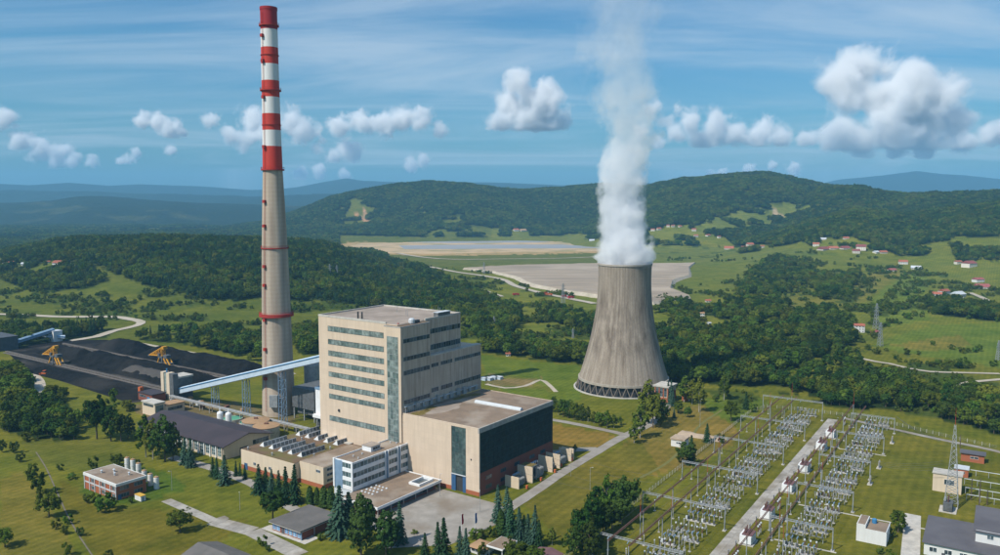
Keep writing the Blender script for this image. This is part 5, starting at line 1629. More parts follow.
def shed_roof_hut():
    X, Y = gp(222, 566)
    t = thing('grey_roof_shed', 'shed with broad weathered grey gable roof beside the slab path', 'building', (X, Y, 0), RZ)
    MB().box(-8, 9, -10, 17, 0, 3.4).build('wall', 'darkbrick', t)
    r = MB()
    for s in (-1, 1):
        e = 0.5 + s * 10
        r.quad((e, -12, 3.2), (0.5, -12, 6.4), (0.5, 18, 6.4), (e, 18, 3.2)); r.quad((e, -12, 2.95), (0.5, -12, 6.1), (0.5, 18, 6.1), (e, 18, 2.95))
        r.quad((e, -12, 2.95), (e, -12, 3.2), (e, 18, 3.2), (e, 18, 2.95))
        r.quad((e, -12, 2.95), (0.5, -12, 6.1), (0.5, -12, 6.4), (e, -12, 3.2)); r.quad((e, 18, 2.95), (0.5, 18, 6.1), (0.5, 18, 6.4), (e, 18, 3.2))
    r.build('roof', 'greyroof', t)
    g = MB()
    for a in (-10, 17): g.quad((-8, a, 3.4), (9, a, 3.4), (0.5, a, 6.0))
    g.build('gable', 'darkbrick', t)
    box('door', 'bluepaint', t, -8.1, -8, 2, 4, 0, 2.4)
shed_roof_hut()
def gatehouse():
    X, Y = gp(482, 551)
    t = thing('gatehouse', 'little gatehouse with tan hipped roof between bushes', 'building', (X, Y, 0), RZ)
    MB().box(-4, 4, -4, 4, 0, 3).build('wall', 'whitewall', t)
    MB().quad((-5, -5, 3), (5, -5, 3), (1, 0, 4.8), (-1, 0, 4.8)).quad((5, -5, 3), (5, 5, 3), (1, 0, 4.8)).quad((5, 5, 3), (-5, 5, 3), (-1, 0, 4.8), (1, 0, 4.8)).quad((-5, 5, 3), (-5, -5, 3), (-1, 0, 4.8)).quad((-5, -5, 3), (-5, 5, 3), (5, 5, 3), (5, -5, 3)).build('roof', 'tantop', t)
    band(t, 'y', -4, -3, 3, 1, 2.6, 3, 'window_dark', 'white', .1)
    X, Y = gp(502, 553)
    p = thing('gate_canopy', 'open entrance canopy on white posts with weathered roof', 'canopy', (X, Y, 0), RZ)
    MB().box(-6, 6, -4.5, 4.5, 4.2, 4.9).build('fascia', 'white', p)
    MB().box(-5.7, 5.7, -4.2, 4.2, 4.9, 5.0).build('roof', 'roofgravel', p)
    for x in (-5, 5):
        for y in (-3.6, 3.6):
            MB().lathe([(.2, 0), (.2, 4.2)], 8, x, y).build('post', 'white', p)
    X, Y = gp(545, 560)
    r = thing('red_roof_shed', 'low shed with dull red roof below the spruce clump', 'building', (X, Y, 0), RZ)
    MB().box(-5, 5, -6, 6, 0, 2.6).build('wall', 'whitewall', r)
    MB().quad((-5.6, -6.5, 2.6), (5.6, -6.5, 2.6), (5.6, 0, 4.0), (-5.6, 0, 4.0)).quad((-5.6, 6.5, 2.6), (-5.6, 0, 4.0), (5.6, 0, 4.0), (5.6, 6.5, 2.6)).quad((-5.6, -6.5, 2.6), (-5.6, 0, 4), (-5.6, 6.5, 2.6)).quad((5.6, -6.5, 2.6), (5.6, 6.5, 2.6), (5.6, 0, 4)).build('roof', 'maroon', r)
    for px, py, m, nm in ((461.5, 533, 'flagred', 'red banner hanging on a white flagpole by the forecourt'), (475, 532, 'flagblue', 'blue banner hanging on a white flagpole by the forecourt')):
        X, Y = gp(px, py)
        f = thing('flagpole', nm, 'flag', (X, Y, 0), RZ)
        MB().lathe([(.1, 0), (.07, 9.5), (.12, 9.6)], 6).build('pole', 'white', f)
        fl = MB()
        for i in range(6):
            z0_, z1_ = 9.3 - i * .85, 9.3 - (i + 1) * .85
            s0, s1 = math.sin(i * 1.1) * .15, math.sin((i + 1) * 1.1) * .15
            fl.quad((0.1, s0 * .3, z0_), (1.6, s0, z0_), (1.6, s1, z1_), (0.1, s1 * .3, z1_))
        b_ = fl.build('banner', m, f)
        sol = b_.modifiers.new('t', 'SOLIDIFY'); sol.thickness = .03
gatehouse()

# ------------------------------------------------------------------ chimney
def chimney():
    X, Y = -169.1, 600.0
    t = thing('chimney', 'very tall concrete chimney with red and white banded top', 'chimney', (X, Y, 0), 0)
    HT = 301.5
    zs = [0, 30, 60, 90, 120, 150, 184, 215, 250, 285, 301.5]
    rs = [12.3, 11.6, 11.0, 10.4, 9.6, 8.5, 7.2, 6.6, 6.25, 6.05, 6.0]
    R = lambda z: float(np.interp(z, zs, rs))
    n = 48
    MB().lathe([(R(z), z) for z in list(range(0, 184, 8)) + [184]], n, cap=False).build('shaft', 'stack_concrete', t, smooth=True)
    # bands, heights read off the photograph
    ed = [184]
    ys = [163, 146.5, 130.5, 114, 97.5, 81, 64.5, 48, 30, 9]
    zz = []
    for y in ys:
        yc = y - CY
        tt = Y / (math.cos(TH) * F - yc * math.sin(TH))
        zz.append(H + (-math.sin(TH) * F - yc * math.cos(TH)) * tt)
    zz[0] = 184.001
    zz[-1] = HT
    for i in range(9):
        red = i % 2 == 0
        m = 'stackred' if red else 'stackwhite'
        if i == 8: m = 'stackdeepred'
        z0, z1 = zz[i], zz[i + 1]
        MB().lathe([(R(z0 + (z1 - z0) * k / 4) + 0.02, z0 + (z1 - z0) * k / 4) for k in range(5)], n, cap=False).build('red_band' if red else 'white_band', m, t, smooth=True)
    MB().lathe([(6.3, HT - 1.5), (6.3, HT + 0.5), (5.0, HT + 0.5), (5.0, HT - 6)], n, cap=False).build('rim', 'stackdeepred', t)
    MB().lathe([(5.0, HT - 5.9), (0.1, HT - 5.95)], n, cap=False).build('flue_cover', 'darkmetal', t)
    # platforms with railings
    for z, w, th in ((HT - 13, 1.1, .8), (zz[4] + 4.5, 1.3, .8), (184, 1.3, 1.0), (126, 0.7, .8), (75, 2.0, 2.2), (HT - 34, .5, .5), (217, .5, .5)):
        r = R(z)
        p = MB().lathe([(r, z), (r + w, z), (r + w, z + th), (r, z + th)], n, cap=False).build('platform', 'redsteel', t)
        if w > 0.6:
            rl = MB()
            for q in (1.3,):
                rl.lathe([(r + w - .12, z + th + q), (r + w, z + th + q), (r + w, z + th + q + .14), (r + w - .12, z + th + q + .14)], n, cap=False)
            for k in range(n):
                a = 2 * math.pi * k / n
                c, s = math.cos(a) * (r + w - .06), math.sin(a) * (r + w - .06)
                rl.tube((c, s, z + th), (c, s, z + th + 1.4), .06, None, 4)
            rl.build('railing', 'redsteel', p)
    # caged ladder up the lit side with rest landings
    a = math.radians(238)
    ca, sa = math.cos(a), math.sin(a)
    ld = MB()
    for z in range(4, 296, 6):
        r0, r1 = R(z) + .5, R(z + 6) + .5
        for d in (-.45, .45):
            ld.tube((ca * r0 - sa * d, sa * r0 + ca * d, z), (ca * r1 - sa * d, sa * r1 + ca * d, z + 6), .10, None, 4)
    for z in range(4, 298, 2):
        r0 = R(z) + .5
        ld.tube((ca * r0 + sa * .45, sa * r0 - ca * .45, z), (ca * r0 - sa * .45, sa * r0 + ca * .45, z), .06, None, 4)
    l = ld.build('ladder', 'redsteel', t)
    for z in (28, 50, 72, 98, 112, 142, 160, 200, 236, 262, 280):
        r0 = R(z)
        MB().box(-.9, .9, -1.1, 1.1, 0, 2.2).build('landing_cage', 'redsteel', l, loc=(ca * (r0 + .9), sa * (r0 + .9), z), rz=a)
    # duct inlet and entry door
    MB().box(-3, 3, -14.5, -10.5, 8, 17).build('flue_duct', 'galv', t)
    return t
chimney()

# ------------------------------------------------------------------ cooling tower
def cooling_tower():
    X, Y = 107.4, 686.0
    t = thing('cooling_tower', 'huge hyperbolic concrete cooling tower streaked with dark stains', 'cooling tower', (X, Y, 0), 0)
    z0, zt = 8.6, 108.3
    zn = [8.6, 16, 26, 38, 52, 66, 80, 92, 100, 108.3]
    rn = [38.6, 36.2, 33.3, 30.1, 27.0, 24.6, 23.1, 22.5, 22.5, 22.9]
    R = lambda z: float(np.interp(z, zn, rn))
    # smooth the profile
    zz = np.linspace(z0, zt, 52)
    co = np.polyfit(zn, rn, 4)
    rr = np.polyval(co, zz)
    n = 288
    m = MB()
    i0 = 0
    for j, (z, r) in enumerate(zip(zz, rr)):
        for k in range(n):
            a = 2 * math.pi * k / n
            rib = 0.09 if k % 4 == 0 else 0.0
            m.v.append(((r + rib) * math.cos(a), (r + rib) * math.sin(a), z))
    for j in range(len(zz) - 1):
        for k in range(n):
            q = (k + 1) % n
            m.f.append((j * n + k, j * n + q, (j + 1) * n + q, (j + 1) * n + k))
    sh = m.build('shell', 'tower_shell', t)
    rb = float(rr[0]); rt = float(rr[-1])
    MB().lathe([(rt + .5, zt - 1.2), (rt + .5, zt + .2), (rt - .7, zt + .2), (rt - .7, zt - 1.2)], 96, cap=False).build('rim', 'towerconc', sh)
    MB().lathe([(rb + .5, z0 - .6), (rb + .55, z0 + 1.4), (rb - .5, z0 + 1.4), (rb - .5, z0 - .6)], 96, cap=False).build('ring_beam', 'towerconc', sh)
    # inner face so the throat is not see-through
    MB().lathe([(float(r) - .6, float(z)) for z, r in zip(zz[::3], rr[::3])], 96, cap=False).build('inner_lining', 'concrete', sh, smooth=True)
    # V-shaped columns
    nc = 36
    for k in range(nc):
        for s in (0, 1):
            a0 = 2 * math.pi * (k + .5 * 0) / nc
            a1 = 2 * math.pi * (k + (.5 if s else -.5)) / nc
            MB().tube((41.0 * math.cos(a0), 41.0 * math.sin(a0), 0), (rb * math.cos(a1), rb * math.sin(a1), z0 - .3), .5, .42, 6).build('column', 'dark_concrete', t)
    MB().lathe([(43, -.3), (43, .9), (41.6, .9), (41.6, -.3)], 96, cap=False).build('basin_wall', 'pale_concrete', t)
    MB().lathe([(41.6, .3), (.1, .31)], 64, cap=False).build('basin_water', 'window_dark', t)
    MB().lathe([(37.2, .35), (36.9, 8.0), (.1, 8.02)], 64, cap=False).build('fill_pack', 'darkmetal', t)  # dark drum behind the columns, shade of the gap put into its colour
    # pump house
    b, a = to_ba(*gp(668, 403))
    p = thing('pump_house', 'small brick and concrete pump house at the foot of the cooling tower', 'building', W(b, a), RZ)
    MB().box(0, 16, 0, 12, 0, 4).build('wall', 'brickwall', p)
    MB().box(0, 16, 0.2, 12, 4, 12.2).build('upper_wall', 'workwall', p)
    MB().box(-.8, 17, -.8, 13, 12.2, 13.2).build('roof', 'pale_concrete', p)
    for k in range(4): box('pier', 'brickwall', p, -.4, 0, k * 3.6, k * 3.6 + .8, 4.0, 12.2)
    band(p, 'y', 0, 1.2, 11.4, 4.6, 11.4, 5, 'window_dark', 'galv', .12, rows=3)
    band(p, 'x', .2, 1, 10, 5, 11, 4, 'window_dark', 'galv', .12, rows=2)
    box('doorway', 'redsteel', p, 11, 14.5, -.12, .2, 0, 8)
    b2 = thing('small_brick_annex', 'little brick annex with white door beside the pump house', 'building', W(b + 14, a - 11), RZ)
    MB().box(0, 6, 0, 5, 0, 7).build('wall', 'brickwall', b2); MB().box(-.4, 6.4, -.4, 5.4, 7, 7.5).build('roof', 'pale_concrete', b2); box('door', 'white', b2, 2, 3.4, -.1, 0, 0, 3)
cooling_tower()

# ------------------------------------------------------------------ coal yard
def heap(name, b0, b1, a0, a1, h, seed, m, label, cat='coal pile', nb=26, na=90, flat=0.2):
    r = np.random.default_rng(seed)
    bb = np.linspace(0, 1, nb); aa = np.linspace(0, 1, na)
    B, A_ = np.meshgrid(bb, aa, indexing='ij')
    ridge = np.clip((1 - np.abs(2 * B - 1)) / (1 - flat), 0, 1)
    ends = np.clip(np.minimum(A_, 1 - A_) * (a1 - a0) / (h * 1.6), 0, 1)
    n = fbm(A_ * (a1 - a0) / 30 + seed * 3, B * (b1 - b0) / 18 + seed, 4)
    n2 = fbm(A_ * (a1 - a0) / 7 + seed * 7, B * (b1 - b0) / 7, 3)
    Z = h * np.minimum(ridge, ends) * (0.72 + 0.5 * n) + (n2 - .45) * 1.6 * np.minimum(1, np.minimum(ridge, ends) * 4)
    Z = np.maximum(Z, 0.0); Z[0] = Z[-1] = 0.0; Z[:, 0] = Z[:, -1] = 0
    v = np.stack([B * (b1 - b0), A_ * (a1 - a0), Z], -1).reshape(-1, 3)
    i = np.arange(nb * na).reshape(nb, na)
    f = np.stack([i[:-1, :-1], i[1:, :-1], i[1:, 1:], i[:-1, 1:]], -1).reshape(-1, 4)
    me = bpy.data.meshes.new(name); me.from_pydata(v.tolist(), [], f.tolist()); me.materials.append(MATS[m])
    me.polygons.foreach_set('use_smooth', [True] * len(me.polygons)); me.update()
    o = obj(name, me, None, W(b0, a0, 0.2), RZ)
    tag(o, label, cat)
    return o
sheet('coal_yard', [(2, 352), (14, 346), (112, 350), (152, 352), (156, 600), (150, 660), (118, 700), (52, 692), (38, 640), (16, 560), (10, 480)], 0.16, 'coalground', 'black coal dust ground of the stock yard')
heap('coal_heap', 54, 98, 365, 560, 10.5, 1, 'coal', 'long ridge of black coal between the two belt tracks')
heap('coal_heap', 62, 96, 560, 640, 8.5, 2, 'coal', 'shorter coal heap continuing towards the far end between the tracks')
heap('coal_heap', 112, 152, 352, 540, 10, 3, 'coal', 'long coal ridge behind the second belt track by the meadow')
heap('coal_heap', 112, 148, 540, 620, 12, 4, 'coal', 'coal heap standing behind the second stacker machine')
heap('coal_heap', 10, 38, 400, 560, 4, 5, 'coal', 'low spread of coal on the camera side of the first belt track'.replace('camera side of the first belt track', 'outer yard edge below the first belt track'))
heap('coal_heap', 56, 76, 392, 470, 8.6, 6, 'coalgrey', 'paler grey-brown tongue of coal on the long ridge', nb=18, na=50)
for b, lab in ((45, 'rail and belt track with pale sleepers between lower coal and main ridge'), (105, 'rail and belt track between the main ridge and rear coal ridge')):
    t = thing('belt_track', lab, 'track', W(b, 368), RZ)
    a1 = 300
    MB().box(-3.6, 3.6, 0, a1, 0.18, 0.5).build('ballast', 'rail', t)
    for x in (-2.8, 2.8): MB().box(x - .15, x + .15, 0, a1, .5, .75).build('rail', 'steeldark', t)
    MB().box(-.8, .8, 0, a1, 1.6, 1.9).build('belt', 'darkmetal', t)
    MB().box(-1.1, -.82, 0, a1, 1.2, 2.1).build('belt_side', 'rail', t)
    MB().box(.82, 1.1, 0, a1, 1.2, 2.1).build('belt_side', 'rail', t)
    tr = MB()
    for k in range(50): tr.box(-1, 1, k * 6 + 1, k * 6 + 1.3, .5, 1.6)
    tr.build('trestle', 'steeldark', t)
strip('yard_edge_track', [W(b, a)[:2] for b, a in ((160, 640), (160, 560), (159, 450), (157, 360), (150, 330))], 6, 'dirt_road', 0.22, 'pale dirt track along the rear edge of the coal yard', 12)

def stacker(b, a, lab):
    t = thing('stacker_reclaimer', lab, 'machine', W(b, a), RZ)
    Hb = 7.5
    for x in (-4.0, 4.0):
        for y in (-4, 4):
            MB().tube((x, y, 1.0), (x * .7, y * .6, Hb), .75, .6, 6).build('portal_leg', 'machine' if y < 0 else 'yellow', t)
        MB().box(x - .8, x + .8, -6, 6, .2, 1.5).build('bogie', 'darkmetal', t)
    MB().box(-3.4, 3.4, -3.6, 3.6, Hb, Hb + 1.6).build('turntable', 'machine', t)
    bm = MB()
    top = Vector((0, -1.5, Hb + 10.5)); tip = Vector((0, 23, Hb + .2)); heel = Vector((0, 0, Hb + 2.0))
    for u in (-1.5, 1.5):
        o = Vector((u, 0, 0)); oe = Vector((u * .6, 0, 0))
        bm.tube(top + o, tip + oe, .62, .5, 6); bm.tube(heel + o, tip + oe, .55, .45, 6)
        for k in range(5):
            s0, s1 = (k + .3) / 5.6, (k + 1.0) / 5.6
            bm.tube((top + o).lerp(tip + oe, s0), (heel + o).lerp(tip + oe, s0), .28, None, 4)
            bm.tube((top + o).lerp(tip + oe, s0), (heel + o).lerp(tip + oe, s1), .28, None, 4)
    for k in range(7): bm.tube((heel + Vector((-1.5, 0, 0))).lerp(tip, k / 6), (heel + Vector((1.5, 0, 0))).lerp(tip, k / 6), .25, None, 4)
    bo = bm.build('boom', 'yellow', t)
    MB().lathe([(2.2, -.7), (2.5, -.4), (2.5, .4), (2.2, .7)], 16).build('bucket_wheel', 'machine', bo, loc=(1.6, 24.5, Hb - .6))
    ms = MB()
    for u in (-1.6, 1.6): ms.tube((u, -1.5, Hb + 1.4), (u, -1.5, Hb + 10.5), .5, .45)
    ms.tube((-1.7, -1.5, Hb + 10.5), (1.7, -1.5, Hb + 10.5), .5); ms.tube((-1.5, -1.5, Hb + 6), (1.5, -1.5, Hb + 6), .35)
    ms.build('mast', 'yellow', t)
    MB().box(-2.2, 2.2, -4.6, -1.2, Hb + 8.8, Hb + 11.4).build('head_house', 'yellow', t)
    MB().box(-2.6, 2.6, -10, -4.5, Hb + .4, Hb + 3.4).build('counterweight', 'machine', t)
    MB().box(-3.4, -1.8, 1, 4, Hb + 1.6, Hb + 4.2).build('cab', 'machine', t)
    for y0, y1 in ((-2.5, -9), (-8, -15)):
        for u in (-1.8, 1.8):
            MB().tube((u, y0, Hb + 1), (u, y1, .6), .75, .65, 6).build('inclined_strut', 'yellow', t)
    MB().box(-1.6, 1.6, -15.5, -2, 3.2, 3.8).build('tripper_deck', 'machine', t)
stacker(45, 562, 'yellow stacker reclaimer standing at the far end of the first belt track')
stacker(105, 470, 'yellow stacker reclaimer working beside the rear coal ridge')
# bulldozer on the coal
X, Y = gp(44, 375)
t = thing('bulldozer', 'small orange bulldozer on the outer edge of the coal yard', 'bulldozer', (X, Y, .3), RZ + .5)
MB().box(-1.5, 1.5, -2.6, 1.6, .9, 2.2).build('body', 'orange', t)
for x in (-1.5, 1.1): MB().prism([(x, -2.4), (x + .5, -2.4), (x + .5, 2.2), (x, 2.2)], 0, 1.0).build('crawler_track', 'darkmetal', t)
MB().box(-1.1, 1.1, -1.6, .4, 2.2, 3.9).build('cab', 'window_dark', t); MB().box(-1.3, 1.3, -1.8, .6, 3.9, 4.1).build('cab_roof', 'orange', t)
MB().box(-2.2, 2.2, 3.0, 3.3, .2, 1.9).build('blade', 'orange', t); MB().box(-1.9, -1.6, 1.2, 3.0, .7, 1.0).box(1.6, 1.9, 1.2, 3.0, .7, 1.0).build('blade_arm', 'orange', t)

# ------------------------------------------------------------------ coal handling: conveyors, transfer tower
def gallery(name, p, q, w, h, lab, skin='conveyor_skin', edge='conveyor_blue', legs=()):
    """enclosed conveyor from p to q (plant b, a, z); built along its own axis"""
    P0, Q0 = Vector(W(*p)), Vector(W(*q))
    d = Q0 - P0; L_ = d.length
    t = thing(name, lab, 'conveyor', P0, 0)
    t.rotation_euler = (0, -math.asin(d.z / L_), math.atan2(d.y, d.x))
    n = max(4, int(L_ / 5))
    MB().box(0, L_, -w / 2, w / 2, 0, .4).build('deck', 'steeldark', t)
    MB().box(0, L_, -w / 2, -w / 2 + .15, .4, h - .6).build('side_wall', skin, t); MB().box(0, L_, w / 2 - .15, w / 2, .4, h - .6).build('side_wall', skin, t)
    for k in range(n):
        x0, x1 = L_ * k / n + .02, L_ * (k + 1) / n - .02
        m = MB()
        m.quad((x0, -w / 2 - .25, h - .6), (x1, -w / 2 - .25, h - .6), (x1, -w * .25, h + .25), (x0, -w * .25, h + .25))
        m.quad((x0, -w * .25, h + .25), (x1, -w * .25, h + .25), (x1, w * .25, h + .25), (x0, w * .25, h + .25))
        m.quad((x0, w * .25, h + .25), (x1, w * .25, h + .25), (x1, w / 2 + .25, h - .6), (x0, w / 2 + .25, h - .6))
        m.build('roof_panel', skin, t)
    for s in (-1, 1):
        MB().box(0, L_, min(s * (w / 2 + .26), s * (w / 2 + .5)), max(s * (w / 2 + .26), s * (w / 2 + .5)), h - 1.0, h - .5).build('eave_trim', edge, t)
    return t, P0, Q0
def trestle(b, a, z, lab, w=5.0):
    t = thing('conveyor_trestle', lab, 'trestle', W(b, a), RZ)
    for x in (-w / 2, w / 2):
        for y in (-1.6, 1.6): MB().tube((x, y, 0), (x * .8, y, z), .3, None, 5).build('leg', 'bluegrey', t)
    br = MB(); n = max(2, int(z / 6))
    for k in range(n):
        z0, z1 = z * k / n, z * (k + 1) / n
        for y in (-1.6, 1.6):
            br.tube((-w / 2 * (1 - .2 * z0 / z), y, z0), (w / 2 * (1 - .2 * z1 / z), y, z1), .14, None, 4); br.tube((w / 2 * (1 - .2 * z0 / z), y, z0), (-w / 2 * (1 - .2 * z1 / z), y, z1), .14, None, 4)
        for x in (-1, 1): br.tube((x * w / 2 * (1 - .2 * z1 / z), -1.6, z1), (x * w / 2 * (1 - .2 * z1 / z), 1.6, z1), .14, None, 4)
    br.build('bracing', 'bluegrey', t)
gallery('coal_conveyor', (35, 340, 2.0), (35, 128, 59.5), 6.0, 5.0, 'long pale blue conveyor gallery climbing from the coal yard to the boiler house')
trestle(35, 286, 16.0, 'short lattice trestle under the lower part of the coal conveyor')
trestle(35, 247, 26.5, 'middle lattice trestle under the coal conveyor beside the chimney')
trestle(35, 205, 38.0, 'tall lattice trestle under the coal conveyor between chimney and boiler house')
gallery('yard_conveyor', (100, 705, 6), (118, 690, 3), 4, 3.5, 'short blue conveyor stub by the far coal track')
X0 = [hit(8, 349)[:2], hit(54, 341)[:2]]
(b_, a_), (b2_, a2_) = to_ba(*X0[0]), to_ba(*X0[1])
gallery('feed_conveyor', (b_, a_, 3.0), (b2_, a2_, 11.0), 5.0, 4.0, 'blue roofed conveyor rising from the unloading house to a junction tower', 'bluegrey', 'conveyor_blue')
t = thing('junction_tower', 'small pale junction tower at the end of the blue feed conveyor', 'building', W(b2_, a2_), RZ)
MB().box(-4, 6, -8, 4, 0, 12).build('wall', 'whitewall', t); MB().box(-4.4, 6.4, -8.4, 4.4, 12, 12.6).build('roof', 'lightgrey', t)
band(t, 'y', -4, -6, 3, 6, 9, 4, 'window_dark', 'galv', .12); box('door', 'steeldark', t, -4.1, -4, -1, 1.5, 0, 3)
b_, a_ = to_ba(*gp(-9, 352))
t = thing('unloading_house', 'dark blue metal unloading house beside the coal yard', 'building', W(b_, a_ - 4), RZ)
MB().box(0, 26, 0, 40, 0, 14).build('wall', 'steeldark', t); MB().box(-.5, 26.5, -.5, 40.5, 14, 14.8).build('roof', 'steeldark', t)
band(t, 'y', 0, 4, 30, 10, 13, 8, 'window_dark', 'galv', .12); box('door', 'darkmetal', t, -.1, 0, 8, 14, 0, 6)

def transfer_tower():
    t = thing('transfer_tower', 'concrete coal transfer tower with twin pale shafts', 'tower', W(30, 338), RZ)
    MB().box(2, 16, -6, 7, 0, 17).build('machine_house', 'steeldark', t)
    MB().box(1.4, 16.6, -6.6, 7.6, 17, 18.4).build('roof', 'pale_concrete', t)
    MB().box(2, 16, -6.1, -6, 10, 16.5).build('louvre', 'machine', t)
    MB().box(-3.0, 1.9, 5.5, 9.5, 0, 22).build('shaft', 'workwall', t)
    MB().box(-3.0, 1.9, -2.5, 1.8, 0, 22).build('shaft', 'workwall', t)
    MB().box(-2.4, 1.0, 1.8, 5.5, 0, 21).build('glazed_slot', 'glass_green', t)
    MB().box(-2.8, 1.8, -7.6, -2.6, 0, 21.6).build('dark_shaft', 'machine', t)
    MB().lathe([(.6, 21), (.6, 25)], 8, -1, 3.6).build('vent_pipe', 'conveyor_blue', t)
    # red and dark low sheds at its foot
    s = thing('crusher_shed', 'low crusher shed with dark roof and orange gable by the transfer tower', 'building', W(17, 344), RZ)
    MB().box(-4, 8, -6, 14, 0, 6).build('wall', 'darkbrick', s); MB().box(-4.5, 8.5, -6.5, 14.5, 6, 6.6).build('roof', 'darkroof', s)
    MB().box(-2, 1, 14.5, 17.5, 0, 9.5).build('gable_tower', 'orange', s)
    box('door', 'conveyor_blue', s, -4.12, -4, -3, 1, 0, 4); band(s, 'y', -4, 3, 12, 3, 5, 4, 'window_dark', 'galv', .1)
    p = thing('pump_building', 'pale concrete flat-roofed pump building below the transfer tower', 'building', W(-9.5, 293), RZ)
    MB().box(0, 8, 4, 21, 0, 9.2).build('wall', 'workwall', p); MB().box(-.5, 8.5, 3.5, 21.5, 9.2, 10.2).build('roof', 'pale_concrete', p)
    MB().box(8.01, 24, 3, 14, 0, 6.6).build('annex_wall', 'workwall', p); MB().box(8.6, 24.5, 2.5, 14.5, 6.6, 7.2).build('annex_roof', 'tantop', p)
    band(p, 'y', 0, 6, 19.5, 6.8, 8.6, 6, 'window_dark', 'galv', .1); band(p, 'x', 4, 1, 7, 1.5, 8, 2, 'glass', 'galv', .1, rows=3); band(p, 'x', 3, 10, 22, 2.5, 5, 5, 'window_dark', 'galv', .1)
transfer_tower()

# pipe bridge, tanks, silos, filter house
t = thing('pipe_bridge', 'long pale pipe bridge on short posts below the conveyor', 'pipe bridge', W(22, 148), RZ)
MB().box(-1.6, 1.6, 0, 178, 5.2, 5.7).build('deck', 'concrete', t)
for k, (x, r, m) in enumerate(((-1.2, .45, 'galv'), (-.1, .3, 'rail'), (.7, .35, 'galv'))):
    MB().tube((x, 0, 6.2), (x, 178, 6.2), r, None, 8).build('pipe', m, t)
for k in range(15):
    MB().box(-1.4, -1.0, k * 12.4 + 1, k * 12.4 + 1.5, 0, 5.2).box(1.0, 1.4, k * 12.4 + 1, k * 12.4 + 1.5, 0, 5.2).build('post', 'concrete', t)
t = thing('filter_house', 'tall white metal filter house with blue roof against the boiler house', 'building', W(44, 128), RZ)
MB().box(0, 26, 0, 52, 6, 27).build('wall', 'white', t); MB().box(-.3, 26.3, -.3, 52.3, 27, 28.4).build('roof', 'bluegrey', t)
MB().box(0, 26, 0, 52, 0, 5.8).build('base', 'steeldark', t); box('emblem', 'bluepaint', t, -.12, 0, 36, 38, 20, 22)
for k in range(5): box('duct_leg', 'galv', t, -2.2, -1.6, 4 + k * 11, 4.6 + k * 11, 0, 7)
MB().box(-3, -.2, 0, 52, 7, 9.2).build('gas_duct', 'white', t)
t = thing('precipitator', 'dark grey precipitator casing and ducts between chimney and filter house', 'machine', W(48, 186), RZ)
MB().box(0, 26, 0, 24, 9, 24).build('casing', 'machine', t)
for k in range(3): MB().prism([(3 + k * 8, 2), (9 + k * 8, 2), (9 + k * 8, 22), (3 + k * 8, 22)], 4, 9).build('hopper', 'machine', t)
for x in (1, 25):
    for y in (1, 12, 23): box('leg', 'galv', t, x - .4, x + .4, y - .4, y + .4, 0, 9)
MB().tube((13, 24, 15), (8, 34, 13), 3.2, 3.0, 12).build('inlet_duct', 'tantop', t)
t = thing('ash_silo', 'tall grey cylindrical ash silo behind the chimney foot', 'silo', W(78, 222), 0)
MB().lathe([(6, 5), (6, 34), (5.5, 35.5), (.5, 37)], 24).build('shell', 'galv', t, smooth=False)
for k in range(6): a = k * math.pi / 3; MB().tube((5 * math.cos(a), 5 * math.sin(a), 0), (5 * math.cos(a), 5 * math.sin(a), 5.2), .4).build('leg', 'steeldark', t)
first = None
for (b, a) in ((3.5, 235.5), (5.5, 228.5)):
    if first is None:
        first = thing('white_tank', 'slender white tank standing between dark roof and green basins', 'tank', W(b, a), 0, 'twin white tanks')
        MB().lathe([(2.2, 0), (2.2, 9.5), (1.8, 10.4), (.5, 11)], 20).build('shell', 'white', first)
        MB().lathe([(.35, 10.8), (.35, 13.2)], 8).build('filler_pipe', 'white', first)
        MB().lathe([(2.28, 4.6), (2.28, 4.8)], 20).build('hoop', 'lightgrey', first)
    else: dup(first, W(b, a))
for (b, a, r, lab) in ((17, 240, 7.5, 'green lined round basin beside the white tanks'), (19, 221, 8.5, 'larger green lined round basin behind the dark roof')):
    t = thing('settling_tank', lab, 'basin', W(b, a), 0)
    MB().lathe([(r, 0), (r, 2.4), (r - .5, 2.4), (r - .5, 2.0)], 32, cap=False).build('rim', 'pale_concrete', t)
    MB().lathe([(r - .5, 2.05), (.1, 2.06)], 32, cap=False).build('liner', 'greenliner', t)
for (b, a, r, lab) in ((6.5, 188, 9.0, 'wide round grey tank with tan top behind the workshop skylights'), (11, 205, 9.5, 'round tank with tan top next to the green basins')):
    t = thing('water_tank', lab, 'tank', W(b, a), 0)
    MB().lathe([(r, 0), (r, 7.5)], 36, cap=False).build('shell', 'galv', t, smooth=True)
    MB().lathe([(r + .15, 7.3), (r + .15, 7.7), (r * .6, 8.3), (.1, 8.7)], 36, cap=False).build('top', 'tantop', t)
    box('hatch', 'rustbus', t, -1.2, 1.2, -.9, .9, 8.3, 9.6)
t = thing('small_store', 'little white store hut behind the workshop', 'building', W(-6, 152), RZ)
MB().box(0, 5, 0, 9, 0, 3.2).build('wall', 'whitewall', t); MB().box(-.3, 5.3, -.3, 9.3, 3.2, 3.5).build('roof', 'lightgrey', t); box('door', 'bluegrey', t, 2, 3, -.1, 0, 0, 2.2)
# loose yard pieces around the stack foot
for i in range(16):
    b, a = random.uniform(22, 40), random.uniform(140, 330)
    if 25 < b < 45 and 215 < a < 245: continue
    c = obj('supply_crate', MB().box(0, random.uniform(1.5, 4), 0, random.uniform(1.5, 5), 0.1, random.uniform(1, 2.6)).mesh('supply_crate', random.choice(['lightgrey', 'rustbus', 'galv', 'tantop'])), None, W(b, a), RZ + random.uniform(-.2, .2))
    tag(c, 'crate of supplies left in the yard below the conveyor', 'crate', 'crates in the yard')

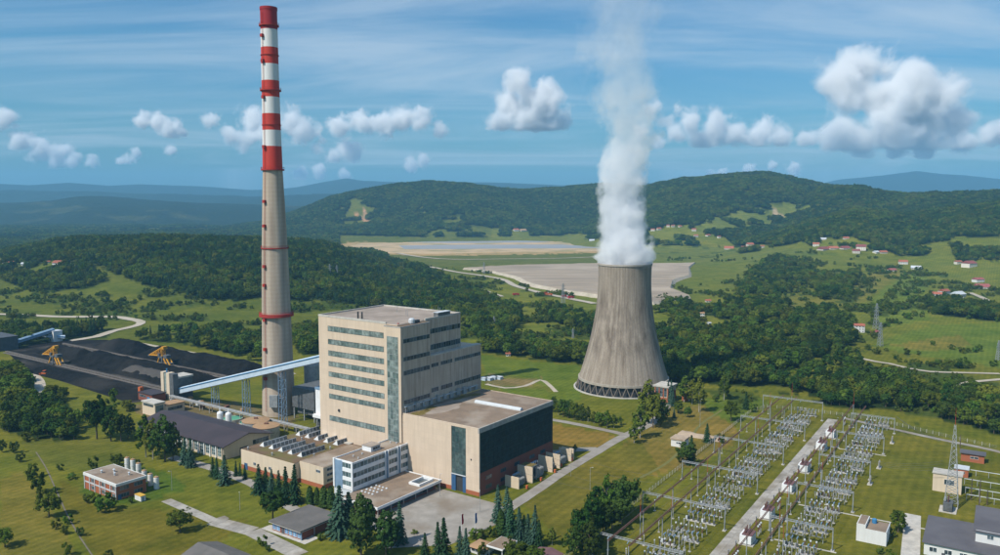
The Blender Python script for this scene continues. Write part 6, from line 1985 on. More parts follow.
# ------------------------------------------------------------------ generator transformers by the hall
def hall_transformers():
    for i, (b, h, l) in enumerate(((22.0, 6.5, 9.5), (34.5, 9.0, 10.5), (57, 9.0, 10.0), (65.5, 8.5, 10.0), (81.0, 7.5, 9.0), (84.5, 7.0, 8.5))):
        o = MB().box(-.35, .35, -l, 0, 0, h).build('blast_wall', 'workwall', None, loc=W(b, -2.0), rz=RZ)
        tag(o, ['low', 'broad', 'tall', 'second tall', 'outer', 'end'][i] + ' beige blast wall between the hall transformers', 'wall')
        o['label'] = ['lowest beige blast wall, next to the brick windows of the hall', 'broad beige blast wall with a mossy slab behind it', 'tall beige blast wall in the middle of the transformer row', 'beige blast wall right behind the tall middle one', 'outer beige blast wall beyond the hall corner', 'end blast wall of the transformer row by the road spur'][i]
    for i, (b, s) in enumerate(((28, 1.0), (46, 1.25), (61.2, .85), (73, 1.1))):
        t = thing('power_transformer', ['grey transformer between the low and broad blast walls', 'largest grey transformer beside the broad blast wall', 'small transformer squeezed between two tall blast walls', 'transformer beyond the tall blast walls by the hall corner'][i], 'transformer', W(b, -6), RZ)
        t.scale = (s, s, s)
        MB().box(-3, 3, -2, 2, .6, 4.6).build('tank', 'machine', t)
        box('foundation', 'concrete', t, -3.6, 3.6, -2.8, 2.8, 0, .6)
        for k in range(5):
            box('radiator', 'galv', t, -2.8 + k * 1.2, -2.2 + k * 1.2, -3.6, -2.05, 1.2, 4.4)
        MB().tube((-3, .8, 6.0), (3, .8, 6.0), .6, None, 10).build('conservator', 'bluegrey', t)
        for k in range(3):
            MB().lathe([(.3, 4.6), (.3, 5.0), (.18, 5.2), (.3, 5.6), (.16, 5.9), (.26, 6.3), (.1, 7.2)], 8, -1.8 + k * 1.8, -.8).build('bushing', 'porcelain', t)
        MB().box(-2.6, 2.6, 1.4, 1.8, 4.6, 5.6).build('pipe_frame', 'lightgrey', t)
    for i, (x, y) in enumerate(((514, 486), (523, 482), (527, 489), (541, 481), (555, 473), (561, 467), (572, 461))):
        X, Y = gp(x, y)
        if i == 0:
            f = thing('hydrant_cabinet', 'small orange hydrant cabinet on the verge by the plant road', 'cabinet', (X, Y, 0), RZ, 'hydrant cabinets')
            MB().box(-.6, .6, -.5, .5, .3, 2.0).build('body', 'orange', f); MB().box(-.7, .7, -.6, .6, 2.0, 2.15).build('lid', 'orange', f); MB().box(-.3, .3, -.3, .3, 0, .3).build('foot', 'concrete', f)
        else: dup(f, (X, Y, 0))
    s = thing('mossy_slab', 'slab shelter with mossy top between the blast walls', 'shelter', W(38.5, -7), RZ)
    MB().box(-3, 3, -4, 4, 8.4, 9.0).build('slab', 'concrete', s); MB().box(-2.8, 2.8, -3.8, 3.8, 9.0, 9.15).build('moss_bed', 'moss', s)
    for x in (-2.6, 2.6):
        for y in (-3.6, 3.6): box('post', 'concrete', s, x - .25, x + .25, y - .25, y + .25, 0, 8.4)
hall_transformers()

# ------------------------------------------------------------------ switchyard
def ins_prof(h, r, n=7):
    p = [(r * .55, 0)]
    for k in range(n):
        z = h * (k + .2) / n
        p += [(r * .55, z), (r, z + h * .25 / n), (r * .55, z + h * .55 / n)]
    return p + [(r * .5, h)]

def gantry_proto(span, h, lab, grp, post='galv'):
    """post at origin and at -span in y, truss beam between, insulator strings below"""
    t = thing('line_gantry', lab, 'gantry', (0, 0, 0), SRZ, grp)
    for y in (0, -span):
        p = MB().tube((0, y, 0), (0, y, h), .30, .26, 6)
        for s in (-1, 1): p.tube((s * 1.0, y, 0), (0, y, h * .55), .14, .12, 4)
        p.build('post', post, t)
        MB().box(-1.3, 1.3, y - .8, y + .8, 0, .35).build('footing', 'pale_concrete', t)
    b = MB()
    for x, z in ((-.4, h - .8), (.4, h - .8), (0, h)): b.tube((x, 0, z), (x, -span, z), .13, None, 5)
    n = int(span / 1.6)
    for k in range(n):
        y0, y1 = -span * k / n, -span * (k + 1) / n
        b.tube((-.4, y0, h - .8), (0, y1, h), .07, None, 4); b.tube((.4, y0, h - .8), (0, y1, h), .07, None, 4); b.tube((-.4, y0, h - .8), (.4, y1, h - .8), .07, None, 4)
    b.build('beam', post, t)
    for k in range(3):
        y = -span * (.2 + .22 * k)
        for s in (-1, 1):
            MB().tube((0, y, h - .9), (s * 2.0, y, h - 1.5), .20, .18, 6).build('insulator_string', 'bluegrey', t)
    return t
G1 = None
ORD = ['first', 'second', 'third', 'fourth', 'fifth', 'sixth']
left_labels = ['steel line gantry nearest the fence grove', 'steel line gantry beside the fence bend', 'steel line gantry past the white shed', 'steel line gantry at the middle of the yard', 'steel line gantry before the last', 'last steel line gantry by the wood']
for i, b in enumerate((-28, 31, 90, 149, 208, 267)):
    h = 11.5 if i < 5 else 14
    if i == 0 or i == 5:
        G1 = gantry_proto(43, h, '', 'gantries spanning the long equipment rows')
        G1.location = WS(b, -84)
        g = G1 if i == 0 else G1
        if i == 0: G0 = G1
    else: g = dup(G0, WS(b, -84))
    g['label'] = ORD[5 - i] + ' steel line gantry from the wood, spanning from fence to service road'
for i, b in enumerate((-20, 38, 93, 151, 208, 262)):
    if i == 0: G2 = gantry_proto(28, 11.0, 'sixth steel line gantry from the wood, reaching out to the open lawn', 'gantries towards the open lawn'); G2.location = WS(b, -148)
    else: dup(G2, WS(b, -148))['label'] = ORD[5 - i] + ' steel line gantry from the wood, reaching out to the open lawn'
# brown busbars on poles
def busbar(a, lab, z=11.3, b0=-34, b1=286):
    t = thing('busbar', lab, 'busbar', WS(b0, a), SRZ)
    L_ = b1 - b0
    n = 8
    for k in range(n):
        x0, x1 = L_ * k / n, L_ * (k + 1) / n - .3
        br = MB()
        for y, zz in ((-.28, z), (.28, z), (0, z + .5)): br.tube((x0, y, zz), (x1, y, zz), .17, None, 5)
        for q in range(20):
            u0, u1 = x0 + (x1 - x0) * q / 20, x0 + (x1 - x0) * (q + 1) / 20
            br.tube((u0, -.28, z), (u1, .28, z), .07, None, 4); br.tube((u0, .28, z), (u1, 0, z + .5), .07, None, 4)
        br.build('truss_segment', 'rustbus', t)
        p = MB(); p.tube((x0, 0, 0), (x0, 0, z), .30, .24, 6); p.box(x0 - .7, x0 + .7, -.7, .7, 0, .3)
        p.build('support_pole', 'galv', t)
    return t
busbar(-105, 'brown lattice busbar over the equipment row beside the fence')
busbar(-95, 'brown lattice busbar nearest to the fence posts')
busbar(-154, 'brown lattice busbar above the crowded equipment row')
busbar(-145.5, 'brown lattice busbar right behind the white radiator transformers')
# lightning masts
def rod(b, a, h, lab, top='redsteel'):
    t = thing('lightning_mast', lab, 'mast', WS(b, a), SRZ, 'lightning masts in the switchyard')
    MB().tube((0, 0, 0), (0, 0, h * .6), .26, .2, 6).build('pole', 'galv', t)
    MB().tube((0, 0, h * .6), (0, 0, h), .13, .05, 5).build('spike', top, t)
    MB().box(-.7, .7, -.7, .7, 0, .3).build('footing', 'pale_concrete', t)
for b, a, h in ((0, -96, 22), (18, -105, 20), (75, -104, 21), (120, -96, 22), (178, -104, 21), (236, -97, 24), (268, -105, 26), (30, -154, 22), (62, -150, 21), (118, -156, 20), (175, -150, 22), (270, -148, 25), (12, -160, 20)):
    rod(b, a, h, 'slim lightning mast rising above the switchyard rows')

# equipment prototypes
def eq_disconnector():
    t = thing('disconnector', '', 'switchgear', (0, 0, 0), SRZ)
    obj('frame', shared('frame|d', 'galv', lambda m: [m.box(-3.2, -2.9, -.15, .15, 0, 2.6), m.box(2.9, 3.2, -.15, .15, 0, 2.6), m.box(-3.3, 3.3, -.2, .2, 2.6, 2.9)]), t)
    for x in (-2.6, 0, 2.6):
        for y in (-.9, .9): obj('insulator', shared('insulator|d', 'porcelain', lambda m: m.lathe(ins_prof(2.0, .28), 7)), t, (x, y, 2.9))
    obj('crossarm', shared('crossarm|d', 'galv', lambda m: [m.box(x - .12, x + .12, -1.2, 1.2, 2.9, 3.05) for x in (-2.6, 0, 2.6)]), t)
    obj('contact_arm', shared('contact_arm|d', 'lightgrey', lambda m: [m.tube((x, -1.0, 4.95), (x, 1.0, 4.95), .11, None, 5) for x in (-2.6, 0, 2.6)]), t)
    return t
def eq_breaker():
    t = thing('circuit_breaker', '', 'switchgear', (0, 0, 0), SRZ)
    obj('footing', shared('footing|b', 'pale_concrete', lambda m: m.box(-3.2, 3.2, -1.1, 1.1, 0, .4)), t)
    obj('pedestal', shared('pedestal|b', 'machine', lambda m: [m.box(x - .4, x + .4, -.5, .5, .4, 2.0) for x in (-2.4, 0, 2.4)]), t)
    for x in (-2.4, 0, 2.4): obj('column', shared('column|b', 'porcelain', lambda m: m.lathe(ins_prof(2.6, .34), 8)), t, (x, 0, 2.0))
    obj('chamber', shared('chamber|b', 'bluegrey', lambda m: [m.tube((x, -1.3, 4.9), (x, 1.3, 4.9), .3, None, 7) for x in (-2.4, 0, 2.4)]), t)
    obj('control_box', shared('control_box|b', 'lightgrey', lambda m: m.box(3.0, 4.0, -.5, .5, .4, 2.0)), t)
    return t
def eq_ct():
    t = thing('instrument_transformer', '', 'switchgear', (0, 0, 0), SRZ)
    obj('stand', shared('stand|c', 'galv', lambda m: [m.box(x - .22, x + .22, -.22, .22, 0, 2.2) for x in (-2.6, 0, 2.6)]), t)
    for x in (-2.6, 0, 2.6):
        obj('column', shared('column|c', 'brownporcelain', lambda m: m.lathe(ins_prof(2.2, .33), 8)), t, (x, 0, 2.2))
        obj('head', shared('head|c', 'lightgrey', lambda m: m.lathe([(.2, 0), (.45, .15), (.45, .7), (.15, .95)], 8)), t, (x, 0, 4.4))
    return t
def eq_post():
    t = thing('busbar_support', '', 'switchgear', (0, 0, 0), SRZ)
    obj('pole', shared('pole|p', 'galv', lambda m: m.tube((0, 0, 0), (0, 0, 3.2), .2, .18, 6)), t)
    obj('insulator', shared('insulator|p', 'porcelain', lambda m: m.lathe(ins_prof(2.6, .3), 8)), t, (0, 0, 3.2))
    obj('clamp', shared('clamp|p', 'lightgrey', lambda m: m.box(-.25, .25, -.4, .4, 5.8, 6.0)), t)
    obj('footing', shared('footing|p', 'pale_concrete', lambda m: m.box(-.6, .6, -.6, .6, 0, .25)), t)
    return t
protos = {}
def place(kind, b, a, lab, grp):
    mk = {'d': eq_disconnector, 'b': eq_breaker, 'c': eq_ct, 'p': eq_post}[kind]
    if kind not in protos:
        protos[kind] = mk(); o = protos[kind]; o.location = WS(b, a); o['label'] = lab; o['group'] = grp
    else: o = dup(protos[kind], WS(b, a), SRZ, None, lab, grp)
    return o
rowlab = {('d', 0): 'three-pole disconnector in the rows beside the fence side busbars', ('d', 1): 'three-pole disconnector in the rows beside the open lawn',
          ('b', 0): 'circuit breaker on pale footing in the fence side rows', ('b', 1): 'circuit breaker on pale footing in the lawn side rows',
          ('c', 0): 'instrument transformer trio in the fence side rows', ('c', 1): 'instrument transformer trio in the lawn side rows',
          ('p', 0): 'single post insulator under the fence side busbars', ('p', 1): 'single post insulator under the lawn side busbars'}
gname = {'d': 'disconnectors', 'b': 'circuit breakers', 'c': 'instrument transformers', 'p': 'post insulators'}
def put(k, side, b, a, turn=True):
    o = place(k, b + random.uniform(-.5, .5), a + random.uniform(-.25, .25), rowlab[(k, side)], gname[k] + (' by the fence' if side == 0 else ' by the lawn'))
    o.rotation_euler = (0, 0, SRZ + (math.pi / 2 if turn else 0))
seqs = ['dbcdp', 'dcbd', 'pdbcd', 'dbcpd']
for side, cols, gant in ((0, (-110.0, -118.2), (-28, 31, 90, 149, 208, 267)), (1, (-159.4, -167.6), (-20, 38, 93, 151, 208, 262))):
    for ci, a in enumerate(cols):
        b = -33.0 + ci * 3
        q = 0
        while b < 282:
            near = min(abs(b - g) for g in gant)
            if near > 3.5:
                k = seqs[(q // 5 + ci) % 4][q % len(seqs[(q // 5 + ci) % 4])]
                if k == 'p':
                    for da in (-2.6, 0, 2.6): put('p', side, b, a + da)
                else: put(k, side, b, a)
            q += 1
            b += random.choice((4.2, 4.8, 5.4, 6.0, 7.5))
for i in range(16):
    put('p', 0, -25 + i * 19.0, -100.3); put('p', 1, -22 + i * 19, -149.6)
    if i % 2: put('c', 1, -18 + i * 19, -142.6, False)
    if i % 3 == 0: put('p', 0, -20 + i * 19, -88.5)
# dropper leads and taut conductors
t = thing('overhead_conductors', 'thin overhead conductors strung across the switchyard gantries', 'wires', (0, 0, 0), 0)
def wire(p, q, sag, r=.05, n=10):
    m = MB(); P0, Q0 = Vector(p), Vector(q)
    pts = [P0.lerp(Q0, k / n) - Vector((0, 0, sag * 4 * (k / n) * (1 - k / n))) for k in range(n + 1)]
    m.path(pts, r, 4); m.build('conductor', 'steeldark', t)
for a in (-88, -92, -99, -102, -114, -118, -122):
    for b0, b1 in ((-28, 31), (31, 90), (90, 149), (149, 208), (208, 267)):
        wire(WS(b0 + 2, a, 10.0), WS(b1 - 2, a, 10.0), 1.2)
for a in (-158, -163, -168, -173):
    for b0, b1 in ((-20, 38), (38, 93), (93, 151), (151, 208), (208, 262)):
        wire(WS(b0 + 2, a, 9.6), WS(b1 - 2, a, 9.6), 1.2)
for k, b in enumerate((28, 46, 61, 73)):
    wire(W(b, -6, 8), WS(max(b - 10, 31), -92, 10.5), 3.0, .06, 14)
    wire(W(b, -.3, 24), W(b + 3, -12, 8.5), 1.0, .025, 8)
for k in range(3): wire(WS(267, -176, 12), WS(190 + 4 * k, -215, 18), 3, .06, 14)
for k in range(4): wire(WS(151 + k * 2, -176, 10.5), WS(150 + k * 6, -212, 14), 2, .06, 14)

# white radiator transformers along the service road
def autotrafo():
    t = thing('yard_transformer', '', 'transformer', (0, 0, 0), SRZ)
    box('pit', 'pale_concrete', t, -4.4, 4.4, -3.6, 3.6, 0, .5)
    box('tank', 'rustbus', t, -3.4, 3.4, -1.4, 1.6, .5, 4.8)
    MB().box(-3.7, 3.7, -2.9, 1.9, 4.8, 5.1).build('tank_cover', 'maroon', t)
    for k in range(5): box('radiator', 'white', t, -3.5 + k * 1.5, -2.4 + k * 1.5, -2.8, -1.45, .9, 4.7)
    for k in range(5): box('radiator', 'white', t, -3.5 + k * 1.5, -2.4 + k * 1.5, 1.65, 2.9, .9, 4.7)
    box('end_radiator', 'white', t, -4.3, -3.45, -2.6, 2.4, .9, 4.6)
    for k in range(3): MB().lathe(ins_prof(2.6, .36), 8, -2 + k * 2.0, .9).build('bushing', 'brownporcelain', t, loc=(0, 0, 5.1))
    MB().tube((-3, -.6, 6.0), (2, -.6, 6.0), .45, None, 10).build('conservator', 'maroon', t)
    return t
AT = autotrafo()
for i, b in enumerate((26, 62, 107, 146, 198, 229)):
    lab = ORD[5 - i] + ' white ribbed transformer with maroon top from the wood, beside the service road'
    if i == 0: AT.location = WS(b, -140.5); AT['label'] = lab; AT['group'] = 'transformers along the service road'
    else: dup(AT, WS(b, -140.5), SRZ, None, lab, 'transformers along the service road')
# concrete posts beside the road with dark arresters
for i in range(26):
    b = -20 + i * 11.5
    if i == 0:
        SA = thing('surge_arrester', 'dark surge arrester on a short stand along the service road', 'switchgear', WS(b, -138.2), SRZ, 'surge arresters along the road')
        MB().box(-.3, .3, -.3, .3, 0, 2.4).build('stand', 'rustbus', SA); MB().lathe(ins_prof(2.2, .3), 8).build('insulator', 'steeldark', SA, loc=(0, 0, 2.4)); MB().lathe([(.42, 0), (.5, .1), (.42, .2)], 8).build('ring', 'galv', SA, loc=(0, 0, 4.4))
    else: dup(SA, WS(b, -138.2), SRZ)
# three pale equipment blocks on the lawn side
for i, (x, y) in enumerate(((870, 484), (879, 468), (892, 443))):
    X, Y = gp(x, y)
    if i == 0:
        VT = thing('coupling_unit', 'pale coupling capacitor unit on slabs at the open lawn edge', 'switchgear', (X, Y, 0), SRZ, 'coupling units on the lawn')
        MB().box(-2.6, 2.6, -1.2, 1.2, 0, .5).build('slab', 'pale_concrete', VT)
        for k in range(3): MB().lathe(ins_prof(3.4, .4), 8, -1.8 + k * 1.8, 0).build('capacitor', 'porcelain', VT, loc=(0, 0, 1.2)); box('plinth', 'concrete', VT, -2.2 + k * 1.8, -1.4 + k * 1.8, -.4, .4, .5, 1.2)
    else: dup(VT, (X, Y, 0), SRZ)
# cable trench covers on the lawn
for i, (b, a0, a1) in enumerate(((92, -150, -212), (38, -150, -178), (206, -150, -178))):
    o = MB().box(-.5, .5, 0, abs(a1 - a0), 0, .18).build('cable_trench', 'pale_concrete', None, loc=WS(b, a1), rz=SRZ)
    tag(o, ['long concrete cable trench crossing the lawn towards the white hut', 'short concrete cable trench by the first lawn gantry', 'short concrete cable trench far along the lawn'][i], 'trench')

# fence
def fence(name, pts, lab, step=4.2):
    t = thing(name, lab, 'fence', (*pts[0], 0), 0)
    rails = MB(); x0, y0 = pts[0]
    pm = shared('post|f', 'pale_concrete', lambda m: [m.box(-.12, .12, -.12, .12, 0, 2.3), m.tube((0, 0, 2.3), (.25, .2, 2.7), .07, None, 4)])
    for (xa, ya), (xb, yb) in zip(pts, pts[1:]):
        L_ = math.hypot(xb - xa, yb - ya); n = max(1, int(L_ / step))
        for k in range(n):
            obj('post', pm, t, (xa + (xb - xa) * k / n - x0, ya + (yb - ya) * k / n - y0, 0))
        for z in (.4, .9, 1.4, 1.9, 2.25): rails.tube((xa - x0, ya - y0, z), (xb - x0, yb - y0, z), .035, None, 4)
    rails.build('wire_strands', 'wirefence', t)
fence('yard_fence', [W(*S(b, -76))[:2] for b in (-45, 0, 60, 130, 200, 262)] + [W(*S(290, -84))[:2], W(*S(302, -82))[:2]], 'wire fence on concrete posts between grove and switchyard')
fence('rear_fence', [W(*S(286, -90))[:2], W(*S(292, -120))[:2], W(291, -150)[:2], W(276, -190)[:2], W(264, -225)[:2]], 'wire fence closing the far side of the switchyard')

# ------------------------------------------------------------------ mast, huts and control building
def lattice(name, lab, cat, X, Y, z, h, w0, w1, m, n=10, r=.16, arms=(), rz=0.3, spike=0, grp=None):
    t = thing(name, lab, cat, (X, Y, z), rz, grp)
    leg = [(-1, -1), (1, -1), (1, 1), (-1, 1)]
    Wd = lambda q: (w0 + (w1 - w0) * q) / 2
    for s in leg:
        MB().tube((s[0] * w0 / 2, s[1] * w0 / 2, 0), (s[0] * w1 / 2, s[1] * w1 / 2, h), r, r * .7, 4).build('leg', m, t)
    br = MB()
    for k in range(n):
        q0, q1 = k / n, (k + 1) / n
        for i in range(4):
            a, b = leg[i], leg[(i + 1) % 4]
            br.tube((a[0] * Wd(q0), a[1] * Wd(q0), h * q0), (b[0] * Wd(q1), b[1] * Wd(q1), h * q1), r * .6, None, 4)
            br.tube((b[0] * Wd(q0), b[1] * Wd(q0), h * q0), (a[0] * Wd(q1), a[1] * Wd(q1), h * q1), r * .6, None, 4)
    br.build('bracing', m, t)
    for q, l in arms:
        am = MB()
        for s in (-1, 1):
            am.tube((0, 0, h * q + .8), (s * l, 0, h * q), r * .8, None, 4); am.tube((s * Wd(q), Wd(q), h * q - .3), (s * l, 0, h * q), r * .8, None, 4); am.tube((s * Wd(q), -Wd(q), h * q - .3), (s * l, 0, h * q), r * .8, None, 4)
        am.build('crossarm', m, t)
        for s in (-1, 1):
            MB().tube((s * l, 0, h * q), (s * l, 0, h * q - 1.8), .14, None, 5).build('insulator_string', 'bluegrey', t)
    if spike: MB().tube((0, 0, h), (0, 0, h + spike), .12, .05, 5).build('spike', 'redsteel', t)
    return t
X, Y = gp(951, 506)
lattice('lattice_mast', 'tall tapering steel lattice mast with red tip in the switchyard', 'mast', X, Y, 0, 44, 6.5, .7, 'galv', 14, .2, (), SRZ, 9)
t = thing('shunt_reactor', 'dark oil-filled reactor with radiator box beneath the lattice mast', 'transformer', W(*to_ba(*gp(948, 510))), SRZ)
MB().box(-5, 5, -4, 4, 0, .5).build('pit', 'pale_concrete', t); MB().box(-3, 2, -2.2, 2.2, .5, 5).build('tank', 'machine', t); MB().box(-4.6, -3.1, -2, 2.2, 1, 5).build('radiator', 'machine', t)
for k in range(3): MB().lathe(ins_prof(2.8, .4), 8, -2 + k * 1.6, 0).build('bushing', 'brownporcelain', t, loc=(0, 0, 5))
MB().tube((-2.5, 1.5, 6), (1.5, 1.5, 6), .6, None, 10).build('conservator', 'galv', t)
def hut(name, lab, px, py, lb, la, h, wall, roof, over=.4, extra=None, dz=.5):
    b, a = to_ba(*gp(px, py))
    t = thing(name, lab, 'building', W(b, a), SRZ)
    MB().box(0, lb, 0, la, 0, h).build('wall', wall, t); MB().box(-over, lb + over, -over, la + over, h, h + dz).build('roof', roof, t)
    box('door', 'steeldark', t, lb * .4, lb * .4 + 1.4, -.1, 0, 0, 2.3)
    band(t, 'y', 0, la * .25, la * .6, h * .45, h * .75, 2, 'window_dark', 'white', .1)
    return t
t = hut('switch_house', 'tall blank beige switch house behind the lattice mast', 961, 495, 9, 14, 10, 'workwall', 'pale_concrete')
hut('brick_shed', 'brick shed with pale front standing behind the switch house', 968, 478, 7, 7, 4.6, 'brickwall', 'lightgrey')
hut('brick_shed', 'brick shed with dark mono-pitch roof near the far fence', 984, 464, 7, 12.5, 5, 'brickwall', 'slate', .8)
t = hut('white_shed', 'small white shed with weathered tan roof on dry grass', 684, 448, 9, 9, 4.6, 'whitewall', 'rock', .5, dz=1.0)
# white hut with stepped roof and blue tank
b, a = to_ba(*gp(886, 546.5))
t = thing('white_hut', 'white stepped hut with blue roof tank on the switchyard lawn', 'building', W(b, a), SRZ)
MB().box(0, 13, 0, 9, 0, 6.6).build('wall', 'whitewall', t); MB().box(.3, 12.7, .3, 9, 6.6, 6.7).build('roof', 'roofgravel', t)
MB().box(0, 13, 9.01, 13, 0, 8.4).build('tall_wall', 'whitewall', t); MB().box(.4, 12.6, 9.4, 12.6, 8.4, 8.5).build('tall_roof', 'roofgravel', t)
MB().box(-.1, 13.1, -.1, .3, 6.6, 7.0).build('coping', 'lightgrey', t); box('door', 'bluepaint', t, 9, 10.4, -.1, 0, 0, 2.4)
MB().lathe([(1.1, 6.7), (1.1, 8.6), (.5, 9)], 12, 9.5, 6.5).build('water_tank', 'conveyor_blue', t)
sheet('slab_yard', [to_ba(*gp(*p)) for p in ((905, 513), (921, 516), (920, 555), (900, 560), (902, 540))], .12, 'pale_concrete', 'broken concrete slab yard beside the dark roofed control building')
def control():
    # eave corners from the photograph, walls 6 m and 11 m
    b, a = to_ba(*gp(922, 541.5, 6))
    t = thing('control_building', 'white control building with two dark grey slate roofs', 'building', W(b, a), SRZ)
    # local x = b (away), y = a (towards the plant); building extends to -y
    Lb, La = 30, 60
    MB().box(.8, Lb, -La, -.8, 0, 5.8).build('wall', 'whitewall', t)
    MB().quad((0, 0, 6), (0, -La, 6), (Lb, -La, 8.6), (Lb, 0, 8.6)).quad((0, 0, 5.7), (Lb, 0, 8.3), (Lb, -La, 8.3), (0, -La, 5.7)).quad((0, 0, 5.7), (0, -La, 5.7), (0, -La, 6), (0, 0, 6)).quad((0, 0, 5.7), (0, 0, 6), (Lb, 0, 8.6), (Lb, 0, 8.3)).build('roof', 'slate', t)
    MB().quad((.8, -.8, 5.8), (Lb, -.8, 5.8), (Lb, -.8, 8.25)).quad((Lb, -.8, 5.8), (Lb, -La, 5.8), (Lb, -La, 8.2), (Lb, -.8, 8.2)).build('gable', 'whitewall', t)
    for k in range(5): band(t, 'y', .8, -6 - k * 6, -3 - k * 6, 2, 4.2, 2, 'window_dark', 'white', .12)
    box('door', 'steeldark', t, .65, .8, -9.5, -8, 0, 2.4)
    up = MB().box(11, 34, -La, -20.5, 5.8, 12.4).build('upper_storey', 'whitewall', t)
    MB().quad((10, -19.5, 12.2), (10, -La, 12.2), (35, -La, 16), (35, -19.5, 16)).quad((10, -19.5, 11.9), (35, -19.5, 15.7), (35, -La, 15.7), (10, -La, 11.9)).quad((10, -19.5, 11.9), (10, -La, 11.9), (10, -La, 12.2), (10, -19.5, 12.2)).quad((10, -19.5, 11.9), (10, -19.5, 12.2), (35, -19.5, 16), (35, -19.5, 15.7)).build('upper_roof', 'slate', up)
    MB().quad((11, -20.5, 12.3), (34, -20.5, 12.3), (34, -20.5, 15.6)).quad((34, -20.5, 12.4), (34, -La, 12.4), (34, -La, 15.6), (34, -20.5, 15.6)).build('upper_gable', 'whitewall', up)
    for k in range(5): band(up, 'y', 11, -27.5 - k * 5, -25 - k * 5, 9, 11, 2, 'window_dark', 'white', .12)
control()
# dark wooden poles and low pipe frames beyond the mast
for i, (x, y, h) in enumerate(((979, 508, 16), (971, 500, 12), (960, 448, 9), (987, 505, 8))):
    X, Y = gp(x, y)
    t = thing('wooden_pole', 'dark wooden pole with steel brackets near the control building', 'pole', (X, Y, 0), SRZ, 'wooden poles by the control building')
    MB().tube((0, 0, 0), (0, 0, h), .3, .2, 6).build('shaft', 'wood', t)
    for z in (.6, .75, .9): MB().box(-.9, .9, -.12, .12, h * z, h * z + .2).build('bracket', 'steeldark', t)
for i, y in enumerate((474, 484, 493, 500)):
    X, Y = gp(963 + i, y)
    t = thing('bus_frame', 'low horizontal steel bus frame beside the brick sheds', 'switchgear', (X, Y, 0), SRZ, 'low bus frames')
    MB().box(-.2, .2, -20, 0, 3.2, 3.5).build('beam', 'lightgrey', t)
    for k in range(4): box('leg', 'galv', t, -.15, .15, -.3 - k * 6.4, -k * 6.4, 0, 3.2)
# rocky scrape by the fence
o = heap('rubble_mound', 0, 14, 0, 34, 1.6, 9, 'rock', 'bare pale rubble scrape on the slope beside the switchyard fence', 'rubble', 14, 26, .1)
o.location = (*gp(722, 443), -.2)
# lamp posts
for i, (x, y, h) in enumerate(((440, 496, 12), (508, 470, 12), (571, 476, 12), (172, 490, 11), (240, 510, 10), (590, 490, 13), (700, 427, 20), (480, 512, 11))):
    X, Y = gp(x, y)
    t = thing('lamp_post', 'slim grey lamp post beside plant roads and lawns', 'lamp post', (X, Y, 0), RZ + i, 'plant lamp posts')
    MB().tube((0, 0, 0), (0, 0, h), .13, .08, 6).build('pole', 'galv', t); MB().tube((0, 0, h), (1.2, 0, h + .2), .07, None, 5).build('arm', 'galv', t); MB().box(1.0, 1.7, -.15, .15, h + .12, h + .28).build('luminaire', 'lightgrey', t)

# ------------------------------------------------------------------ pylons in the valley
for i, (x, y, hp, lab) in enumerate(((880, 346, 24, 'steel lattice pylon standing in the meadow beside the white village house'), (876, 329, 26, 'lattice pylon on the slope behind the white village house'), (563, 303, 20, 'lattice pylon beside the ash field road'), (484, 274, 12, 'far lattice pylon at the edge of the ash field'), (494, 331, 15, 'slim pylon in the scrub behind the boiler house'), (573, 338, 10, 'small pylon in scrub left of the cooling tower'.replace('left of', 'beside')), (998, 360, 20, 'lattice pylon in the green field above the lane'), (330, 278, 14, 'lattice pylon among trees on the wooded hill'), (337, 277, 12, 'second lattice pylon among trees on the wooded hill'), (787, 363, 12, 'pylon rising out of the wood behind the switchyard'), (854, 372, 10, 'short pylon at the lane through the scrub'))):
    X, Y, Z = hit(x, y)
    h = hp * math.hypot(Y, H) / 800
    lattice('power_pylon', lab, 'pylon', X, Y, Z - .2, h, h * .17, h * .035, 'galv', 8, .22, ((.72, h * .14), (.86, h * .11)), .4)

# ------------------------------------------------------------------ village houses
def house(px, py, wpx, lab, roof='tileroof', wall='housewall', st=2, grp=None, rz=None):
    X, Y, Z = hit(px, py)
    k = math.hypot(Y, H) / 800
    w = wpx * k; d = w * random.uniform(.75, .95); e = st * 2.9
    t = thing('village_house', lab, 'house', (X, Y, Z - .3), random.uniform(-.5, .5) if rz is None else rz, grp)
    MB().box(-w / 2, w / 2, -d / 2, d / 2, -1, e).build('wall', wall, t)
    r = min(w, d) * .28; o = .7
    m = MB()
    m.quad((-w / 2 - o, -d / 2 - o, e), (w / 2 + o, -d / 2 - o, e), (w / 2 + o, 0, e + r), (-w / 2 - o, 0, e + r)).quad((w / 2 + o, d / 2 + o, e), (-w / 2 - o, d / 2 + o, e), (-w / 2 - o, 0, e + r), (w / 2 + o, 0, e + r)).quad((-w / 2 - o, d / 2 + o, e), (-w / 2 - o, -d / 2 - o, e), (-w / 2 - o, 0, e + r)).quad((w / 2 + o, -d / 2 - o, e), (w / 2 + o, d / 2 + o, e), (w / 2 + o, 0, e + r)).quad((-w / 2 - o, -d / 2 - o, e), (-w / 2 - o, d / 2 + o, e), (w / 2 + o, d / 2 + o, e), (w / 2 + o, -d / 2 - o, e))
    rf = m.build('roof', roof, t)
    MB().box(w * .2, w * .2 + .8, -.4, .4, e + r * .5, e + r + 1.0).build('chimney', 'brickwall', rf)
    n = max(2, int(w / 3.5))
    for s in range(st):
        for q in range(n):
            x = -w / 2 + w * (q + .5) / n
            if s == 0 and q == n // 2: box('door', 'wood', t, x - .5, x + .5, -d / 2 - .08, -d / 2, 0, 2.1); continue
            box('window', 'window_dark', t, x - .6, x + .6, -d / 2 - .06, -d / 2 + .02, s * 2.9 + 1.0, s * 2.9 + 2.3)
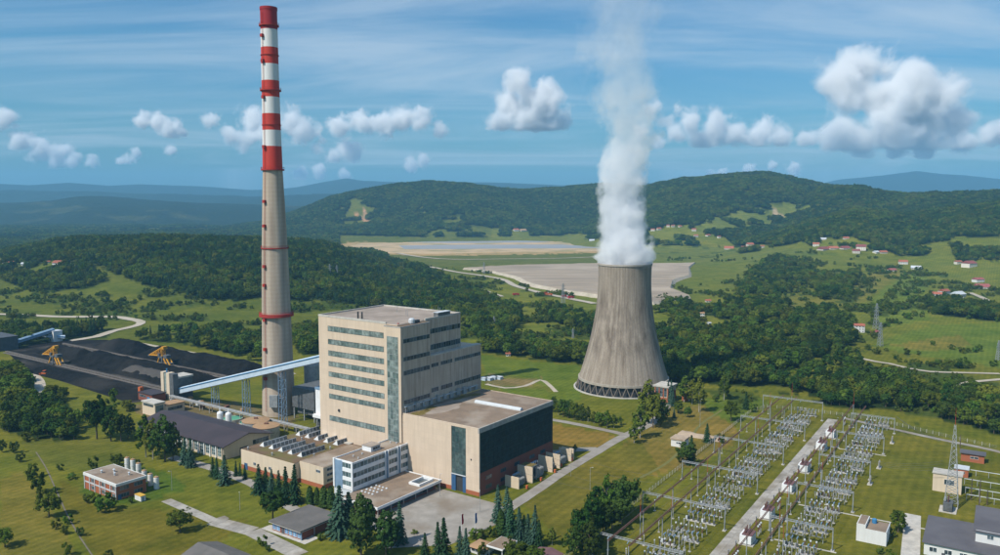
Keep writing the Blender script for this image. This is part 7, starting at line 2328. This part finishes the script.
for i, (x, y, w, r, st) in enumerate(((816, 246, 6, 0, 2), (824, 250, 11, 1, 1), (833, 249, 9, 0, 1), (845, 249, 8, 1, 1), (856, 253, 7, 1, 2), (861, 250, 9, 1, 3), (876, 253, 5, 2, 1), (883, 253, 7, 0, 1), (823, 240, 6, 2, 1), (846, 239, 5, 0, 1))):
    house(x, y, w, 'red-roofed house in the hamlet on the slope above the fields', ['tileroof', 'pinkroof', 'lightgrey'][r], 'housewall', st, 'hamlet houses above the fields')
for lab, x, y, w, r, wl_, st in (('white house with orange roof alone above the long meadow', 903, 264, 8, 'tileroof', 'whitewall', 2), ('low white house below the orange-roofed one', 892, 271, 7, 'pinkroof', 'whitewall', 1), ('grey shed row beside the lane through the hamlet', 916, 269, 9, 'lightgrey', 'housewall', 1),
    ('house with pink roof among trees under the dark hill', 969, 267, 11, 'pinkroof', 'housewall', 3), ('small house next to the pink-roofed one under the dark hill', 958, 264, 6, 'tileroof', 'housewall', 2), ('white gabled house above the red barn by the lane', 978, 282, 9, 'pinkroof', 'whitewall', 2), ('long red-roofed barn below the white gabled house', 982, 288, 12, 'pinkroof', 'whitewall', 1),
    ('white house with red roof beside the turquoise court', 937, 297, 8, 'tileroof', 'whitewall', 2), ('broad orange-roofed house behind the turquoise court', 944, 294, 9, 'tileroof', 'whitewall', 2), ('grey-roofed farm building next to the turquoise court', 958, 297, 11, 'lightgrey', 'housewall', 2), ('pale flat farm building below the grey-roofed one', 957, 301, 10, 'lightgrey', 'whitewall', 1),
    ('tall white village house with orange roof at the wood edge', 859, 332, 9, 'tileroof', 'whitewall', 3), ('low pink-roofed outbuilding beside the tall white village house', 875, 334, 7, 'pinkroof', 'housewall', 1),
    ('small white cottage in the wood beyond the cooling tower', 702, 317, 4, 'tantop', 'whitewall', 2), ('tiny white hut at the edge of a clearing in the wood', 709, 327, 3, 'lightgrey', 'whitewall', 2), ('orange-roofed cottage at the ash field corner', 708, 302, 5, 'tileroof', 'housewall', 1),
    ('lone house with red roof on the clearing under the middle hill', 516, 231, 5, 'tileroof', 'whitewall', 2), ('house on the same clearing with brownish roof', 523, 231, 6, 'tantop', 'housewall', 1), ('white building at the foot of the hill beside the plume', 592, 241, 5, 'lightgrey', 'whitewall', 1),
    ('tan-roofed hut in the meadow behind the boiler house', 508, 356, 4, 'tileroof', 'whitewall', 1), ('orange hut among bushes by the dirt track', 931, 393, 4, 'tileroof', 'housewall', 1)):
    house(x, y, w, lab, r, wl_, st)
for i, (x, y, w, st) in enumerate(((653, 231, 4, 2), (659, 230, 4, 2), (668, 227, 3, 2), (673, 227, 3, 2), (680, 227, 3, 1), (694, 231, 4, 2), (696, 237, 4, 2), (708, 236, 4, 1), (719, 238, 3, 2), (729, 249, 9, 1), (744, 248, 5, 1), (750, 246, 6, 2), (762, 248, 4, 2))):
    house(x, y, w, 'small red-roofed house in the village at the foot of the big hill', 'tileroof', 'housewall', st, 'village at the foot of the hill')
for i, (x, y, w) in enumerate(((3, 263, 9), (13, 264, 8), (25, 265, 6), (59, 264, 9), (48, 263, 4))):
    house(x, y, w, 'red-roofed farmhouse at the edge of the low wooded hill', 'tileroof' if i != 2 else 'lightgrey', 'whitewall', 1, 'farmhouses by the low hill')

# red and white vehicles parked by the ash road
for i, (x, y, m) in enumerate(((516, 296, 'redsteel'), (546, 295, 'redsteel'), (549, 296, 'orange'), (565, 298, 'redsteel'), (571, 299, 'flagred'))):
    X, Y, Z = hit(x, y)
    t = thing('parked_truck', 'red truck parked along the road by the ash field', 'truck', (X, Y, Z + .9), random.uniform(0, 1), 'trucks by the ash field')
    MB().box(-6, 2.5, -1.6, 1.6, 1.2, 4.2).build('load_body', m, t); MB().box(2.8, 5.5, -1.5, 1.5, .8, 3.6).build('cab', 'white' if i % 2 else m, t)
    for x_ in (-4, -2, 3.8):
        for y_ in (-1.5, 1.2): MB().tube((x_, y_, .6), (x_, y_ + .3, .6), .6, None, 8).build('wheel', 'darkmetal', t)
# white sheeted stacks behind the turbine hall
for i, (x, y) in enumerate(((484, 380), (489, 380), (494, 379), (499, 379))):
    X, Y = gp(x, y)
    t = thing('sheeted_stack', 'pale blue sheeted stack of material on the meadow behind the bay', 'stack', (X, Y, 0), RZ, 'sheeted stacks')
    MB().prism([(-2.4, -3), (2.4, -3), (2.4, 3), (-2.4, 3)], 0, 2.2).build('load', 'conveyor_skin', t); MB().box(-2.6, 2.6, -3.2, 3.2, 2.2, 2.5).build('sheet', 'lightgrey', t)

# ------------------------------------------------------------------ steam, clouds, haze
def vol_mat(name):
    m = bpy.data.materials.new(name); m.use_nodes = True
    N, L = m.node_tree.nodes, m.node_tree.links
    N.remove(N['Principled BSDF'])
    v = N.new('ShaderNodeVolumePrincipled')
    L.new(v.outputs[0], N['Material Output'].inputs['Volume'])
    return m, N, L, v
def mth(N, L, op, a, b=None, c=None, clamp=False):
    n = N.new('ShaderNodeMath'); n.operation = op; n.use_clamp = clamp
    for i, x in enumerate((a, b, c)):
        if x is None: continue
        if isinstance(x, (int, float)): n.inputs[i].default_value = x
        else: L.new(x, n.inputs[i])
    return n.outputs[0]

def steam():
    m, N, L, v = vol_mat('steam')
    v.inputs['Color'].default_value = (0.97, 0.98, 1.0, 1); v.inputs['Anisotropy'].default_value = 0.0
    tc = N.new('ShaderNodeTexCoord')
    sp = N.new('ShaderNodeSeparateXYZ'); L.new(tc.outputs['Object'], sp.inputs[0])
    z = sp.outputs[2]
    def curve(pts, x, lo, hi):
        """piecewise value over height"""
        r = N.new('ShaderNodeMapRange'); r.inputs['From Min'].default_value = 0; r.inputs['From Max'].default_value = 400
        L.new(x, r.inputs['Value'])
        f = N.new('ShaderNodeFloatCurve'); c = f.mapping.curves[0]
        for i, (p, q) in enumerate(pts):
            if i < 2: c.points[i].location = (p / 400, (q - lo) / (hi - lo))
            else: c.points.new(p / 400, (q - lo) / (hi - lo))
        f.mapping.update()
        L.new(r.outputs[0], f.inputs['Value'])
        return mth(N, L, 'MULTIPLY_ADD', f.outputs[0], hi - lo, lo)
    cx = curve([(0, 0), (60, -3), (110, 1), (160, -2), (200, -5), (240, 4), (300, 10), (400, 24)], z, -10, 30)
    R = curve([(0, 26), (12, 22.8), (28, 21), (50, 18.5), (80, 18.5), (110, 21), (140, 25.5), (180, 30), (230, 33), (400, 38)], z, 0, 40)
    D = curve([(0, 1), (45, .95), (72, .62), (95, .42), (120, .24), (150, .12), (190, .065), (230, .045), (300, .030), (400, .012)], z, 0, 1)
    E_ = curve([(0, .06), (30, .20), (70, .36), (110, .62), (160, .95), (400, 1.0)], z, 0, 1)
    # turbulent displacement
    def noise(scale, det, sz=1.0):
        mp = N.new('ShaderNodeMapping'); mp.inputs['Scale'].default_value = (1, 1, sz)
        L.new(tc.outputs['Object'], mp.inputs[0])
        n = N.new('ShaderNodeTexNoise'); n.inputs['Scale'].default_value = scale; n.inputs['Detail'].default_value = det; n.inputs['Roughness'].default_value = .6
        L.new(mp.outputs[0], n.inputs['Vector'])
        return n
    big = noise(0.034, 6, .7)
    dx = mth(N, L, 'SUBTRACT', sp.outputs[0], cx)
    ln = mth(N, L, 'SQRT', mth(N, L, 'ADD', mth(N, L, 'MULTIPLY', dx, dx), mth(N, L, 'MULTIPLY', sp.outputs[1], sp.outputs[1])))
    rel = mth(N, L, 'DIVIDE', ln, R)                                # 0 axis .. 1 edge
    nf = mth(N, L, 'SUBTRACT', big.outputs['Fac'], .5)
    fine = noise(0.080, 6)
    ff = mth(N, L, 'SUBTRACT', fine.outputs['Fac'], .5)
    edge = mth(N, L, 'SUBTRACT', mth(N, L, 'SUBTRACT', 1.0, rel), 0.0)
    edge = mth(N, L, 'ADD', edge, mth(N, L, 'MULTIPLY', nf, mth(N, L, 'MULTIPLY_ADD', E_, 2.4, .9)))
    edge = mth(N, L, 'ADD', edge, mth(N, L, 'MULTIPLY', ff, mth(N, L, 'MULTIPLY_ADD', E_, 1.1, 1.05)))
    soft = mth(N, L, 'MULTIPLY', edge, mth(N, L, 'MULTIPLY_ADD', E_, -5.0, 7.5), None, True)
    out = mth(N, L, 'MULTIPLY', mth(N, L, 'MULTIPLY', soft, D), 0.13)
    # vanish at the domain wall
    wall = mth(N, L, 'MULTIPLY', mth(N, L, 'SUBTRACT', 1.75, rel), 3.0, None, True)
    L.new(mth(N, L, 'MULTIPLY', out, wall), v.inputs['Density'])
    MATS['steam'] = m
    mb = MB()
    mb.lathe([(23.1, -3), (24, 2), (40, 12), (46, 60), (52, 150), (58, 260), (62, 392)], 28)
    o = mb.build('steam_plume', 'steam', None, loc=(107.4, 686, 108.3))
    tag(o, 'white steam column rising from the cooling tower and thinning out', 'steam plume', kind='stuff')
    m.cycles.volume_step_rate = 0.10
steam()

def cloud(name, lab, pts, Yc, dens, cat='cloud', grp=None, seed=0, ns=1.0, flat=True):
    """cumulus at distance Yc; lobes given as bearing x, y and radius in photo pixels"""
    k = Yc / 800.0
    P3 = []
    rnd = random.Random(seed)
    pts = [(x, y, r * 1.26) for x, y, r in pts]
    for x, y, r in pts:
        P3.append(Vector(((x - CX) * k, Yc + rnd.uniform(-.4, .4) * r * k, H + (YH - y) * k)))
    c = sum(P3, Vector()) / len(P3)
    m, N, L, v = vol_mat('cloud_vapour')
    v.inputs['Color'].default_value = (0.985, 0.985, 0.99, 1)
    tc = N.new('ShaderNodeTexCoord')
    pos = tc.outputs['Object']
    cur = None
    lo = Vector((1e9,) * 3); hi = Vector((-1e9,) * 3)
    for p, (x, y, r) in zip(P3, pts):
        q = p - c; rr = r * k
        d = N.new('ShaderNodeVectorMath'); d.operation = 'DISTANCE'; L.new(pos, d.inputs[0]); d.inputs[1].default_value = q
        f = mth(N, L, 'SUBTRACT', 1.0, mth(N, L, 'DIVIDE', d.outputs['Value'], rr))
        if cur is None: cur = f
        else:
            s = N.new('ShaderNodeMath'); s.operation = 'SMOOTH_MAX'; L.new(cur, s.inputs[0]); L.new(f, s.inputs[1]); s.inputs[2].default_value = .25; cur = s.outputs[0]
        for i in range(3): lo[i] = min(lo[i], q[i] - rr * 1.3); hi[i] = max(hi[i], q[i] + rr * 1.3)
    rm = sum(p[2] for p in pts) / len(pts) * k
    n = N.new('ShaderNodeTexNoise'); n.inputs['Scale'].default_value = ns * .85 / rm; n.inputs['Detail'].default_value = 9; n.inputs['Roughness'].default_value = .66
    n.inputs['Distortion'].default_value = .3
    off = N.new('ShaderNodeVectorMath'); off.operation = 'ADD'; off.inputs[1].default_value = (seed * 991.0, seed * 377.0, 0); L.new(pos, off.inputs[0]); L.new(off.outputs[0], n.inputs['Vector'])
    nf = mth(N, L, 'SUBTRACT', n.outputs['Fac'], .52)
    e = mth(N, L, 'ADD', cur, mth(N, L, 'MULTIPLY', nf, 2.9))
    e = mth(N, L, 'SUBTRACT', e, .10)
    e = mth(N, L, 'MINIMUM', e, mth(N, L, 'MULTIPLY_ADD', cur, 2.0, .56))
    if flat:
        zb = min(q[2] for q in [p - c for p in P3]) - rm * .35
        sp = N.new('ShaderNodeSeparateXYZ'); L.new(pos, sp.inputs[0])
        e = mth(N, L, 'SUBTRACT', e, mth(N, L, 'MULTIPLY', mth(N, L, 'MAXIMUM', mth(N, L, 'SUBTRACT', zb, sp.outputs[2]), 0), 2.2 / rm))
    e = mth(N, L, 'MULTIPLY', e, 1.9, None, True)
    e = mth(N, L, 'MULTIPLY', e, mth(N, L, 'MULTIPLY_ADD', e, .8, .2))
    # lobes fade out before the box
    L.new(mth(N, L, 'MULTIPLY', e, dens * 1.0 / rm), v.inputs['Density'])
    v.inputs['Anisotropy'].default_value = 0.0
    MATS['cloud_vapour'] = m
    o = MB().box(lo[0], hi[0], lo[1], hi[1], lo[2], hi[2]).build(name, 'cloud_vapour', None, loc=c)
    tag(o, lab, cat, grp)
    m.cycles.volume_step_rate = 0.19
    return o
CLOUDS = True
if CLOUDS:
    cloud('cumulus_cloud', 'bright towering cumulus cloud standing free between chimney and steam', [(519, 86, 17), (537, 99, 20), (512, 112, 18), (547, 116, 20), (528, 122, 22), (503, 122, 14), (560, 122, 12)], 25000, 6.0, seed=1)
    cloud('cumulus_cloud', 'largest double-headed cumulus cloud above the far blue ridge', [(846, 78, 24), (872, 70, 24), (905, 84, 22), (925, 100, 22), (880, 100, 28), (850, 98, 22), (838, 130, 22), (880, 132, 30), (920, 130, 28), (950, 125, 20), (860, 138, 22), (904, 108, 26), (918, 116, 24), (884, 118, 26)], 26000, 5.5, seed=2)
    cloud('cumulus_cloud', 'long low bank of cumulus trailing from the steam towards the double cloud', [(690, 122, 14), (712, 128, 17), (733, 132, 18), (757, 134, 16), (780, 138, 14), (800, 140, 12), (670, 134, 12), (700, 140, 14)], 25500, 4.5, seed=3)
    cloud('cumulus_cloud', 'cloud fragment reaching in beyond the double-headed cumulus', [(962, 142, 11), (980, 138, 13), (1000, 134, 14), (1018, 132, 14)], 25500, 4.5, seed=4)
    cloud('cumulus_cloud', 'small tilted cloud strip above the far western hills', [(12, 120, 11), (26, 142, 11), (44, 150, 14), (60, 155, 13), (76, 160, 10), (94, 164, 8), (4, 126, 9)], 25000, 3.6, seed=5)
    cloud('cumulus_cloud', 'little ragged cloud floating between cloud strip and chimney', [(147, 121, 10), (160, 124, 12), (174, 130, 11), (186, 134, 6)], 25000, 3.8, seed=6)
    cloud('cumulus_cloud', 'cloud partly hidden by the chimney', [(216, 122, 9), (234, 136, 10), (255, 122, 16), (250, 140, 14), (290, 124, 15), (306, 132, 14), (276, 138, 14), (320, 150, 10)], 25500, 4.0, seed=7)
    cloud('cumulus_cloud', 'flat topped cloud bank between chimney and free standing cumulus', [(342, 128, 13), (362, 124, 14), (384, 126, 13), (404, 120, 14), (424, 122, 12), (440, 130, 9), (350, 150, 14), (336, 158, 9)], 25500, 4.2, seed=8)
    cloud('cumulus_cloud', 'small low cloud puff just above the far mountain', [(412, 166, 9), (424, 162, 8), (304, 174, 10), (320, 172, 9), (346, 176, 7)], 27000, 3.0, seed=9)
    cloud('cumulus_cloud', 'pale low cloud puffs over the wooded hill crest', [(746, 171, 7), (720, 172, 6), (792, 170, 8), (708, 174, 5), (770, 166, 5)], 27000, 3.0, seed=10)
    cloud('cumulus_cloud', 'tiny wisps drifting beneath the ragged little cloud', [(140, 153, 6), (132, 160, 7), (173, 151, 7), (125, 162, 5)], 26000, 2.6, seed=11)

    cloud('cumulus_cloud', 'loose grey cloud veil linking steam and the long low bank', [(650, 110, 10), (664, 122, 10), (640, 132, 9), (655, 145, 9), (676, 112, 8)], 26000, 1.6, seed=12)
    cloud('cumulus_cloud', 'soft shaded cloud base under the double-headed cumulus', [(830, 146, 12), (860, 150, 14), (892, 152, 13), (925, 150, 14), (955, 148, 12), (820, 136, 10)], 26500, 1.8, seed=13)

def haze():
    m, N, L, v = vol_mat('haze')
    v.inputs['Color'].default_value = (0.28, 0.66, 1.0, 1)
    v.inputs['Density'].default_value = HAZE_DENSITY
    v.inputs['Anisotropy'].default_value = 0.0
    MATS['haze'] = m
    s = 20500
    o = MB().box(-s, s, -s, s, -4.0, 900).build('haze', 'haze')
    tag(o, 'thin blue summer haze filling the valley air', kind='stuff')
HAZE_DENSITY = 6.2e-5
haze()
